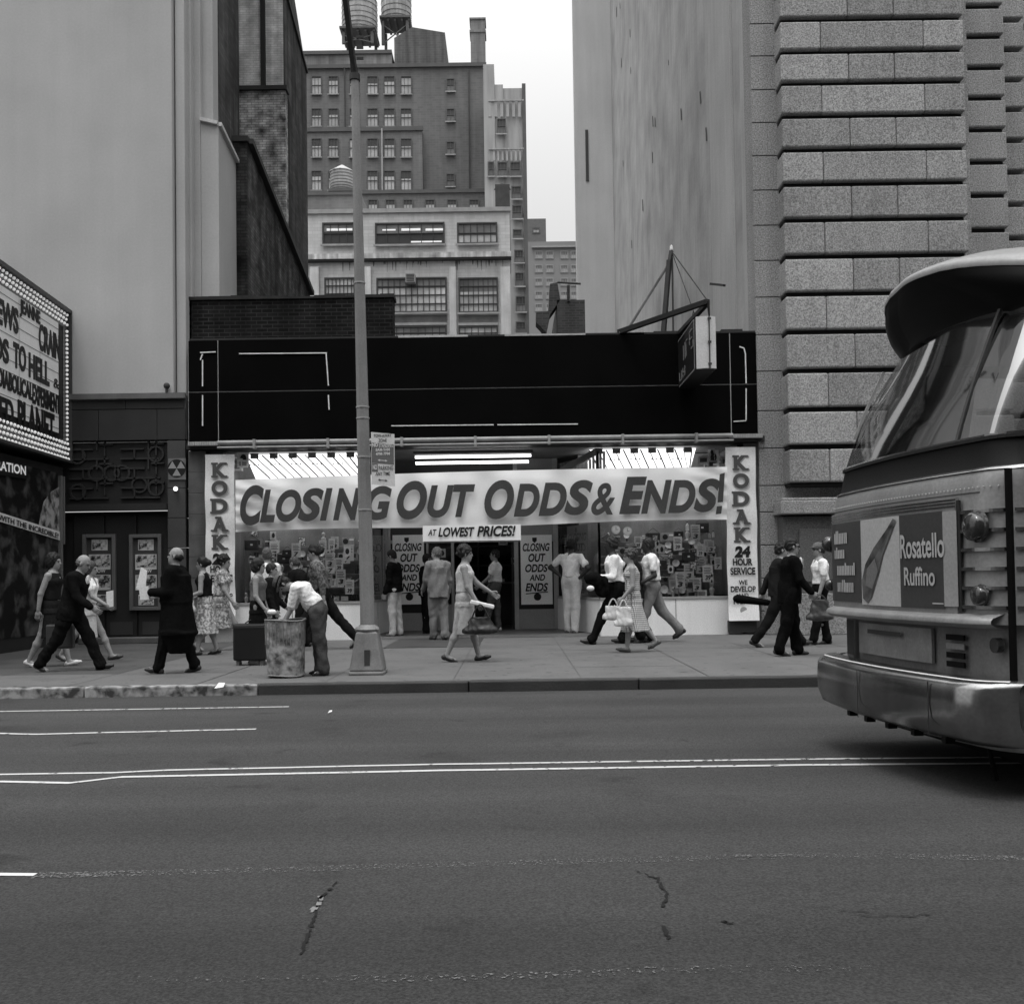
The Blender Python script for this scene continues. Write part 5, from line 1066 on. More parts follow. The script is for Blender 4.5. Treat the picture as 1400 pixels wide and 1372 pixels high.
a = wq(-34, 700.5, .045); c = wq(80, 736, .045); up_ = (wq(80, 728.5, .045) - c)
b = MB(); dv = (c - a); b.text('BEGINS WITH THE INCREDIBLE!', a, dv.normalized(), up_.normalized(), dv.length, up_.length * .95, bold=.02); b.build('lettering', lk, PW)
b = MB(); b.box(XW, XW + .06, 20.25, 20.33, .05, 3.35); b.build('trim_strip', M('trim_grey', .14, .5), PW); b = MB(); b.box(XW + .0, XW + .05, 20.40, 20.45, 2.0, 3.35); b.build('trim_strip', M('trim_grey', .14, .5), PW)
b = MB(); b.add([wq(*p, .05) for p in ((-80, 637), (38, 655), (38, 636), (-80, 604))], [(0, 1, 2, 3)]); t = thing('cooling_sign', 'small dark sign with pale refrigeration lettering under the marquee', 'sign', wq(38, 655, .05)); b.build('plate', M('sign_black', .012), t)
a = wq(-52, 633, .07); c = wq(35.5, 649.5, .07); u_ = wq(35.5, 637, .07) - c; b = MB(); b.text('REFRIGERATION', a, (c - a).normalized(), u_.normalized(), (c - a).length, u_.length, bold=.03); b.build('lettering', M('letter_lit', .7, emit=.25), t)
# ------------------------------------------------------------------ lamp post with its parking sign
g = gnd(503.5, 921); LP = thing('lamp_post', 'tall tapering metal lamp post on a square flared base at the kerb', 'lamp post', g); lpm = M('post_paint', .20, .5, .18, 2.5, spec=.45, streak=.22); Yp = g.y
b = MB(); zt = at(503, 863, Yp).z; w0, w1 = .215, .135; n = 4
b.hexa([g + Vector((x * w0, y * w0, .05)) for x, y in ((-1, -1), (1, -1), (1, 1), (-1, 1))], [g + Vector((x * w1, y * w1, zt)) for x, y in ((-1, -1), (1, -1), (1, 1), (-1, 1))])
b.hexa([g + Vector((x * .225, y * .225, 0)) for x, y in ((-1, -1), (1, -1), (1, 1), (-1, 1))], [g + Vector((x * .222, y * .222, .05)) for x, y in ((-1, -1), (1, -1), (1, 1), (-1, 1))])
b.build('base', M('base_metal', .17, .6, .25, 3, streak=.25), LP, bevel=.02)
b = MB(); b.box(g.x - .02, g.x + .05, g.y - .205, g.y - .17, .12, .32); b.build('base_hatch', M('hatch_dark', .04, .7, .3), LP)
b = MB(); b.lathe((g.x, g.y, zt - .0), [(.135, 0), (.15, .03), (.12, .07), (.10, .09)], 16)
for s in (-1, 1): b.ball((g.x + s * .12, g.y - .05, zt + .03), .04, n=8)
b.build('collar', lpm, LP, smooth=True)
ptop = at(485, 104, Yp); pb = Vector((g.x, g.y, zt + .05)); b = MB(); b.tube(pb, ptop, .098, .052, 8, rot=.39); b.build('pole', lpm, LP, smooth=True, sharp=30)
for f_ in (.21, .305, .375, .395, .62): p = pb.lerp(ptop, f_); rr = .098 + (.052 - .098) * f_; b = MB(); b.tube(p, p + Vector((0, 0, .018)), rr + .006, n=10); b.build('band', M('band_metal', .35, .4), LP)
top2 = at(469, -30, Yp - .4); b = MB(); b.tube(ptop, ptop.lerp(top2, .12), .05, .045, 8); b.bar(ptop.lerp(top2, .03), top2, .062, .075); b.build('arm', M('arm_dark', .025, .5), LP)
b = MB(); b.tube(ptop + Vector((0, 0, -.06)), ptop + Vector((0, 0, .02)), .07, n=10); 
for k in range(3): b.box(ptop.x + .03, ptop.x + .12, ptop.y - .04, ptop.y - .02, ptop.z + .2 + k * .14, ptop.z + .23 + k * .14)
b.build('arm_clamp', M('arm_dark', .025, .5), LP)
# sign
yv = Yp - .12
def sq(u, v): return at(u, v, yv)
A_, B_, C_, D_ = sq(505.5, 590.5), sq(538.5, 594), sq(540.5, 664), sq(508, 662)
o = D_; rr = (C_ - D_); rr.z = 0; Wd = rr.length; r_ = rr.normalized(); ang = R(-9); r_ = Vector((cos(ang), sin(ang), 0)); Wd /= cos(ang); Ht = A_.z - D_.z
t = thing('parking_sign', 'tow away and no parking sign strapped to the lamp post', 'sign', o); n_ = Vector((r_.y, -r_.x, 0))
dn = Vector((0, 0, -Wd * .05))
def sp(x, y, e=0.0): return o + r_ * (Wd * x) + XU * (Ht * y) + Vector((0, 0, -.012 * x * 3)) + n_ * e
b = MB(); b.hexa([sp(0, 0, 0), sp(1, 0, 0), sp(1, 0, -.004), sp(0, 0, -.004)], [sp(0, 1, 0), sp(1, 1, 0), sp(1, 1, -.004), sp(0, 1, -.004)]); b.build('plate', M('plate_white', .60, .4, .06, 6), t, fixn=True)
red = M('sign_red', .13, .4); sb = M('sign_ink', .05, .4); sw_ = M('plate_white', .60)
b = MB(); b.add([sp(.02, .415, .003), sp(.97, .415, .003), sp(.97, .80, .003), sp(.02, .80, .003)], [(0, 1, 2, 3)]); b.add([sp(.02, .25, .003), sp(.28, .25, .003), sp(.28, .405, .003), sp(.02, .405, .003)], [(0, 1, 2, 3)]); b.build('red_panel', red, t)
def st(tx, x, y, w_, h_, m, bold=.02, e=.006, nm='lettering'): b = MB(); b.text(tx, sp(x, y, e), r_, XU, Wd * w_, Ht * h_, bold=bold); b.build(nm, m, t)
st('TOW-AWAY', .12, .90, .76, .06, sb); st('ZONE', .32, .82, .36, .06, sb)
st('NO', .05, .715, .25, .075, sw_, .04); st('STANDING', .34, .715, .6, .07, sw_); st('8AM-9AM', .2, .635, .6, .06, sw_); st('4PM-7PM', .2, .555, .6, .06, sw_)
st('NO', .06, .28, .19, .10, sw_, .04); st('PARKING', .32, .28, .62, .085, red); st('ANY TIME', .18, .175, .62, .065, sb)
def arrow(x0, x1, y, m):
    b = MB(); b.add([sp(x0 + .08, y - .006, .006), sp(x1 - .08, y - .006, .006), sp(x1 - .08, y + .006, .006), sp(x0 + .08, y + .006, .006)], [(0, 1, 2, 3)]); b.add([sp(x0, y, .006), sp(x0 + .1, y - .022, .006), sp(x0 + .1, y + .022, .006)], [(0, 1, 2)]); b.add([sp(x1, y, .006), sp(x1 - .1, y - .022, .006), sp(x1 - .1, y + .022, .006)], [(0, 1, 2)]); b.build('arrow', m, t)
arrow(.28, .70, .475, sw_); arrow(.28, .70, .10, sb)
# ------------------------------------------------------------------ trash basket
g = gnd(391, 925); h_ = at(391, 847, g.y).z; r0 = 24.5 * g.y / FL; r1 = 27 * g.y / FL
TB = thing('trash_basket', 'dented mottled metal trash basket at the kerb', 'trash can', g)
tm = picture('basket_metal', .06, .36, 11, thr=.5, soft=.16, rough=.6)
def bs(s, q, rr=0): 
    a = 2 * math.pi * s; r = (r0 + (r1 - r0) * q) - rr; r *= .97 * (cos(a) ** 4 + sin(a) ** 4) ** -.18 * (1 + .02 * sin(a * 3 + q * 5)); return (g.x + r * cos(a), g.y + r * sin(a), .03 + (h_ - .03) * q + .008 * sin(a * 2))
b = MB(); b.grid(lambda s, q: bs(s, q), 40, 14); b.build('shell', tm, TB, smooth=True, sharp=180)
b = MB(); b.grid(lambda s, q: bs(s, q, .012)[0:3], 40, 4); b.lathe((g.x, g.y, .05), [(r0 - .01, 0), (0, 0)], 24); b.build('liner', M('basket_inside', .02, .8), TB, smooth=True)
b = MB(); n = 40
for i in range(n): b.tube(bs(i / n, 1.0), bs((i + 1) / n, 1.0), .011, n=6)
for i in range(n): b.tube(bs(i / n, .0), bs((i + 1) / n, .0), .010, n=6)
b.build('rim', M('basket_rim', .22, .5), TB, smooth=True)
b = MB()
for i in range(34): a = 2 * math.pi * (i / 34); b.tube(bs(i / 34, .55, -.003), bs(i / 34, 1.0, -.003), .004, n=4)
b.build('rib', M('basket_rim', .22), TB)
b = MB(); b.ball((g.x, g.y, h_ - .12), r1 * .85, r1 * .85, .06, 10); tag(b.build('rubbish_heap', picture('rubbish', .04, .5, 12), smooth=False, loc=g), 'heap of litter filling the mottled trash basket', 'litter', kind='stuff')
# ------------------------------------------------------------------ people: signed distance figures turned into meshes
def _cone(P, a, b, ra, rb):
    ba = b - a; L2 = float(ba @ ba) + 1e-9; t = np.clip(((P - a) @ ba) / L2, 0, 1); return np.linalg.norm(P - a - t[..., None] * ba, axis=-1) - (ra + (rb - ra) * t)
def _ell(P, c, r, A):
    q = (P - c) @ A; k0 = np.linalg.norm(q / r, axis=-1); k1 = np.linalg.norm(q / (r * r), axis=-1) + 1e-9; return k0 * (k0 - 1) / k1
def _econe(P, a, b, ra, rb, side, pleat):
    ax = b - a; L = np.linalg.norm(ax); ax = ax / L; s = side - ax * (side @ ax); s = s / np.linalg.norm(s); f = np.cross(s, ax)
    q = P - a; t = np.clip((q @ ax) / L, 0, 1); x = q @ f; y = q @ s
    rx = ra[0] + (rb[0] - ra[0]) * t; ry = ra[1] + (rb[1] - ra[1]) * t
    if pleat: th = np.arctan2(y / ry, x / rx); m = 1 + pleat[0] * t * np.sin(pleat[1] * th + 2 * np.sin(th * 2)); rx = rx * m; ry = ry * m
    k = np.sqrt((x / rx) ** 2 + (y / ry) ** 2); d = (k - 1) * np.minimum(rx, ry); h = q @ ax
    return np.maximum(d, np.maximum(-h, h - L))
class SDF:
    def __init__(s): s.p = []; s.sub = []
    def cone(s, a, b, ra, rb, k=.03): s.p.append(('c', np.array(a, float), np.array(b, float), ra, rb, k)); return s
    def ell(s, c, r, A=None, k=.03, sub=False): (s.sub if sub else s.p).append(('e', np.array(c, float), np.array(r, float), np.eye(3) if A is None else A, 0, k)); return s
    def econe(s, a, b, ra, rb, side, pleat=None, k=.02): s.p.append(('s', np.array(a, float), np.array(b, float), ra, rb, k, np.array(side, float), pleat)); return s
    def cutplane(s, n, c): s.sub.append(('p', np.array(n, float), c)); return s
    def mesh(s, h=.01, fold=0, ff=18, seed=0):
        lo = np.full(3, 9.); hi = -lo; bb = []
        for p in s.p:
            if p[0] == 'c': l = np.minimum(p[1] - p[3], p[2] - p[4]); u = np.maximum(p[1] + p[3], p[2] + p[4])
            elif p[0] == 'e': m = max(p[2]); l = p[1] - m; u = p[1] + m
            else: m = max(*p[3], *p[4]); l = np.minimum(p[1], p[2]) - m; u = np.maximum(p[1], p[2]) + m
            bb.append((l, u)); lo = np.minimum(lo, l); hi = np.maximum(hi, u)
        lo -= 3 * h + .01; hi += 3 * h + .01; n = np.ceil((hi - lo) / h).astype(int) + 1
        F = np.full(n, .3, np.float32); ax = [lo[i] + h * np.arange(n[i]) for i in range(3)]
        def ev(p, P):
            if p[0] == 'c': return _cone(P, p[1], p[2], p[3], p[4])
            if p[0] == 'e': return _ell(P, p[1], p[2], p[3])
            return _econe(P, p[1], p[2], p[3], p[4], p[6], p[7])
        def sub(l, u):
            i0 = np.maximum(((l - lo) / h).astype(int) - 1, 0); i1 = np.minimum(np.ceil((u - lo) / h).astype(int) + 2, n); sl = tuple(slice(a, b) for a, b in zip(i0, i1))
            P = np.stack(np.meshgrid(*[ax[i][sl[i]] for i in range(3)], indexing='ij'), -1); return sl, P
        for p, (l, u) in zip(s.p, bb):
            m = p[5] * .6 + 2 * h; sl, P = sub(l - m, u + m); d = ev(p, P); G = F[sl]; k = p[5]
            w_ = np.clip(.5 + .5 * (G - d) / k, 0, 1); F[sl] = d * w_ + G * (1 - w_) - k * w_ * (1 - w_)
        if fold:
            X = np.stack(np.meshgrid(*ax, indexing='ij'), -1).astype(np.float32); r_ = np.random.RandomState(seed); acc = 0
            for j in range(5):
                w_ = r_.normal(size=3) * ff * (1 + .35 * j); w_[2] *= .55; acc = acc + np.sin(X @ w_.astype(np.float32) + r_.uniform(0, 6) + 1.5 * np.sin(X @ (r_.normal(size=3) * 7).astype(np.float32))) / (1 + .5 * j)
            F += fold * acc
        for p in s.sub:
            if p[0] == 'p':
                X = np.stack(np.meshgrid(*ax, indexing='ij'), -1); F = np.maximum(F, X @ p[1] - p[2])
            else:
                sl, P = sub(p[1] - max(p[2]) - h, p[1] + max(p[2]) + h); F[sl] = np.maximum(F[sl], -ev(p, P))
        return surfnet(F, lo, h)
def surfnet(F, lo, h):
    I = F < 0; nx, ny, nz = F.shape
    c = np.zeros((nx - 1, ny - 1, nz - 1), np.int8)
    for dx in (0, 1):
        for dy in (0, 1):
            for dz in (0, 1): c += I[dx:nx - 1 + dx, dy:ny - 1 + dy, dz:nz - 1 + dz]
    act = np.argwhere((c > 0) & (c < 8)); idx = -np.ones(c.shape, np.int64); idx[tuple(act.T)] = np.arange(len(act))
    acc = np.zeros((len(act), 3)); cnt = np.zeros(len(act))
    cor = [(0, 0, 0), (1, 0, 0), (0, 1, 0), (1, 1, 0), (0, 0, 1), (1, 0, 1), (0, 1, 1), (1, 1, 1)]
    for a in range(8):
        for b in range(a + 1, 8):
            A, B = np.array(cor[a]), np.array(cor[b])
            if abs(A - B).sum() != 1: continue
            f0 = F[tuple((act + A).T)]; f1 = F[tuple((act + B).T)]; m = (f0 < 0) != (f1 < 0); t = np.where(m, f0 / np.where(m, f0 - f1, 1), 0)
            acc[m] += (A + (B - A) * t[:, None])[m]; cnt[m] += 1
    V = lo + h * (act + acc / cnt[:, None]); Q = []
    for axis in range(3):
        sl0 = [slice(None)] * 3; sl1 = [slice(None)] * 3; sl0[axis] = slice(0, -1); sl1[axis] = slice(1, None)
        a, b = I[tuple(sl0)], I[tuple(sl1)]; e = np.argwhere(a != b); o1, o2 = [(1, 2), (2, 0), (0, 1)][axis]
        e = e[(e[:, o1] > 0) & (e[:, o2] > 0)]; d1 = np.zeros(3, int); d1[o1] = 1; d2 = np.zeros(3, int); d2[o2] = 1
        m = (e[:, o1] < F.shape[o1] - 1) & (e[:, o2] < F.shape[o2] - 1); e = e[m]
        q = np.stack([idx[tuple((e - d1 - d2).T)], idx[tuple((e - d2).T)], idx[tuple(e.T)], idx[tuple((e - d1).T)]], 1)
        fl = ~a[tuple(e.T)]; q[fl] = q[fl][:, ::-1]; Q.append(q)
    return V, np.concatenate(Q)
def npmesh(name, V, Q, mat, parent=None, smooth=True):
    me = bpy.data.meshes.new(name); me.vertices.add(len(V)); me.vertices.foreach_set('co', V.astype(np.float32).ravel()); me.loops.add(len(Q) * 4); me.loops.foreach_set('vertex_index', Q.ravel().astype(np.int32))
    me.polygons.add(len(Q)); me.polygons.foreach_set('loop_start', np.arange(0, len(Q) * 4, 4, dtype=np.int32)); me.polygons.foreach_set('use_smooth', np.ones(len(Q), bool))
    me.update(calc_edges=True); me.validate(); me.materials.append(mat); o = bpy.data.objects.new(name, me); COL.objects.link(o)
    if parent is not None: o.parent = parent
    return o
def rotm(ax, deg):
    return np.array(Matrix.Rotation(R(deg), 3, ax))

SKIN_L = M('skin_light', .27, .6, .10, 12, spec=.2); SKIN_D = M('skin_dark', .035, .5, .1, 12, spec=.25)
HAIRM = {'dark': M('hair_dark', .012, .6, .4, 60), 'grey': M('hair_grey', .085, .7, .3, 60), 'mid': M('hair_mid', .05, .6, .4, 60)}
EYEM = M('eye_dark', .01, .3)
def cl(c, kind=''):
    return M('cloth_%s%d' % (kind, int(c * 1000)), c if c > .05 else c * .55, .9, .16, 9, bump=.4, bscale=30, spec=.04)
def checks(name, lo, hi, sc):
    if name in MATS: return MATS[name]
    m = bpy.data.materials.new(name); m.use_nodes = True; nt = m.node_tree; N = nt.nodes; L = nt.links; b = N['Principled BSDF']; b.inputs['Roughness'].default_value = .85
    tc = N.new('ShaderNodeTexCoord'); sp = N.new('ShaderNodeSeparateXYZ'); L.new(tc.outputs['Object'], sp.inputs[0]); ad = N.new('ShaderNodeMath'); ad.operation = 'ADD'; L.new(sp.outputs[0], ad.inputs[0]); L.new(sp.outputs[1], ad.inputs[1])
    cb = N.new('ShaderNodeCombineXYZ'); L.new(ad.outputs[0], cb.inputs[0]); L.new(sp.outputs[2], cb.inputs[1]); ck = N.new('ShaderNodeTexBrick')
    ck.offset = 0; ck.inputs['Scale'].default_value = sc; ck.inputs['Brick Width'].default_value = 1; ck.inputs['Row Height'].default_value = 1; ck.inputs['Mortar Size'].default_value = .17; ck.inputs['Mortar Smooth'].default_value = .2
    for k in ('Color1', 'Color2'): ck.inputs[k].default_value = (hi, hi, hi, 1)
    ck.inputs['Mortar'].default_value = (lo, lo, lo, 1); L.new(cb.outputs[0], ck.inputs['Vector']); L.new(ck.outputs['Color'], b.inputs['Base Color']); MATS[name] = m; return m
POSES = {
 'stand':  dict(legs=((2, 3), (-4, 2)), arms=((4, 8, 12, 4), (2, 8, 14, 4)), lean=1),
 'stride': dict(legs=((27, 4), (-22, 14)), arms=((-22, 6, 16, 2), (24, 6, 26, 2)), lean=4),
 'step':   dict(legs=((17, 3), (-14, 12)), arms=((-12, 6, 14, 2), (14, 6, 22, 2)), lean=3),
}
def build_person(label, uv, top, z=0.0, head_dir=0, pose='stand', skin='L', hair=('dark', 'short'), H=1.75, fem=False, look=(0, 0), wear=(), group=None, fat=1.0, shoe=.015, depth=None, legs=None, arms=None, lean=None, curl=0, twist=0, seed=1, glasses=False, hat=None, barelegs=False):
    if fat == 1.0: fat = 1.07 if not fem else 1.0
    """top = pixel row of the head top: fixes the figure's scale.  head_dir = heading in degrees (0 faces right, 90 faces away)"""
    ps = POSES[pose]; legs = legs or ps['legs']; arms = arms or ps['arms']; lean = ps['lean'] if lean is None else lean
    k = 1.0; sk = SKIN_L if skin == 'L' else SKIN_D
    up = np.array([sin(R(lean)), 0, cos(R(lean))]); fw = np.array([cos(R(lean)), 0, -sin(R(lean))]); lf = np.array([0, 1., 0])
    hw = .085; TH_, SH_ = .435, .415
    J = {}; ank = []
    for s, (a, kn) in zip((1, -1), legs):
        hp = np.array([0, s * hw, 0.]); kp = hp + np.array([sin(R(a)), 0, -cos(R(a))]) * TH_; an = kp + np.array([sin(R(a - kn)), 0, -cos(R(a - kn))]) * SH_
        J[s] = [hp, kp, an]; ank.append(an[2])
    base = min(ank) - .085
    sh = np.array([0, 0, -base])
    for s in J: J[s] = [p + sh for p in J[s]]
    pel = sh + np.array([0, 0, .02]); 
    tl, tf = lf, fw
    if twist: c_, s_ = cos(R(twist)), sin(R(twist)); tl = lf * c_ - fw * s_; tf = fw * c_ + lf * s_
    sw = .155 if fem else .18
    chest = pel + up * .36; up2 = up
    if curl: l2 = lean + curl; up2 = np.array([sin(R(l2)), 0, cos(R(l2))]); chest = pel + up * .30 + up2 * .08; tf = np.array([cos(R(l2)), 0, -sin(R(l2))])
    neck = chest + up2 * .122; SHD = {s: chest + up2 * .075 + tl * s * sw for s in (1, -1)}
    hp_, hy = look; la = lean + curl * 1.0 + hp_; hu = np.array([sin(R(la)) * cos(R(hy * .3)), 0, cos(R(la))]); hf0 = np.array([cos(R(la)), 0, -sin(R(la))])
    cy_, sy_ = cos(R(hy)), sin(R(hy)); hf = hf0 * cy_ + lf * sy_; hl = np.cross(hu, hf); hl /= np.linalg.norm(hl); hf = np.cross(hl, hu)
    hc = neck + up2 * .05 + hu * .108 + hf * .018; HA = np.stack([hf, hl, hu], 1)
    hd = lambda x, y, z_: hc + hf * x + hl * y + hu * z_
    # --- body
    B = SDF()
    B.ell(pel + up * .02, (.105 * fat, .155, .12), np.stack([fw, lf, up], 1), k=.05); B.cone(pel + up * .05, chest, .10 * fat, .115, k=.06); TA = np.stack([tf, tl, up2], 1)
    B.ell(chest - up2 * .0, (.105, .155, .16), TA, k=.06); B.cone(chest + up2 * .08 + tl * .1, chest + up2 * .08 - tl * .1, .06, .06, k=.04); B.cone(neck - up2 * .03, hc - hu * .05, .060, .054, k=.035)
    if fem: B.ell(chest + tf * .07 + tl * .06, (.05, .055, .05), TA, k=.03); B.ell(chest + tf * .07 - tl * .06, (.05, .055, .05), TA, k=.03)
    hands = {}
    for s, (a, ab, el, ib) in zip((1, -1), arms):
        S0 = SHD[s]; d1 = np.array([sin(R(a)) * cos(R(ab)), s * sin(R(ab)), -cos(R(a)) * cos(R(ab))]); E = S0 + d1 * .285
        d2 = np.array([sin(R(a + el)) * cos(R(ib)), s * sin(R(ib)), -cos(R(a + el)) * cos(R(ib))]); W = E + d2 * .245
        B.cone(S0, E, .048, .040, k=.03); B.cone(E, W, .040, .027, k=.02)
        side = np.cross(d2, np.array([0, 1., 0]));
        if np.linalg.norm(side) < .2: side = np.array([1., 0, 0])
        side /= np.linalg.norm(side); nr = np.cross(side, d2)     # side = front-back spread of fingers, nr = palm normal
        if nr[1] * s > 0: nr = -nr
        pc = W + d2 * .05; B.ell(pc, (.047, .038, .017), np.stack([d2, side, nr], 1), k=.012)
        for j, (o_, ln) in enumerate(((-.03, .062), (-.0105, .075), (.0095, .078), (.029, .068))):
            r0 = W + d2 * .085 + side * o_; m1 = r0 + d2 * ln * .5 + nr * .008 + side * o_ * .12; m2 = m1 + d2 * ln * .38 + nr * .026; B.cone(r0 - d2 * .02, m1, .0095, .009, k=.004); B.cone(m1, m2, .009, .0075, k=.004)
        sg = -1 if side[0] * 1 < 0 else 1
        t0 = W + d2 * .025 + side * sg * .028; t1 = t0 + d2 * .035 + side * sg * .025 + nr * .012; B.cone(t0, t1, .013, .011, k=.01); B.cone(t1, t1 + d2 * .028 + nr * .01, .011, .009, k=.006)
        hands[s] = W + d2 * .1; J['a%d' % s] = (S0, E, W)
    toe = {}
    for s in (1, -1):
        hp0, kp, an = J[s]; B.cone(hp0, kp, .078 * (1 if not fat > 1.1 else 1.05), .052, k=.04); md = kp * .62 + an * .38; B.cone(kp, md, .050, .054, k=.03); B.cone(md, an, .052, .034, k=.03)
        sd_ = (an - kp) / np.linalg.norm(an - kp); lift = (an[2] - .085) > .02; fp = max(min(math.degrees(math.atan2(-sd_[0], -sd_[2])), 60), -25)
        fpd = (fp * .75 if lift or s * 0 else 0)
        fa = legs[0 if s == 1 else 1]
        if an[0] < pel[0] - .1: fpd = max(0, -(fa[0] - fa[1])) * .75
        elif an[0] > pel[0] + .12: fpd = -12
        else: fpd = 0
        fd = np.array([cos(R(fpd)), s * .12, -sin(R(fpd))]); toe[s] = (an, fd); B.cone(an - np.array([0, 0, .03]), an + fd * .12 - np.array([0, 0, .045]), .034, .026, k=.02)
    # head
    B.ell(hd(-.012, 0, .03), (.092, .074, .095), HA, k=.02); B.ell(hd(.022, 0, -.035), (.064, .055, .078), HA, k=.025); B.ell(hd(.055, 0, -.085), (.024, .026, .022), HA, k=.02)
    B.cone(hd(.082, 0, .012), hd(.097, 0, -.020), .010, .013, k=.014); B.ell(hd(.066, 0, .03), (.02, .045, .014), HA, k=.015); B.ell(hd(.078, 0, -.052), (.014, .024, .012), HA, k=.01)
    for s in (1, -1): B.ell(hd(-.005, s * .076, -.005), (.018, .010, .03), HA, k=.006); B.ell(hd(.082, s * .03, .010), (.016, .017, .011), HA, sub=True)
    V, Q = B.mesh(.0078)
    # scale so that the head top lands on the wanted pixel row
    g = gnd(uv[0], uv[1], z) if depth is None else at(uv[0], uv[1], depth)
    gz = z if depth is None else g.z if depth < 0 else z
    topz = max(V[:, 2].max(), (hc + hu * .13)[2]) + (.0 if not hat else .02)
    r = ray(uv[0], top); want = CAMZ + r.z * (g.y / r.y) - z; sc = want / topz
    body = npmesh('person', V, Q, sk); body.location = (g.x, g.y, z + .004); body.rotation_euler = (0, 0, R(head_dir)); body.scale = (sc,) * 3
    tag(body, label, 'person', group)
    C = dict(pel=pel, up=up, fw=fw, lf=lf, chest=chest, up2=up2, tf=tf, tl=tl, neck=neck, hc=hc, J=J, TA=TA, toe=toe, fem=fem, hd=hd, HA=HA, hands=hands, hu=hu, hf=hf, hl=hl, SHD=SHD, body=body, seed=seed, fat=fat, sc=sc)
    # eyes, brows
    for s in (1, -1):
        b = MB(); p = hd(.078, s * .03, .010); b.ball(p, .012, .013, .009, 8); b.build('eye', EYEM, None, smooth=True).parent = body
    for s in (1, -1): shoe_mesh(C, s, shoe, fem)
    hairdo(C, hair); 
    if hat: hatmesh(C, hat)
    if glasses:
        b = MB(); 
        for s in (1, -1): b.ball(hd(.092, s * .03, .008), .008, .022, .017, 10); b.bar(hd(.09, s * .05, .014), hd(0, s * .08, .01), .006)
        b.bar(hd(.097, -.012, .014), hd(.097, .012, .014), .006); b.build('sunglasses', M('lens_black', .008, .2, spec=.5), None).parent = body
    for w_ in wear: globals()['w_' + w_[0]](C, *w_[1:])
    return C
def shoe_mesh(C, s, c, fem):
    an, fd = C['toe'][s]; D = SDF(); dn = np.cross(fd / np.linalg.norm(fd), np.array([0, 1., 0])); dn = -dn if dn[2] > 0 else dn; fdn = fd / np.linalg.norm(fd)
    heel = an + dn * .052 - fdn * .035; ball = an + dn * .058 + fdn * .10; tp = an + dn * .062 + fdn * .165
    D.cone(heel, ball, .034, .036, k=.02); D.cone(ball, tp, .036, .022, k=.02); D.cone(an + dn * .02 - fdn * .02, heel, .036 if not fem else .028, .034, k=.02)
    if not fem: D.cone(an + dn * .02, ball, .036, .03, k=.02)
    else: D.cone(heel, heel + dn * .012, .014, .010, k=.01)
    V, Q = D.mesh(.009); m = M('shoe_%d' % int(c * 1000), c, .4, .1, 6, spec=.5); npmesh('shoe', V, Q, m, C['body'])
def hairdo(C, hair):
    col, st = hair
    if st == 'none': return
    hd, HA = C['hd'], C['HA']; D = SDF(); m = HAIRM[col]
    if st in ('short', 'crop'): D.ell(hd(-.017, 0, .037), (.098, .081, .100), HA, k=.01); D.ell(hd(-.03, 0, -.01), (.08, .078, .07), HA, k=.02)
    if st == 'balding': D.ell(hd(-.03, 0, .0), (.084, .081, .065), HA, k=.02); D.ell(hd(.06, 0, .10), (.125, .06, .075), HA, sub=True)
    if st == 'bob': D.ell(hd(-.025, 0, .045), (.11, .095, .11), HA, k=.01); D.ell(hd(-.045, 0, -.02), (.09, .095, .09), HA, k=.03)
    if st == 'bun': D.ell(hd(-.02, 0, .045), (.103, .086, .105), HA, k=.01); D.ell(hd(-.12, 0, .03), (.05, .05, .05), HA, k=.03)
    if st == 'curly':
        D.ell(hd(-.025, 0, .045), (.11, .092, .108), HA, k=.01); rr = random.Random(C['seed'])
        for i in range(34):
            a, b = rr.uniform(0, 6.28), rr.uniform(-.5, 1.5); q = np.array([-.03 + .105 * cos(a) * cos(b), .09 * sin(a) * cos(b), .035 + .105 * sin(b)]); D.ell(hd(*q), (.022, .022, .022), HA, k=.012)
    if st == 'long': D.ell(hd(-.02, 0, .04), (.103, .088, .105), HA, k=.01); D.ell(hd(-.055, 0, -.07), (.065, .085, .12), HA, k=.04)
    D.ell(hd(.085, 0, -.045), (.075 if st != 'bob' else .06, .10, .105 if st != 'curly' else .095), HA, sub=True)
    if st in ('short', 'crop', 'balding'): D.ell(hd(.03, 0, -.10), (.11, .12, .095), HA, sub=True)
    V, Q = D.mesh(.0085, fold=.0042, ff=85, seed=C['seed']); npmesh('hair', V, Q, m, C['body'])
def hatmesh(C, hat):
    c, band, kind = hat; hd, HA = C['hd'], C['HA']; D = SDF()
    if kind == 'brim': D.ell(hd(-.005, 0, .065), (.155, .135, .012), HA, k=.02); D.econe(hd(-.012, 0, .06), hd(-.012, 0, .165), (.100, .084), (.088, .070), HA[:, 1], None, k=.015); D.ell(hd(-.012, 0, .185), (.05, .02, .03), HA, sub=True)
    else: D.ell(hd(-.01, 0, .055), (.11, .09, .085), HA, k=.01); D.ell(hd(.105, 0, .045), (.06, .06, .008), HA, k=.02)
    V, Q = D.mesh(.0085); o = npmesh('hat', V, Q, cl(c, 'hat'), C['body'])
    if kind == 'brim':
        D = SDF(); D.econe(hd(-.012, 0, .078), hd(-.012, 0, .11), (.103, .087), (.099, .083), HA[:, 1]); V, Q = D.mesh(.009); npmesh('hat_band', V, Q, cl(band, 'band'), C['body'])
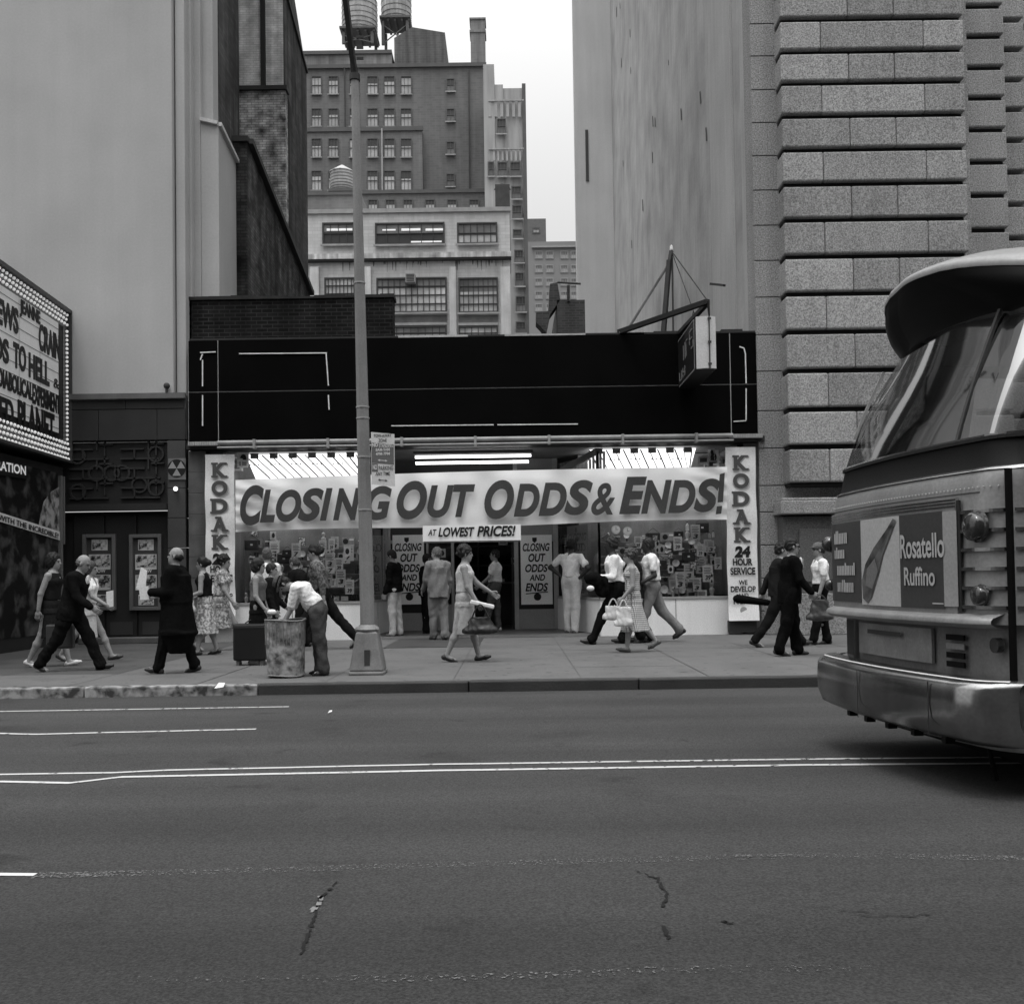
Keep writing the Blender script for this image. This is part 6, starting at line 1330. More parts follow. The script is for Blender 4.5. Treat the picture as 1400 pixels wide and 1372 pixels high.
def w_trousers(C, c, wide=1.08, kind='', cuff=0):
    D = SDF(); P, up, fw, lf, J = C['pel'], C['up'], C['fw'], C['lf'], C['J']; f = C['fat']
    D.ell(P + up * .0, (.122 * f, .165, .13), np.stack([fw, lf, up], 1), k=.05); D.econe(P + up * .02, P + up * .13, (.118 * f, .152), (.108 * f, .140), lf, k=.03)
    for s in (1, -1):
        wide = max(wide, 1.04); hp, kp, an = J[s]; D.cone(hp + up * -.01, kp, .100 * wide, .076 * wide, k=.05); e = an + (kp - an) * .06; D.cone(kp, e, .073 * wide, .062 * wide, k=.03)
        D.cone(e, an + (an - kp) * .02 + np.array([.012, 0, 0]), .063 * wide, .066 * wide, k=.02)
    V, Q = D.mesh(.010, fold=.0062, ff=21, seed=C['seed']); npmesh('trousers', V, Q, cl(c, kind), C['body'])
    return D
def w_belt(C, c=.02):
    D = SDF(); P, up, f = C['pel'], C['up'], C['fat']; D.econe(P + up * .105, P + up * .14, (.115 * f, .147), (.113 * f, .145), C['lf']); V, Q = D.mesh(.009); npmesh('belt', V, Q, cl(c, 'belt'), C['body'])
def torso(C, D, g=0.0, hem=0.0, hemr=0.0):
    P, up, up2, ch, TA, f = C['pel'], C['up'], C['up2'], C['chest'], C['TA'], C['fat']; tl, lf = C['tl'], C['lf']
    sw = .118 if C['fem'] else .145
    D.cone(ch + up2 * .065 + tl * sw, ch + up2 * .065 - tl * sw, .064 + g, .064 + g, k=.05); D.ell(ch, (.118 * f + g, .165 + g, .15), TA, k=.05)
    D.econe(P + up * (.10 - hem), ch, (.118 * f + g + hemr, .148 + g + hemr), (.115 * f + g, .158 + g), lf, k=.05)
    if C['fem']:
        for s in (1, -1): D.ell(ch + C['tf'] * .075 + tl * s * .06 - up2 * .01, (.058, .06, .056), TA, k=.04)
def sleeves(C, D, ln, r, short=False):
    for s in (1, -1):
        S0, E, W = C['J']['a%d' % s]; D.cone(S0, S0 + (E - S0) * (min(ln, 1)), r * 1.12, r * (1.0 if ln >= 1 else 1.12), k=.04)
        if ln > 1: D.cone(E, E + (W - E) * (ln - 1), r, r * .82, k=.025)
def w_shirt(C, c, sleeve=.75, kind='', mat=None, loose=0.006):
    D = SDF(); torso(C, D, loose, .02, .006); sleeves(C, D, sleeve, .056 if sleeve < 1 else .050)
    D.ell(C['neck'] + C['up2'] * .045, (.047, .047, .05), C['TA'], sub=True)
    V, Q = D.mesh(.010, fold=.0060, ff=24, seed=C['seed'] + 5); npmesh('shirt', V, Q, mat or cl(c, kind), C['body'])
    D = SDF(); n = C['neck'] - C['up2'] * .018; D.econe(n, n + C['up2'] * .035, (.062, .062), (.055, .055), C['tl']); V, Q = D.mesh(.009); npmesh('collar', V, Q, cl(c, kind), C['body'])
def w_jacket(C, c, hem=.16, kind='', shirt=.7, tie=None, flare=.015, open_=True):
    hem += .07; D = SDF(); torso(C, D, .022, hem, flare); sleeves(C, D, 1.93, .060)
    D.ell(C['neck'] + C['up2'] * .05, (.05, .05, .055), C['TA'], sub=True)
    V, Q = D.mesh(.010, fold=.0062, ff=18, seed=C['seed'] + 9); npmesh('jacket', V, Q, cl(c, kind), C['body'])
    D = SDF(); n = C['neck'] - C['up2'] * .012; D.econe(n, n + C['up2'] * .045, (.064, .062), (.056, .055), C['tl']); TA = C['TA']
    D.ell(C['chest'] + C['tf'] * (.118 + .006) * C['fat'] + C['up2'] * .055, (.028, .030, .085), TA, k=.01)
    V, Q = D.mesh(.009); npmesh('shirt', V, Q, cl(shirt), C['body'])
    if tie is not None:
        D = SDF(); D.cone(C['chest'] + C['tf'] * .152 * C['fat'] + C['up2'] * .11, C['chest'] + C['tf'] * .155 * C['fat'] - C['up2'] * .02, .012, .018); V, Q = D.mesh(.008); npmesh('tie', V, Q, cl(tie), C['body'])
def w_top(C, c, mat=None, kind=''):
    D = SDF(); torso(C, D, .004, .02, .004); D.ell(C['neck'] + C['up2'] * .03, (.06, .085, .075), C['TA'], sub=True)
    for s in (1, -1): D.ell(C['SHD'][s] + C['tl'] * s * .02, (.075, .045, .085), C['TA'], sub=True)
    V, Q = D.mesh(.009, fold=.002, ff=24, seed=C['seed'] + 3); npmesh('blouse', V, Q, mat or cl(c, kind), C['body'])
def w_skirt(C, c, ln=.52, r0=.13, r1=.2, mat=None, pleat=None, kind=''):
    D = SDF(); P, up = C['pel'], C['up']; J = C['J']; kn = (J[1][1] + J[-1][1]) / 2; dr = (kn - P); dr /= np.linalg.norm(dr); dr = dr * .6 + np.array([0, 0, -.4]); dr /= np.linalg.norm(dr)
    D.ell(P, (.125, .165, .13), None, k=.05); D.econe(P + np.array([0, 0, .10]), P + dr * .12, (.105, .135), (.135, .165), C['lf'], k=.03); D.econe(P + dr * .08, P + dr * ln, (r0, r0 + .03), (r1, r1 * .92), C['lf'], pleat, k=.03)
    V, Q = D.mesh(.010, fold=.002, ff=20, seed=C['seed'] + 4); npmesh('skirt', V, Q, mat or cl(c, kind), C['body'])
def w_coat(C, c, ln=.62):
    D = SDF(); torso(C, D, .035, .05, .02); sleeves(C, D, 1.9, .07); P = C['pel']
    D.econe(C['chest'] + np.array([0, 0, -.02]), P + np.array([-.03, 0, -ln * .62]), (.165, .195), (.245, .24), C['lf'], (.04, 5), k=.09); D.econe(P + np.array([-.03, 0, -ln * .58]), P + np.array([-.02, 0, -ln]), (.245, .24), (.15, .16), C['lf'], None, k=.06)
    D.ell(C['neck'] + C['up2'] * .05, (.05, .05, .055), C['TA'], sub=True)
    V, Q = D.mesh(.010, fold=.004, ff=14, seed=C['seed'] + 9); npmesh('coat', V, Q, cl(c, 'coat'), C['body'])
    D = SDF(); n = C['neck'] - C['up2'] * .005; D.econe(n, n + C['up2'] * .035, (.060, .058), (.056, .055), C['tl']); V, Q = D.mesh(.009); npmesh('collar', V, Q, cl(.6), C['body'])
def world(C, p):
    b = C['body']; M_ = Matrix.Translation(b.location) @ Matrix.Rotation(b.rotation_euler.z, 4, 'Z') @ Matrix.Scale(C['sc'], 4); return M_ @ Vector(p)
# ------------------------------------------------------------------ the crowd
SKY_ = dict()
def W(C, s): return world(C, C['hands'][s])
GP = None
floral = picture('floral_print', .16, .55, 26, thr=.5, soft=.08, rough=.85); tweed = picture('mottled_print', .05, .16, 30, thr=.5, soft=.1, rough=.85)
p1 = build_person('woman in sleeveless dark dress and white shoes behind the bald stooping man', (70, 911), 757, pose='step', hair=('dark', 'bob'), fem=True, shoe=.6, seed=11, wear=[('top', .03), ('skirt', .035, .5, .13, .18)], arms=((-8, 8, 20, 3), (-18, 8, 10, 2)))
p2 = build_person('bald stooping man in dark suit striding along with a suitcase', (98, 917), 759, pose='stride', hair=('grey', 'balding'), lean=12, look=(12, 0), fat=1.12, seed=12, wear=[('trousers', .016, 1.15), ('jacket', .014, .2)], arms=((-28, 5, 6, 2), (14, 6, 40, -5)))
p3 = build_person('woman in white blouse half hidden beyond the bald stooping man', (120, 903), 768, pose='stride', hair=('mid', 'bob'), fem=True, shoe=.03, seed=13, wear=[('shirt', .78, .5), ('skirt', .6, .5, .125, .15)], arms=((-20, 6, 20, 2), (28, 6, 30, 2)))
p4 = build_person('balding man in long black coat holding a folded newspaper, facing left', (241, 920), 748, head_dir=180, pose='stand', hair=('dark', 'balding'), lean=0, look=(-8, 0), fat=1.15, shoe=.02, seed=14, wear=[('trousers', .012, 1.0), ('coat', .011, .66)], arms=((10, 8, 82, -12), (4, 8, 78, -14)), legs=((15, 3), (-10, 12)))
p5 = build_person('woman in dark top and pale print skirt with a light handbag', (281, 895), 762, head_dir=180, pose='step', hair=('dark', 'bun'), fem=True, shoe=.02, seed=15, wear=[('top', .02), ('skirt', .4, .58, .13, .23, floral, (.05, 7))], arms=((0, 8, 70, 4), (-4, 8, 72, 4)), legs=((9, 4), (-8, 8)))
p6 = build_person('woman in pale print dress stepping right beside the left vertical sign', (303, 889), 759, pose='stride', hair=('dark', 'curly'), fem=True, shoe=.02, seed=16, wear=[('shirt', .3, .5, '', floral), ('skirt', .35, .5, .13, .17, floral)], arms=((-15, 6, 20, 2), (16, 6, 18, 2)))
p7 = build_person('woman in grey sleeveless top and dark skirt standing behind the black suitcase', (353, 908), 764, pose='stand', hair=('dark', 'bob'), fem=True, shoe=.5, seed=17, wear=[('top', .13), ('skirt', .02, .55, .13, .17)], arms=((5, 5, 14, 2), (2, 8, 35, 4)))
p8 = build_person('person in dark vest facing right just beyond the woman with the suitcase', (371, 901), 770, pose='stand', hair=('dark', 'short'), skin='L', seed=18, wear=[('trousers', .02), ('jacket', .02, .12)], arms=((6, 6, 40, 3), (4, 6, 20, 3)))
p9 = build_person('man in white shirt with grey hair looking into the left show window', (366, 884), 749, head_dir=110, pose='stand', hair=('grey', 'short'), seed=19, wear=[('trousers', .05), ('shirt', .8, .8)])
p10 = build_person('man in dark jacket stooping toward the left show window goods', (414, 884), 761, head_dir=160, pose='stand', hair=('mid', 'short'), lean=14, seed=20, wear=[('trousers', .03), ('jacket', .022, .16)])
p11 = build_person('woman in mottled top and dark slacks striding left past the window', (440, 888), 745, head_dir=180, pose='stride', hair=('dark', 'bun'), fem=True, shoe=.02, seed=21, lean=8, legs=((32, 4), (-35, 8)), wear=[('trousers', .022, .95), ('shirt', .1, 1.6, '', tweed, .014)])
p12 = build_person('man in dark hat and white shirt bending over the trash basket', (435, 923), 786, head_dir=180, pose='stand', hair=('dark', 'short'), lean=30, curl=34, look=(8, 0), shoe=.012, seed=22, hat=(.10, .02, 'brim'), legs=((-6, 2), (2, 8)), wear=[('trousers', .065, 1.28), ('belt', .03), ('shirt', .78, .95, '', None, .012)], arms=((12, -6, 14, -6), (20, -4, 14, -6)), fat=1.05)
p13 = build_person('boy in dark jacket and light trousers by the left closing out poster', (540, 871), 752, head_dir=165, pose='stand', hair=('dark', 'short'), look=(14, 0), seed=23, z=.02, wear=[('trousers', .46, 1.05), ('jacket', .014, .10)], arms=((6, 6, 10, 3), (2, 6, 12, 3)))
p15 = build_person('man in dark suit half hidden beyond the grey suited man', (584, 866), 757, head_dir=30, z=.04, pose='stand', hair=('dark', 'short'), seed=25, wear=[('trousers', .015), ('jacket', .02, .16)], arms=((16, 6, 62, 4), (10, 6, 70, 4)))
p14 = build_person('man in grey suit seen from behind in front of the shop door', (600, 875), 748, head_dir=112, z=.0, pose='step', hair=('grey', 'crop'), look=(8, 40), seed=24, fat=1.05, legs=((5, 3), (-6, 5)), wear=[('trousers', .17, 1.12), ('jacket', .18, .2)], arms=((8, 6, 36, 4), (2, 7, 14, 4)))
p16 = build_person('woman in pale sleeveless dress walking right with a big black bag', (636, 904), 746, pose='stride', hair=('dark', 'curly'), fem=True, shoe=.012, seed=26, legs=((14, 2), (-13, 10)), lean=1, wear=[('top', .52), ('skirt', .40, .54, .135, .185), ('belt', .12)], arms=((38, 6, 18, 2), (10, 7, 22, 2)))
p17 = build_person('young man in white tee shirt and grey trousers in the shop doorway', (678, 862), 751, head_dir=172, z=FZ, pose='stand', hair=('dark', 'crop'), shoe=.6, seed=27, legs=((16, 6), (-2, 2)), lean=-1, wear=[('trousers', .11, 1.0), ('shirt', .80, .55)], arms=((22, 6, 30, 3), (12, 6, 26, 3)))
p18 = build_person('man in pale shirt and light trousers with hands on his hips, seen from behind', (782, 867), 737, head_dir=62, z=.01, pose='stand', skin='D', hair=('dark', 'crop'), look=(12, -20), seed=28, legs=((1, 1), (-3, 1)), wear=[('trousers', .56, 1.08), ('shirt', .85, .6), ('belt', .012)], arms=((-18, 48, 22, -52), (-14, 40, 22, -48)))
p19 = build_person('tall man in white shirt and dark trousers carrying a black jacket over his arm', (843, 880), 734, head_dir=180, pose='stride', skin='D', hair=('dark', 'crop'), seed=29, legs=((27, 2), (-20, 16)), wear=[('trousers', .014, 1.0), ('shirt', .80, 1.7)], arms=((6, 6, 84, 4), (-12, 6, 16, 3)))
p22 = build_person('man in grey hat and dark suit between the two men in white shirts', (868, 879), 744, head_dir=180, pose='step', hair=('mid', 'short'), hat=(.09, .03, 'brim'), seed=32, wear=[('trousers', .018), ('jacket', .03, .18)])
p21 = build_person('tall man in white short sleeved shirt and grey trousers walking left', (893, 878), 735, head_dir=180, pose='stride', skin='D', hair=('dark', 'crop'), seed=31, legs=((18, 2), (-22, 22)), wear=[('trousers', .20, 1.08), ('belt', .02), ('shirt', .80, .62, '', None, .012)], arms=((-8, 8, 70, 2), (-4, 8, 62, 2)))
ging = checks('gingham', .17, .60, 30)
p20 = build_person('woman in checked sundress walking left with two pale bags', (867, 891), 751, head_dir=180, pose='step', hair=('mid', 'curly'), fem=True, shoe=.08, seed=30, legs=((10, 3), (-16, 22)), wear=[('top', .5, ging), ('skirt', .5, .60, .125, .24, ging, (.07, 9))], arms=((2, 6, 38, 3), (-6, 7, 30, 3)))
p24 = build_person('man in dark clothes half hidden behind the suited man with sunglasses', (1066, 884), 742, pose='stride', hair=('dark', 'short'), seed=34, wear=[('trousers', .02), ('jacket', .03, .12)], arms=((-30, 6, 8, 3), (10, 6, 20, 3)))
p23 = build_person('man in black suit and dark glasses walking right with a bag', (1082, 896), 736, pose='step', hair=('dark', 'short'), glasses=True, seed=33, legs=((8, 2), (-10, 8)), fat=1.14, wear=[('trousers', .010, 1.2), ('jacket', .010, .22, '', .65, .2)], arms=((-8, 7, 14, 3), (14, 8, 26, 3)))
p25 = build_person('man in cap and white short sleeved shirt with dark trousers facing left', (1124, 881), 740, head_dir=180, pose='stand', hair=('dark', 'short'), hat=(.12, .03, 'cap'), seed=35, legs=((12, 2), (-6, 4)), wear=[('trousers', .016, 1.0), ('belt', .01), ('shirt', .80, .7)], arms=((2, 8, 16, 3), (-2, 8, 20, 3)))
# ---- carried things
def pbox(b, c, sx, sy, sz, taper=1.0, mi=0, rz=0):
    ca, sa = cos(rz), sin(rz); c = Vector(c); f = lambda x, y, z: c + Vector((x * ca - y * sa, x * sa + y * ca, z))
    b.hexa([f(-sx, -sy, 0), f(sx, -sy, 0), f(sx, sy, 0), f(-sx, sy, 0)], [f(-sx * taper, -sy * taper, sz), f(sx * taper, -sy * taper, sz), f(sx * taper, sy * taper, sz), f(-sx * taper, sy * taper, sz)], mi)
def handle(t, p, q, h, m, r=.010):
    p, q = Vector(p), Vector(q); b = MB(); n = 8; P = [p.lerp(q, i / n) + XU * (h * sin(math.pi * i / n)) for i in range(n + 1)]
    for x, y in zip(P, P[1:]): b.tube(x, y, r, n=6)
    b.build('handle', m, t, smooth=True)
def carried(name, label, cat, top, hh, builder): t = thing(name, label, cat, top - Vector((0, 0, hh))); builder(t, top - Vector((0, 0, hh))); return t
def bag(name, label, cat, hand, w_, d_, h_, c, taper=.85, hh=.09, soft=True, strap=.012, mat=None, dx=0, pat=0):
    base = hand + Vector((dx, 0, -h_ - hh + .01)); t = thing(name, label, cat, base); m = mat or M('%s_leather_%d' % (name, int(c * 1000)), c, .45, .2, 8, spec=.4, bump=.3, bscale=20)
    D = SDF(); w2, d2 = w_ / 2, d_ / 2; D.econe(np.array([0, 0, .02]), np.array([0, 0, h_]), (w2, d2), (w2 * taper, d2 * .55), np.array([0, 1., 0]), (.05, 6) if soft else None, k=.03); D.ell((0, 0, .05), (w2 * 1.02, d2 * 1.05, .05), None, k=.05)
    V, Q = D.mesh(.009, fold=.003 if soft else 0, ff=30, seed=5); o = npmesh('bag_body', V, Q, m, t)
    for s in (-.3, .3): handle(t, base + Vector((-w2 * .5, s * d2, h_ - .01)), base + Vector((w2 * .5, s * d2, h_ - .01)), hh + .02, m, strap)
    return t
case_m = M('suitcase_grey', .045, .5, .25, 4)
h = W(p2, 1); t = thing('suitcase', 'grey suitcase swinging behind the bald stooping man', 'suitcase', h + Vector((-.09, 0, -.43))); b = MB(); pbox(b, h + Vector((-.09, .03, -.43)), .19, .06, .34); b.build('case_body', case_m, t, bevel=.025); handle(t, h + Vector((-.15, .03, -.1)), h + Vector((-.03, .03, -.1)), .08, case_m)
paper = M('paper_white', .75, .8, .05)
h = W(p4, 1); b = MB(); b.hexa([h + Vector(v) for v in ((-.03, -.04, -.10), (.09, -.04, -.10), (.09, -.01, -.10), (-.03, -.01, -.10))], [h + Vector(v) for v in ((-.04, -.05, .07), (.08, -.05, .08), (.08, -.02, .08), (-.04, -.02, .07))]); tag(b.build('folded_paper', paper, loc=h), 'folded white paper in the hand of the man in the long black coat', 'newspaper')
b = MB(); b.poly([h + Vector(v) for v in ((-.12, .06, .05), (.0, .06, .0), (.03, .06, .28), (-.05, .06, .33))], (0, .01, 0)); tag(b.build('newspaper', paper, fixn=True, loc=h), 'white newspaper sheet raised in front of the man in the long black coat', 'newspaper')
h = W(p5, 1); bag('handbag', 'pale boxy handbag on the arm of the woman in the print skirt', 'handbag', h + Vector((.08, -.06, .04)), .30, .10, .21, .42, .95, .06, False, .008)
h = W(p3, -1); b = MB(); b.poly([h + Vector(v) for v in ((-.05, -.01, .0), (.05, -.01, .02), (.05, -.01, .27), (-.06, -.01, .25))], (0, .01, 0)); tag(b.build('paper_sheet', paper, fixn=True, loc=h), 'white sheet held up just ahead of the bald stooping man', 'paper')
h = W(p7, -1); b = MB(); b.ball(h + Vector((.05, 0, .02)), .07, .05, .04, 10); tag(b.build('paper_packet', paper, smooth=True, loc=h), 'small white packet in the hand of the woman with the black suitcase', 'packet')
g = gnd(343, 909); sc_m = M('suitcase_black', .012, .4, .2, 4, spec=.4)
t = thing('suitcase', 'large black upright suitcase on stubby feet left of the trash basket', 'suitcase', g); b = MB(); b.box(g.x - .235, g.x + .235, g.y - .1, g.y + .1, .07, .60); b.build('case_body', sc_m, t, bevel=.03)
b = MB(); b.box(g.x - .24, g.x + .24, g.y - .105, g.y + .105, .54, .56); b.build('lid_trim', M('trim_black', .04, .4), t)
for s in (-1, 1): b = MB(); b.box(g.x + s * .17 - .02, g.x + s * .17 + .02, g.y - .08, g.y + .08, 0, .07); b.build('foot', M('foot_grey', .1, .5), t)
handle(t, (g.x - .08, g.y, .6), (g.x + .12, g.y, .6), .05, sc_m)
h = W(p16, -1); bag('tote_bag', 'big slouching black bag in the hand of the woman in the pale dress', 'bag', h + Vector((0, -.03, .02)), .48, .2, .24, .012, .55, .17, True, .012)
b = MB(); b.bar(h + Vector((-.14, -.02, .08)), h + Vector((.20, -.02, .0)), .06, .06); tag(b.build('white_parcel', paper, bevel=.015, loc=h), 'slim white parcel held above the big black bag', 'parcel')
h = world(p19, p19['J']['a1'][2]); D = SDF(); D.ell((0, 0, -.05), (.19, .09, .12), None, k=.06); D.ell((.10, 0, -.20), (.12, .07, .17), None, k=.08); D.ell((-.1, 0, -.0), (.12, .08, .07), None, k=.06); V, Q = D.mesh(.01, fold=.008, ff=22, seed=3); o = npmesh('folded_jacket', V, Q, cl(.010, 'jk')); o.location = h; tag(o, 'black jacket draped over the forearm of the tall man in dark trousers', 'jacket')
b = MB(); b.ball(h + Vector((-.12, -.08, -.19)), .07, .05, .05, 10); tag(b.build('paper_cup', paper, smooth=True, loc=h), 'white crumpled paper under the draped black jacket', 'paper')
h = W(p20, 1); bag('beach_bag', 'pale wide handbag, the left one of the woman in the checked dress', 'handbag', h + Vector((-.10, -.02, .04)), .30, .14, .22, .5, .75, .10, True, .010); bag('beach_bag', 'pale tall handbag held against the checked sundress', 'handbag', h + Vector((.05, -.10, .02)), .26, .12, .30, .58, .8, .10, True, .010)
h = W(p24, 1); b = MB(); b.tube(h + Vector((-.40, -.02, .02)), h + Vector((.15, -.02, -.06)), .075, .05, 12); b.ball(h + Vector((-.40, -.02, .02)), .06); tag(b.build('rolled_bundle', cl(.012, 'roll'), smooth=True, loc=h), 'dark rolled bundle carried level beside the right vertical sign', 'bundle')
h = W(p23, -1); t = bag('briefcase', 'dark soft bag hanging ahead of the man in the black suit', 'bag', h + Vector((.05, .0, .02)), .36, .16, .30, .035, .6, .06, True, .010)
# ------------------------------------------------------------------ the bus (seen from its rear corner)
BUS = thing('city_bus', 'city bus leaving to the right, its rear with advertising panel and round lamps', 'bus', (2.62, 7.0, ROADZ)); PHI = R(-7)
BC, BS = cos(PHI), sin(PHI); BO = Vector((2.62, 6.98, 0))
def bw_(x, y, z): return (BO.x + x * BC + y * BS, BO.y - x * BS + y * BC, z)
HW = 1.17; NS, NC, NR = 10, 9, 26
def ring(z, xo, hw=HW, r=.27, bow=.07, XL=8.6, cr=0):
    pts = []
    for i in range(NS): pts.append((XL + (xo + r - XL) * i / NS, -hw))
    for i in range(NC): a = math.pi / 2 * i / NC; pts.append((xo + r - r * sin(a), -hw + r - r * cos(a)))
    for i in range(NR + 1): y = -(hw - r) + 2 * (hw - r) * i / NR; pts.append((xo - bow * (1 - (y / (hw - r)) ** 2) , y))
    for i in range(1, NC + 1): a = math.pi / 2 * (1 - i / NC); pts.append((xo + r - r * sin(a), hw - r + r * cos(a)))
    for i in range(1, NS + 1): pts.append((xo + r + (XL - xo - r) * i / NS, hw))
    return [(x, y, z - cr * y * y) for x, y in pts]
def loft(rings, name, m, i0=0, i1=None, smooth=True, sharp=50, par=None):
    i1 = i1 or len(rings[0]); b = MB(); k = i1 - i0
    vs = [bw_(*p) for rg in rings for p in rg[i0:i1]]; b.add(vs, [(j * k + i, j * k + i + 1, (j + 1) * k + i + 1, (j + 1) * k + i) for j in range(len(rings) - 1) for i in range(k - 1)])
    return b.build(name, m, par or BUS, smooth=smooth, sharp=sharp)
metal = M('bus_metal', .26, .45, .18, 2.5, spec=.4, metal=.4, streak=.15); chrome = M('bus_chrome', .27, .22, .35, 2.2, spec=.5, metal=.95, streak=.3); bk_ = M('bus_black', .004, .5, .2, 2, spec=.12); dkm = M('bus_dark', .02, .6)
I_A = NS; I_B = NS + NC; I_C = NS + NC + NR + 1; I_D = I_C + NC
loft([ring(z, .08, HW - .04) for z in (.16, .60)], 'lower_skirt', M('skirt_metal', .16, .5, .3, 3, metal=.3))
loft([ring(z, .07, HW - .02) for z in (.55, .90)], 'engine_panel', M('engine_panel', .20, .45, .2, 3, metal=.4))
loft([ring(.90, .0), ring(.93, .0), ring(1.60, .0), ring(1.70, .005), ring(1.77, .012), ring(1.81, .035)], 'body', metal)
loft([ring(1.81, .03), ring(1.825, .055), ring(2.0, .085, HW - .02)], 'black_band', bk_)
loft([ring(1.806, .018), ring(1.818, .030), ring(1.826, .05)], 'bright_moulding', chrome)
GZ = [(2.0, .085, HW - .02), (2.12, .125, HW - .03), (2.35, .21, HW - .05), (2.6, .32, HW - .075, .32, .07, 8.6, .03), (2.90, .46, HW - .11, .40, .09, 8.6, .10)]
bg_ = glassm('bus_glass', .55, .32, .008, .05)
loft([ring(*g_) for g_ in GZ], 'rear_window', bg_, I_A - 1, I_D + 1, sharp=180)
loft([ring(*g_) for g_ in GZ], 'side_window', bg_, 0, I_A, sharp=180); loft([ring(*g_) for g_ in GZ], 'side_window', bg_, I_D, None, sharp=180)
# window gasket lines and pillars lying on the glass
def gpt(i, f, off=.0):
    z = 2.0 + .86 * f; xs_ = np.interp(z, [g_[0] for g_ in GZ], [g_[1] for g_ in GZ]); hw = np.interp(z, [g_[0] for g_ in GZ], [g_[2] for g_ in GZ]); p = ring(z, xs_ - off, hw + off)[i]; return Vector(bw_(*p))
def gbar(pts, w_, m, nm): b = MB(); [b.bar(a, c, w_, w_) for a, c in zip(pts, pts[1:])]; return b.build(nm, m, BUS)
gk = M('gasket', .015, .6)
gbar([gpt(i, .0, .006) for i in range(I_A - 1, I_D)], .02, gk, 'gasket'); gbar([gpt(i, .02, .012) for i in range(I_A - 1, I_D)], .010, chrome, 'window_moulding')
for i in (I_B + 3,): gbar([gpt(i, f) for f in (0, .25, .5, .75, 1)], .022, M('pillar_grey', .04, .5), 'pillar')
gbar([gpt(I_C + 2, f, .01) for f in (.30, .5, .7, .9)], .022, M('glass_reflection', .5, .3, metal=.5), 'glass_reflection')  # pale bar laid on the glass to imitate a reflection
for i in (NS - 2, NS - 4, NS - 6): gbar([gpt(i, f) for f in (0, .5, 1)], .07, gk, 'pillar')
for i in (I_D + 3, I_D + 5, I_D + 7): gbar([gpt(i, f) for f in (0, .5, 1)], .07, gk, 'pillar')
# black overhanging visor and pale roof
RV = lambda z, xo, hw, r, cr, bow: ring(z, xo, hw, r, bow, 8.6, cr)
loft([RV(2.86, .45, HW - .13, .42, .10, .09), RV(2.93, .42, HW - .13, .50, .12, .07), RV(3.00, .345, HW - .12, .56, .13, .06), RV(3.05, .285, HW - .12, .62, .14, .05), RV(3.10, .23, HW - .125, .70, .155, .035), RV(3.15, .19, HW - .13, .78, .17, .025), RV(3.20, .16, HW - .14, .85, .18, .02)], 'visor', bk_, sharp=180)
loft([RV(3.20, .155, HW - .138, .85, .18, .02), RV(3.22, .15, HW - .138, .85, .18, .02), RV(3.25, .165, HW - .145, .85, .18, .02), RV(3.28, .23, HW - .17, .82, .18, .02), RV(3.325, .40, HW - .27, .75, .18, .02), RV(3.37, .8, HW - .47, .55, .15, .02), RV(3.38, 1.3, .5, .4, .1, .02), RV(3.38, 1.8, .05, .04, 0, 0)], 'roof', M('roof_paint', .28, .35, .05, 1, spec=.4), sharp=180)
# rear fittings -----------------------------------------------------
def rp(y, z, off=0.0):
    """point on the rear face"""
    hw = HW; r = .27; 
    if abs(y) <= hw - r: x = -.07 * (1 - (y / (hw - r)) ** 2)
    else: q = min((abs(y) - (hw - r)) / r, 1); x = r - r * math.sqrt(max(0, 1 - q * q))
    return Vector(bw_(x - off, y, z))
def yof(u, v, z_guess=None):
    """rear face y whose projection falls on column u"""
    best = None
    for k in range(241):
        y = 1.17 - 2.34 * k / 240; p = rp(y, 1.3); uu = 700 + FL * p.x / p.y
        if best is None or abs(uu - u) < best[0]: best = (abs(uu - u), y)
    return best[1]
def rstrip(y0, y1, z0, z1, off, m, nm, n=14, th=.0, par=None):
    b = MB(); P0 = [rp(y0 + (y1 - y0) * i / n, z0, off) for i in range(n + 1)]; P1 = [rp(y0 + (y1 - y0) * i / n, z1, off) for i in range(n + 1)]
    b.add(P0 + P1, [(i, i + 1, n + 2 + i, n + 1 + i) for i in range(n)])
    if th:
        Q0 = [rp(y0 + (y1 - y0) * i / n, z0, off - th) for i in range(n + 1)]; Q1 = [rp(y0 + (y1 - y0) * i / n, z1, off - th) for i in range(n + 1)]
        b.add(P1 + Q1, [(i, i + 1, n + 2 + i, n + 1 + i) for i in range(n)]); b.add(Q0 + P0, [(i, i + 1, n + 2 + i, n + 1 + i) for i in range(n)])
        b.add([P0[0], Q0[0], Q1[0], P1[0]], [(0, 1, 2, 3)]); b.add([P0[-1], P1[-1], Q1[-1], Q0[-1]], [(0, 1, 2, 3)])
    return b.build(nm, m, par or BUS, smooth=False)
yL, yR = yof(1146, 0), yof(1312, 0); yA = yof(1296, 0); yw0, yw1 = yof(1182, 0), yof(1236, 0); yS = yof(1384, 0)
# ad panel
rstrip(yL + .02, yR, .955, 1.66, .022, metal, 'panel_frame', th=.02)
for k in range(3): rstrip(yL + .03, yR - .01, 1.60 + .02 * k, 1.612 + .02 * k, .03 - .002 * k, chrome, 'frame_line')
rstrip(yA, yR - .02, 1.0, 1.58, .030, M('ad_border', .30, .5), 'ad_border')
AD = rstrip(yL - .02, yw0, 1.0, 1.585, .028, M('ad_dark', .045, .5, .1), 'ad_panel'); rstrip(yw0, yw1, .985, 1.585, .028, M('ad_white', .40, .5, .05), 'ad_panel'); rstrip(yw1, yA, .985, 1.585, .028, M('ad_dark', .045), 'ad_panel')
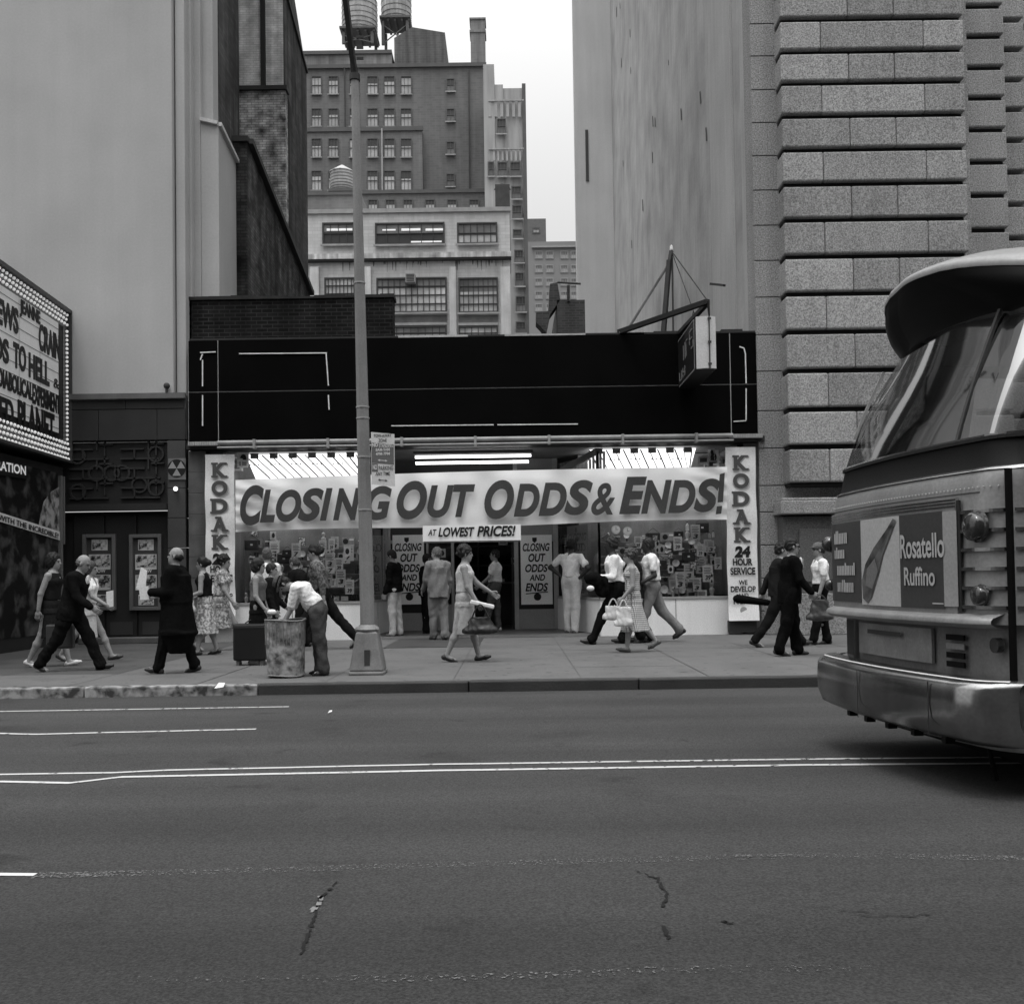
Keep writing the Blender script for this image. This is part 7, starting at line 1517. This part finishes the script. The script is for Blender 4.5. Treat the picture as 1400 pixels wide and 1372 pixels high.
# bottle
def rq(s, z, off): return rp(yw0 + (yw1 - yw0) * s, z, off)
b = MB(); b.add([rq(*p, .034) for p in ((.05, 1.03), (.03, 1.16), (.14, 1.27), (.38, 1.38), (.72, 1.50), (.88, 1.57), (.95, 1.555), (.80, 1.45), (.62, 1.33), (.52, 1.22), (.30, 1.04), (.18, 1.00))], [tuple(range(12))]); b.build('bottle_picture', picture('bottle_print', .03, .15, 9, thr=.5, soft=.2), BUS)
b = MB(); b.add([rq(*p, .037) for p in ((.14, 1.12), (.2, 1.24), (.42, 1.31), (.5, 1.22), (.34, 1.10))], [tuple(range(5))]); b.build('bottle_label', M('label_grey', .15), BUS)
pale = M('ad_letter', .42, .5)
def rtext(tx, ya, yb, z0, z1, bold, m=pale):
    A0, A1 = rp(ya, z0, .034), rp(yb, z0, .034); d = A1 - A0; W_ = d.length; r = d.normalized()
    fn = lambda p: (lambda s: rp(ya + (yb - ya) * s, p.z, .036))(((Vector((p.x, p.y, 0)) - Vector((A0.x, A0.y, 0))).dot(r)) / W_)
    b = MB(); b.text(tx, A0, r, XU, W_, z1 - z0, bold=bold, fn=fn); b.build('lettering', m, BUS)
rtext('Rosatello', yof(1238, 0), yof(1299, 0), 1.30, 1.455, .018); rtext('Ruffino', yof(1242, 0), yof(1285, 0), 1.125, 1.245, .018)
for (u0, u1, z0, z1) in ((1147, 1165, 1.43, 1.51), (1147, 1161, 1.32, 1.385), (1150, 1175, 1.195, 1.265), (1150, 1173, 1.07, 1.14)):
    ya, yb = yof(u0, 0), yof(u1, 0); n = int((u1 - u0) / 2.2); b = MB()
    for i in range(n):
        a = ya + (yb - ya) * i / n; c = a + (yb - ya) / n * random.uniform(.55, .8); zt = z1 + random.choice([0, 0, 0, .02]); b.add([rp(a, z0, .035), rp(c, z0, .035), rp(c, zt, .035), rp(a, zt, .035)], [(0, 1, 2, 3)])
    b.build('small_print', pale, BUS)
rstrip(yof(1280, 0), yof(1296, 0), 1.012, 1.02, .036, pale, 'small_print')
# fluted ribs, seam, rivets
for k in range(6):
    z = .99 + .113 * k; rstrip(yR - .015, yS + .015, z, z + .02, .022, chrome, 'rib', 16, .018); rstrip(yS - .02, -1.168, z + .0, z + .02, .022, chrome, 'rib', 16, .018)
rstrip(yS + .006, yS - .008, .56, 1.80, .022, bk_, 'corner_seam', 2, .02)
rstrip(yR - .012, yR - .04, .97, 1.64, .024, dkm, 'panel_edge', 2, .01)
b = MB()
for k in range(60): y = 1.08 - 2.2 * k / 60; p = rp(y, 1.705, .004); b.ball(p, .006, n=6)
for k in range(26): p = rp(yS - .05, .62 + .045 * k, .004); b.ball(p, .006, n=6)
b.build('rivet_line', M('rivet', .5, .3, metal=.4), BUS)
rstrip(1.12, yS, 1.672, 1.68, .003, M('seam_shadow', .05), 'panel_seam')
# lamps
def lamp(u, z, r, nm='tail_lamp'):
    y = yof(u, 0); p = rp(y, z, .0); q = rp(y, z, .12); d = (q - p).normalized(); b = MB(); vs = []; n = 20
    prof = [(1.12, 0), (1.12, .25), (1.0, .35), (1.0, .75), (.93, 1.0), (.7, 1.2), (.35, 1.32), (.0, 1.35)]; a = d.cross(XU).normalized(); c = a.cross(d)
    for (rr, h) in prof:
        for i in range(n): t = 2 * math.pi * i / n; vs.append(p + d * (h * r * .75) + (a * cos(t) + c * sin(t)) * rr * r)
    b.add(vs, [(j * n + i, j * n + (i + 1) % n, (j + 1) * n + (i + 1) % n, (j + 1) * n + i) for j in range(len(prof) - 1) for i in range(n)]); b.build(nm, M('lamp_lens', .03, .12, .2, 6, spec=.8), BUS, smooth=True, sharp=50)
lamp(1341, 1.475, .085); lamp(1343, 1.07, .06)
for z, r in ((1.44, .08), (1.12, .06)):
    y = 1.10; p = rp(y, z, 0); b = MB(); q = rp(y, z, .07); b.tube(p, q, r, r * .8, 14); b.ball(q, r * .8, n=10); b.build('tail_lamp', M('lamp_lens', .03), BUS, smooth=True)
# ledge
def prof_strip(pr, y0, y1, m, nm, n=34, smooth=True, sharp=45):
    b = MB(); k = len(pr); vs = []
    for i in range(n + 1):
        y = y0 + (y1 - y0) * i / n
        for off, z in pr: vs.append(rp(y, z, off))
    b.add(vs, [(i * k + j, i * k + j + 1, (i + 1) * k + j + 1, (i + 1) * k + j) for i in range(n) for j in range(k - 1)]); return b.build(nm, m, BUS, smooth=smooth, sharp=sharp, fixn=True)
prof_strip([(0, .875), (.05, .885), (.085, .905), (.085, .925), (.07, .94), (0, .965)], 1.165, yS + .03, metal, 'ledge')
# engine panel details
rstrip(yof(1165, 0), yof(1262, 0), .63, .85, -.04, M('engine_door', .26, .45, .3, 5, metal=.4), 'engine_door', th=.02)
rstrip(yof(1180, 0), yof(1225, 0), .78, .81, -.018, M('plate_dark', .05), 'number_plate'); rstrip(yof(1150, 0), yof(1160, 0), .60, .86, -.03, dkm, 'vent')
for k in range(4): rstrip(yof(1282, 0), yof(1306, 0), .625 + .055 * k, .66 + .055 * k, -.04, bk_ if k != 2 else metal, 'grille_slat', 3, .01)
y = yof(1352, 0); b = MB(); p, q = rp(y, .78, -.06), rp(y, .78, -.02); b.tube(p, q, .045, n=14); b.build('reverse_lamp', M('lamp_lens', .03), BUS)
# bumper
prof_strip([(-.02, .585), (.10, .575), (.145, .56), (.165, .53), (.17, .42), (.165, .33), (.13, .24), (.05, .20), (-.06, .20)], 1.172, -1.172, chrome, 'bumper', 60)
for y in (yof(1200, 0), yof(1300, 0) + .0): rstrip(y, y - .012, .22, .55, .176, dkm, 'bumper_joint', 2)
prof_strip([(.11, .578), (.10, .584)], 1.16, -1.15, M('bumper_edge', .6, .3), 'bumper_edge')
# underside, hanging straps, axle, wheels
b = MB(); q = lambda x, y, z: bw_(x, y, z); b.hexa([q(.5, -1.0, .0), q(8.4, -1.0, .0), q(8.4, 1.0, .0), q(.5, 1.0, .0)][::1], [q(.1, -1.05, .3), q(8.4, -1.05, .3), q(8.4, 1.05, .3), q(.1, 1.05, .3)]); b.build('undercarriage', M('under_black', .008, .9), BUS)
for (u, dx) in ((1318, .0), (1371, .02)):
    y = yof(u, 0); p = rp(y, .22, -.12); b = MB(); b.tube(p, p + Vector((.015, 0, -.12)), .014, n=6); b.tube(p + Vector((.015, 0, -.12)), p + Vector((.05, 0, -.26)), .014, n=6); b.build('ground_strap', bk_, BUS)
for k in range(5): y = .6 - .32 * k; p = rp(y, .19, .05); b = MB(); b.box(p.x, p.x + .06, p.y - .03, p.y + .03, p.z - .025, p.z + .01); b.build('bracket', bk_, BUS)
for (x, s) in ((2.4, -1), (2.4, 1), (7.4, -1), (7.4, 1)):
    c0, c1 = Vector(bw_(x, s * 1.12, .36)), Vector(bw_(x, s * .82, .36)); b = MB(); b.tube(c0, c1, .48, n=28); wo = b.build('tyre', M('tyre_rubber', .015, .8), BUS, bevel=.04)
    b = MB(); e = (c0 - c1).normalized() * .01; b.tube(c0 + e, c0 + e * .1, .27, n=20); b.build('rim', M('rim_grey', .3, .5), wo)
# interior
b = MB(); b.add([q(.2, -1.1, 1.75), q(8.4, -1.1, 1.75), q(8.4, 1.1, 1.75), q(.2, 1.1, 1.75)], [(0, 1, 2, 3)]); b.add([q(.6, -1.0, 2.84), q(8.4, -1.0, 2.84), q(8.4, 1.0, 2.84), q(.6, 1.0, 2.84)], [(0, 1, 2, 3)]); b.add([q(8.4, -1.1, .6), q(8.4, 1.1, .6), q(8.4, 1.0, 2.86), q(8.4, -1.0, 2.86)], [(0, 1, 2, 3)])
b.build('interior', M('interior_dark', .05, .8), BUS)
b = MB(); b.add([q(.30, 1.08, 1.95), q(1.15, 1.10, 1.95), q(1.28, 1.04, 2.84), q(.62, 1.00, 2.84)], [(0, 1, 2, 3)]); b.build('rear_quarter', M('interior_panel', .045, .6), BUS)
for y in (-.7, -.05, .6):
    b = MB(); c = Vector(bw_(.75, y, 1.75)); pts_ = []; n = 10
    prof = [(-.30, 0), (-.30, .30)] + [(-.30 + .12 * (1 - cos(math.pi / 2 * i / 4)), .30 + .10 * sin(math.pi / 2 * i / 4)) for i in range(1, 5)] + [(.18 + .12 * sin(math.pi / 2 * i / 4), .30 + .10 * cos(math.pi / 2 * i / 4)) for i in range(5)] + [(.30, 0)]
    b.poly([Vector(bw_(.70, y + a, 1.75 + z)) for a, z in prof], Vector(bw_(.82, 0, 0)) - Vector(bw_(.70, 0, 0))); b.build('seat_back', M('seat_grey', .2, .6), BUS, fixn=True)

# ------------------------------------------------------------------ the other side of the street, behind the viewpoint (it closes the street canyon and is what metal and glass reflect)
YO = -13.0; xo_ = -48.0; k = 0
for (wd, ht, c) in ((14, 19, .10), (10, 15, .22), (16, 23, .13), (12, 17, .18), (15, 21, .09), (11, 14, .25), (18, 20, .12)):
    lab = ['brown stone', 'pale brick', 'dark brick', 'grey stucco', 'sooty brick', 'whitewashed', 'tall grey'][k] + ' commercial building on the near side of the street'
    t = thing('row_building', lab, 'building', (xo_ + wd / 2, YO, 0)); b = MB(); b.box(xo_, xo_ + wd, YO - 12, YO, 0, ht); b.build('wall', M('opposite_wall_%d' % k, c, .9, .2, .4, streak=.2), t)
    b = MB(); b.box(xo_, xo_ + wd, YO, YO + .3, ht - .6, ht); b.build('cornice', M('opposite_trim', .3), t)
    for fl in range(1, int(ht // 3.6)):
        for i in range(int(wd // 2.6)): x = xo_ + 1 + i * 2.6; b = MB(); b.box(x, x + 1.3, YO + .0, YO + .05, fl * 3.6, fl * 3.6 + 1.9); b.build('window', M('opposite_glass', .03, .15, spec=.6), t)
    xo_ += wd; k += 1
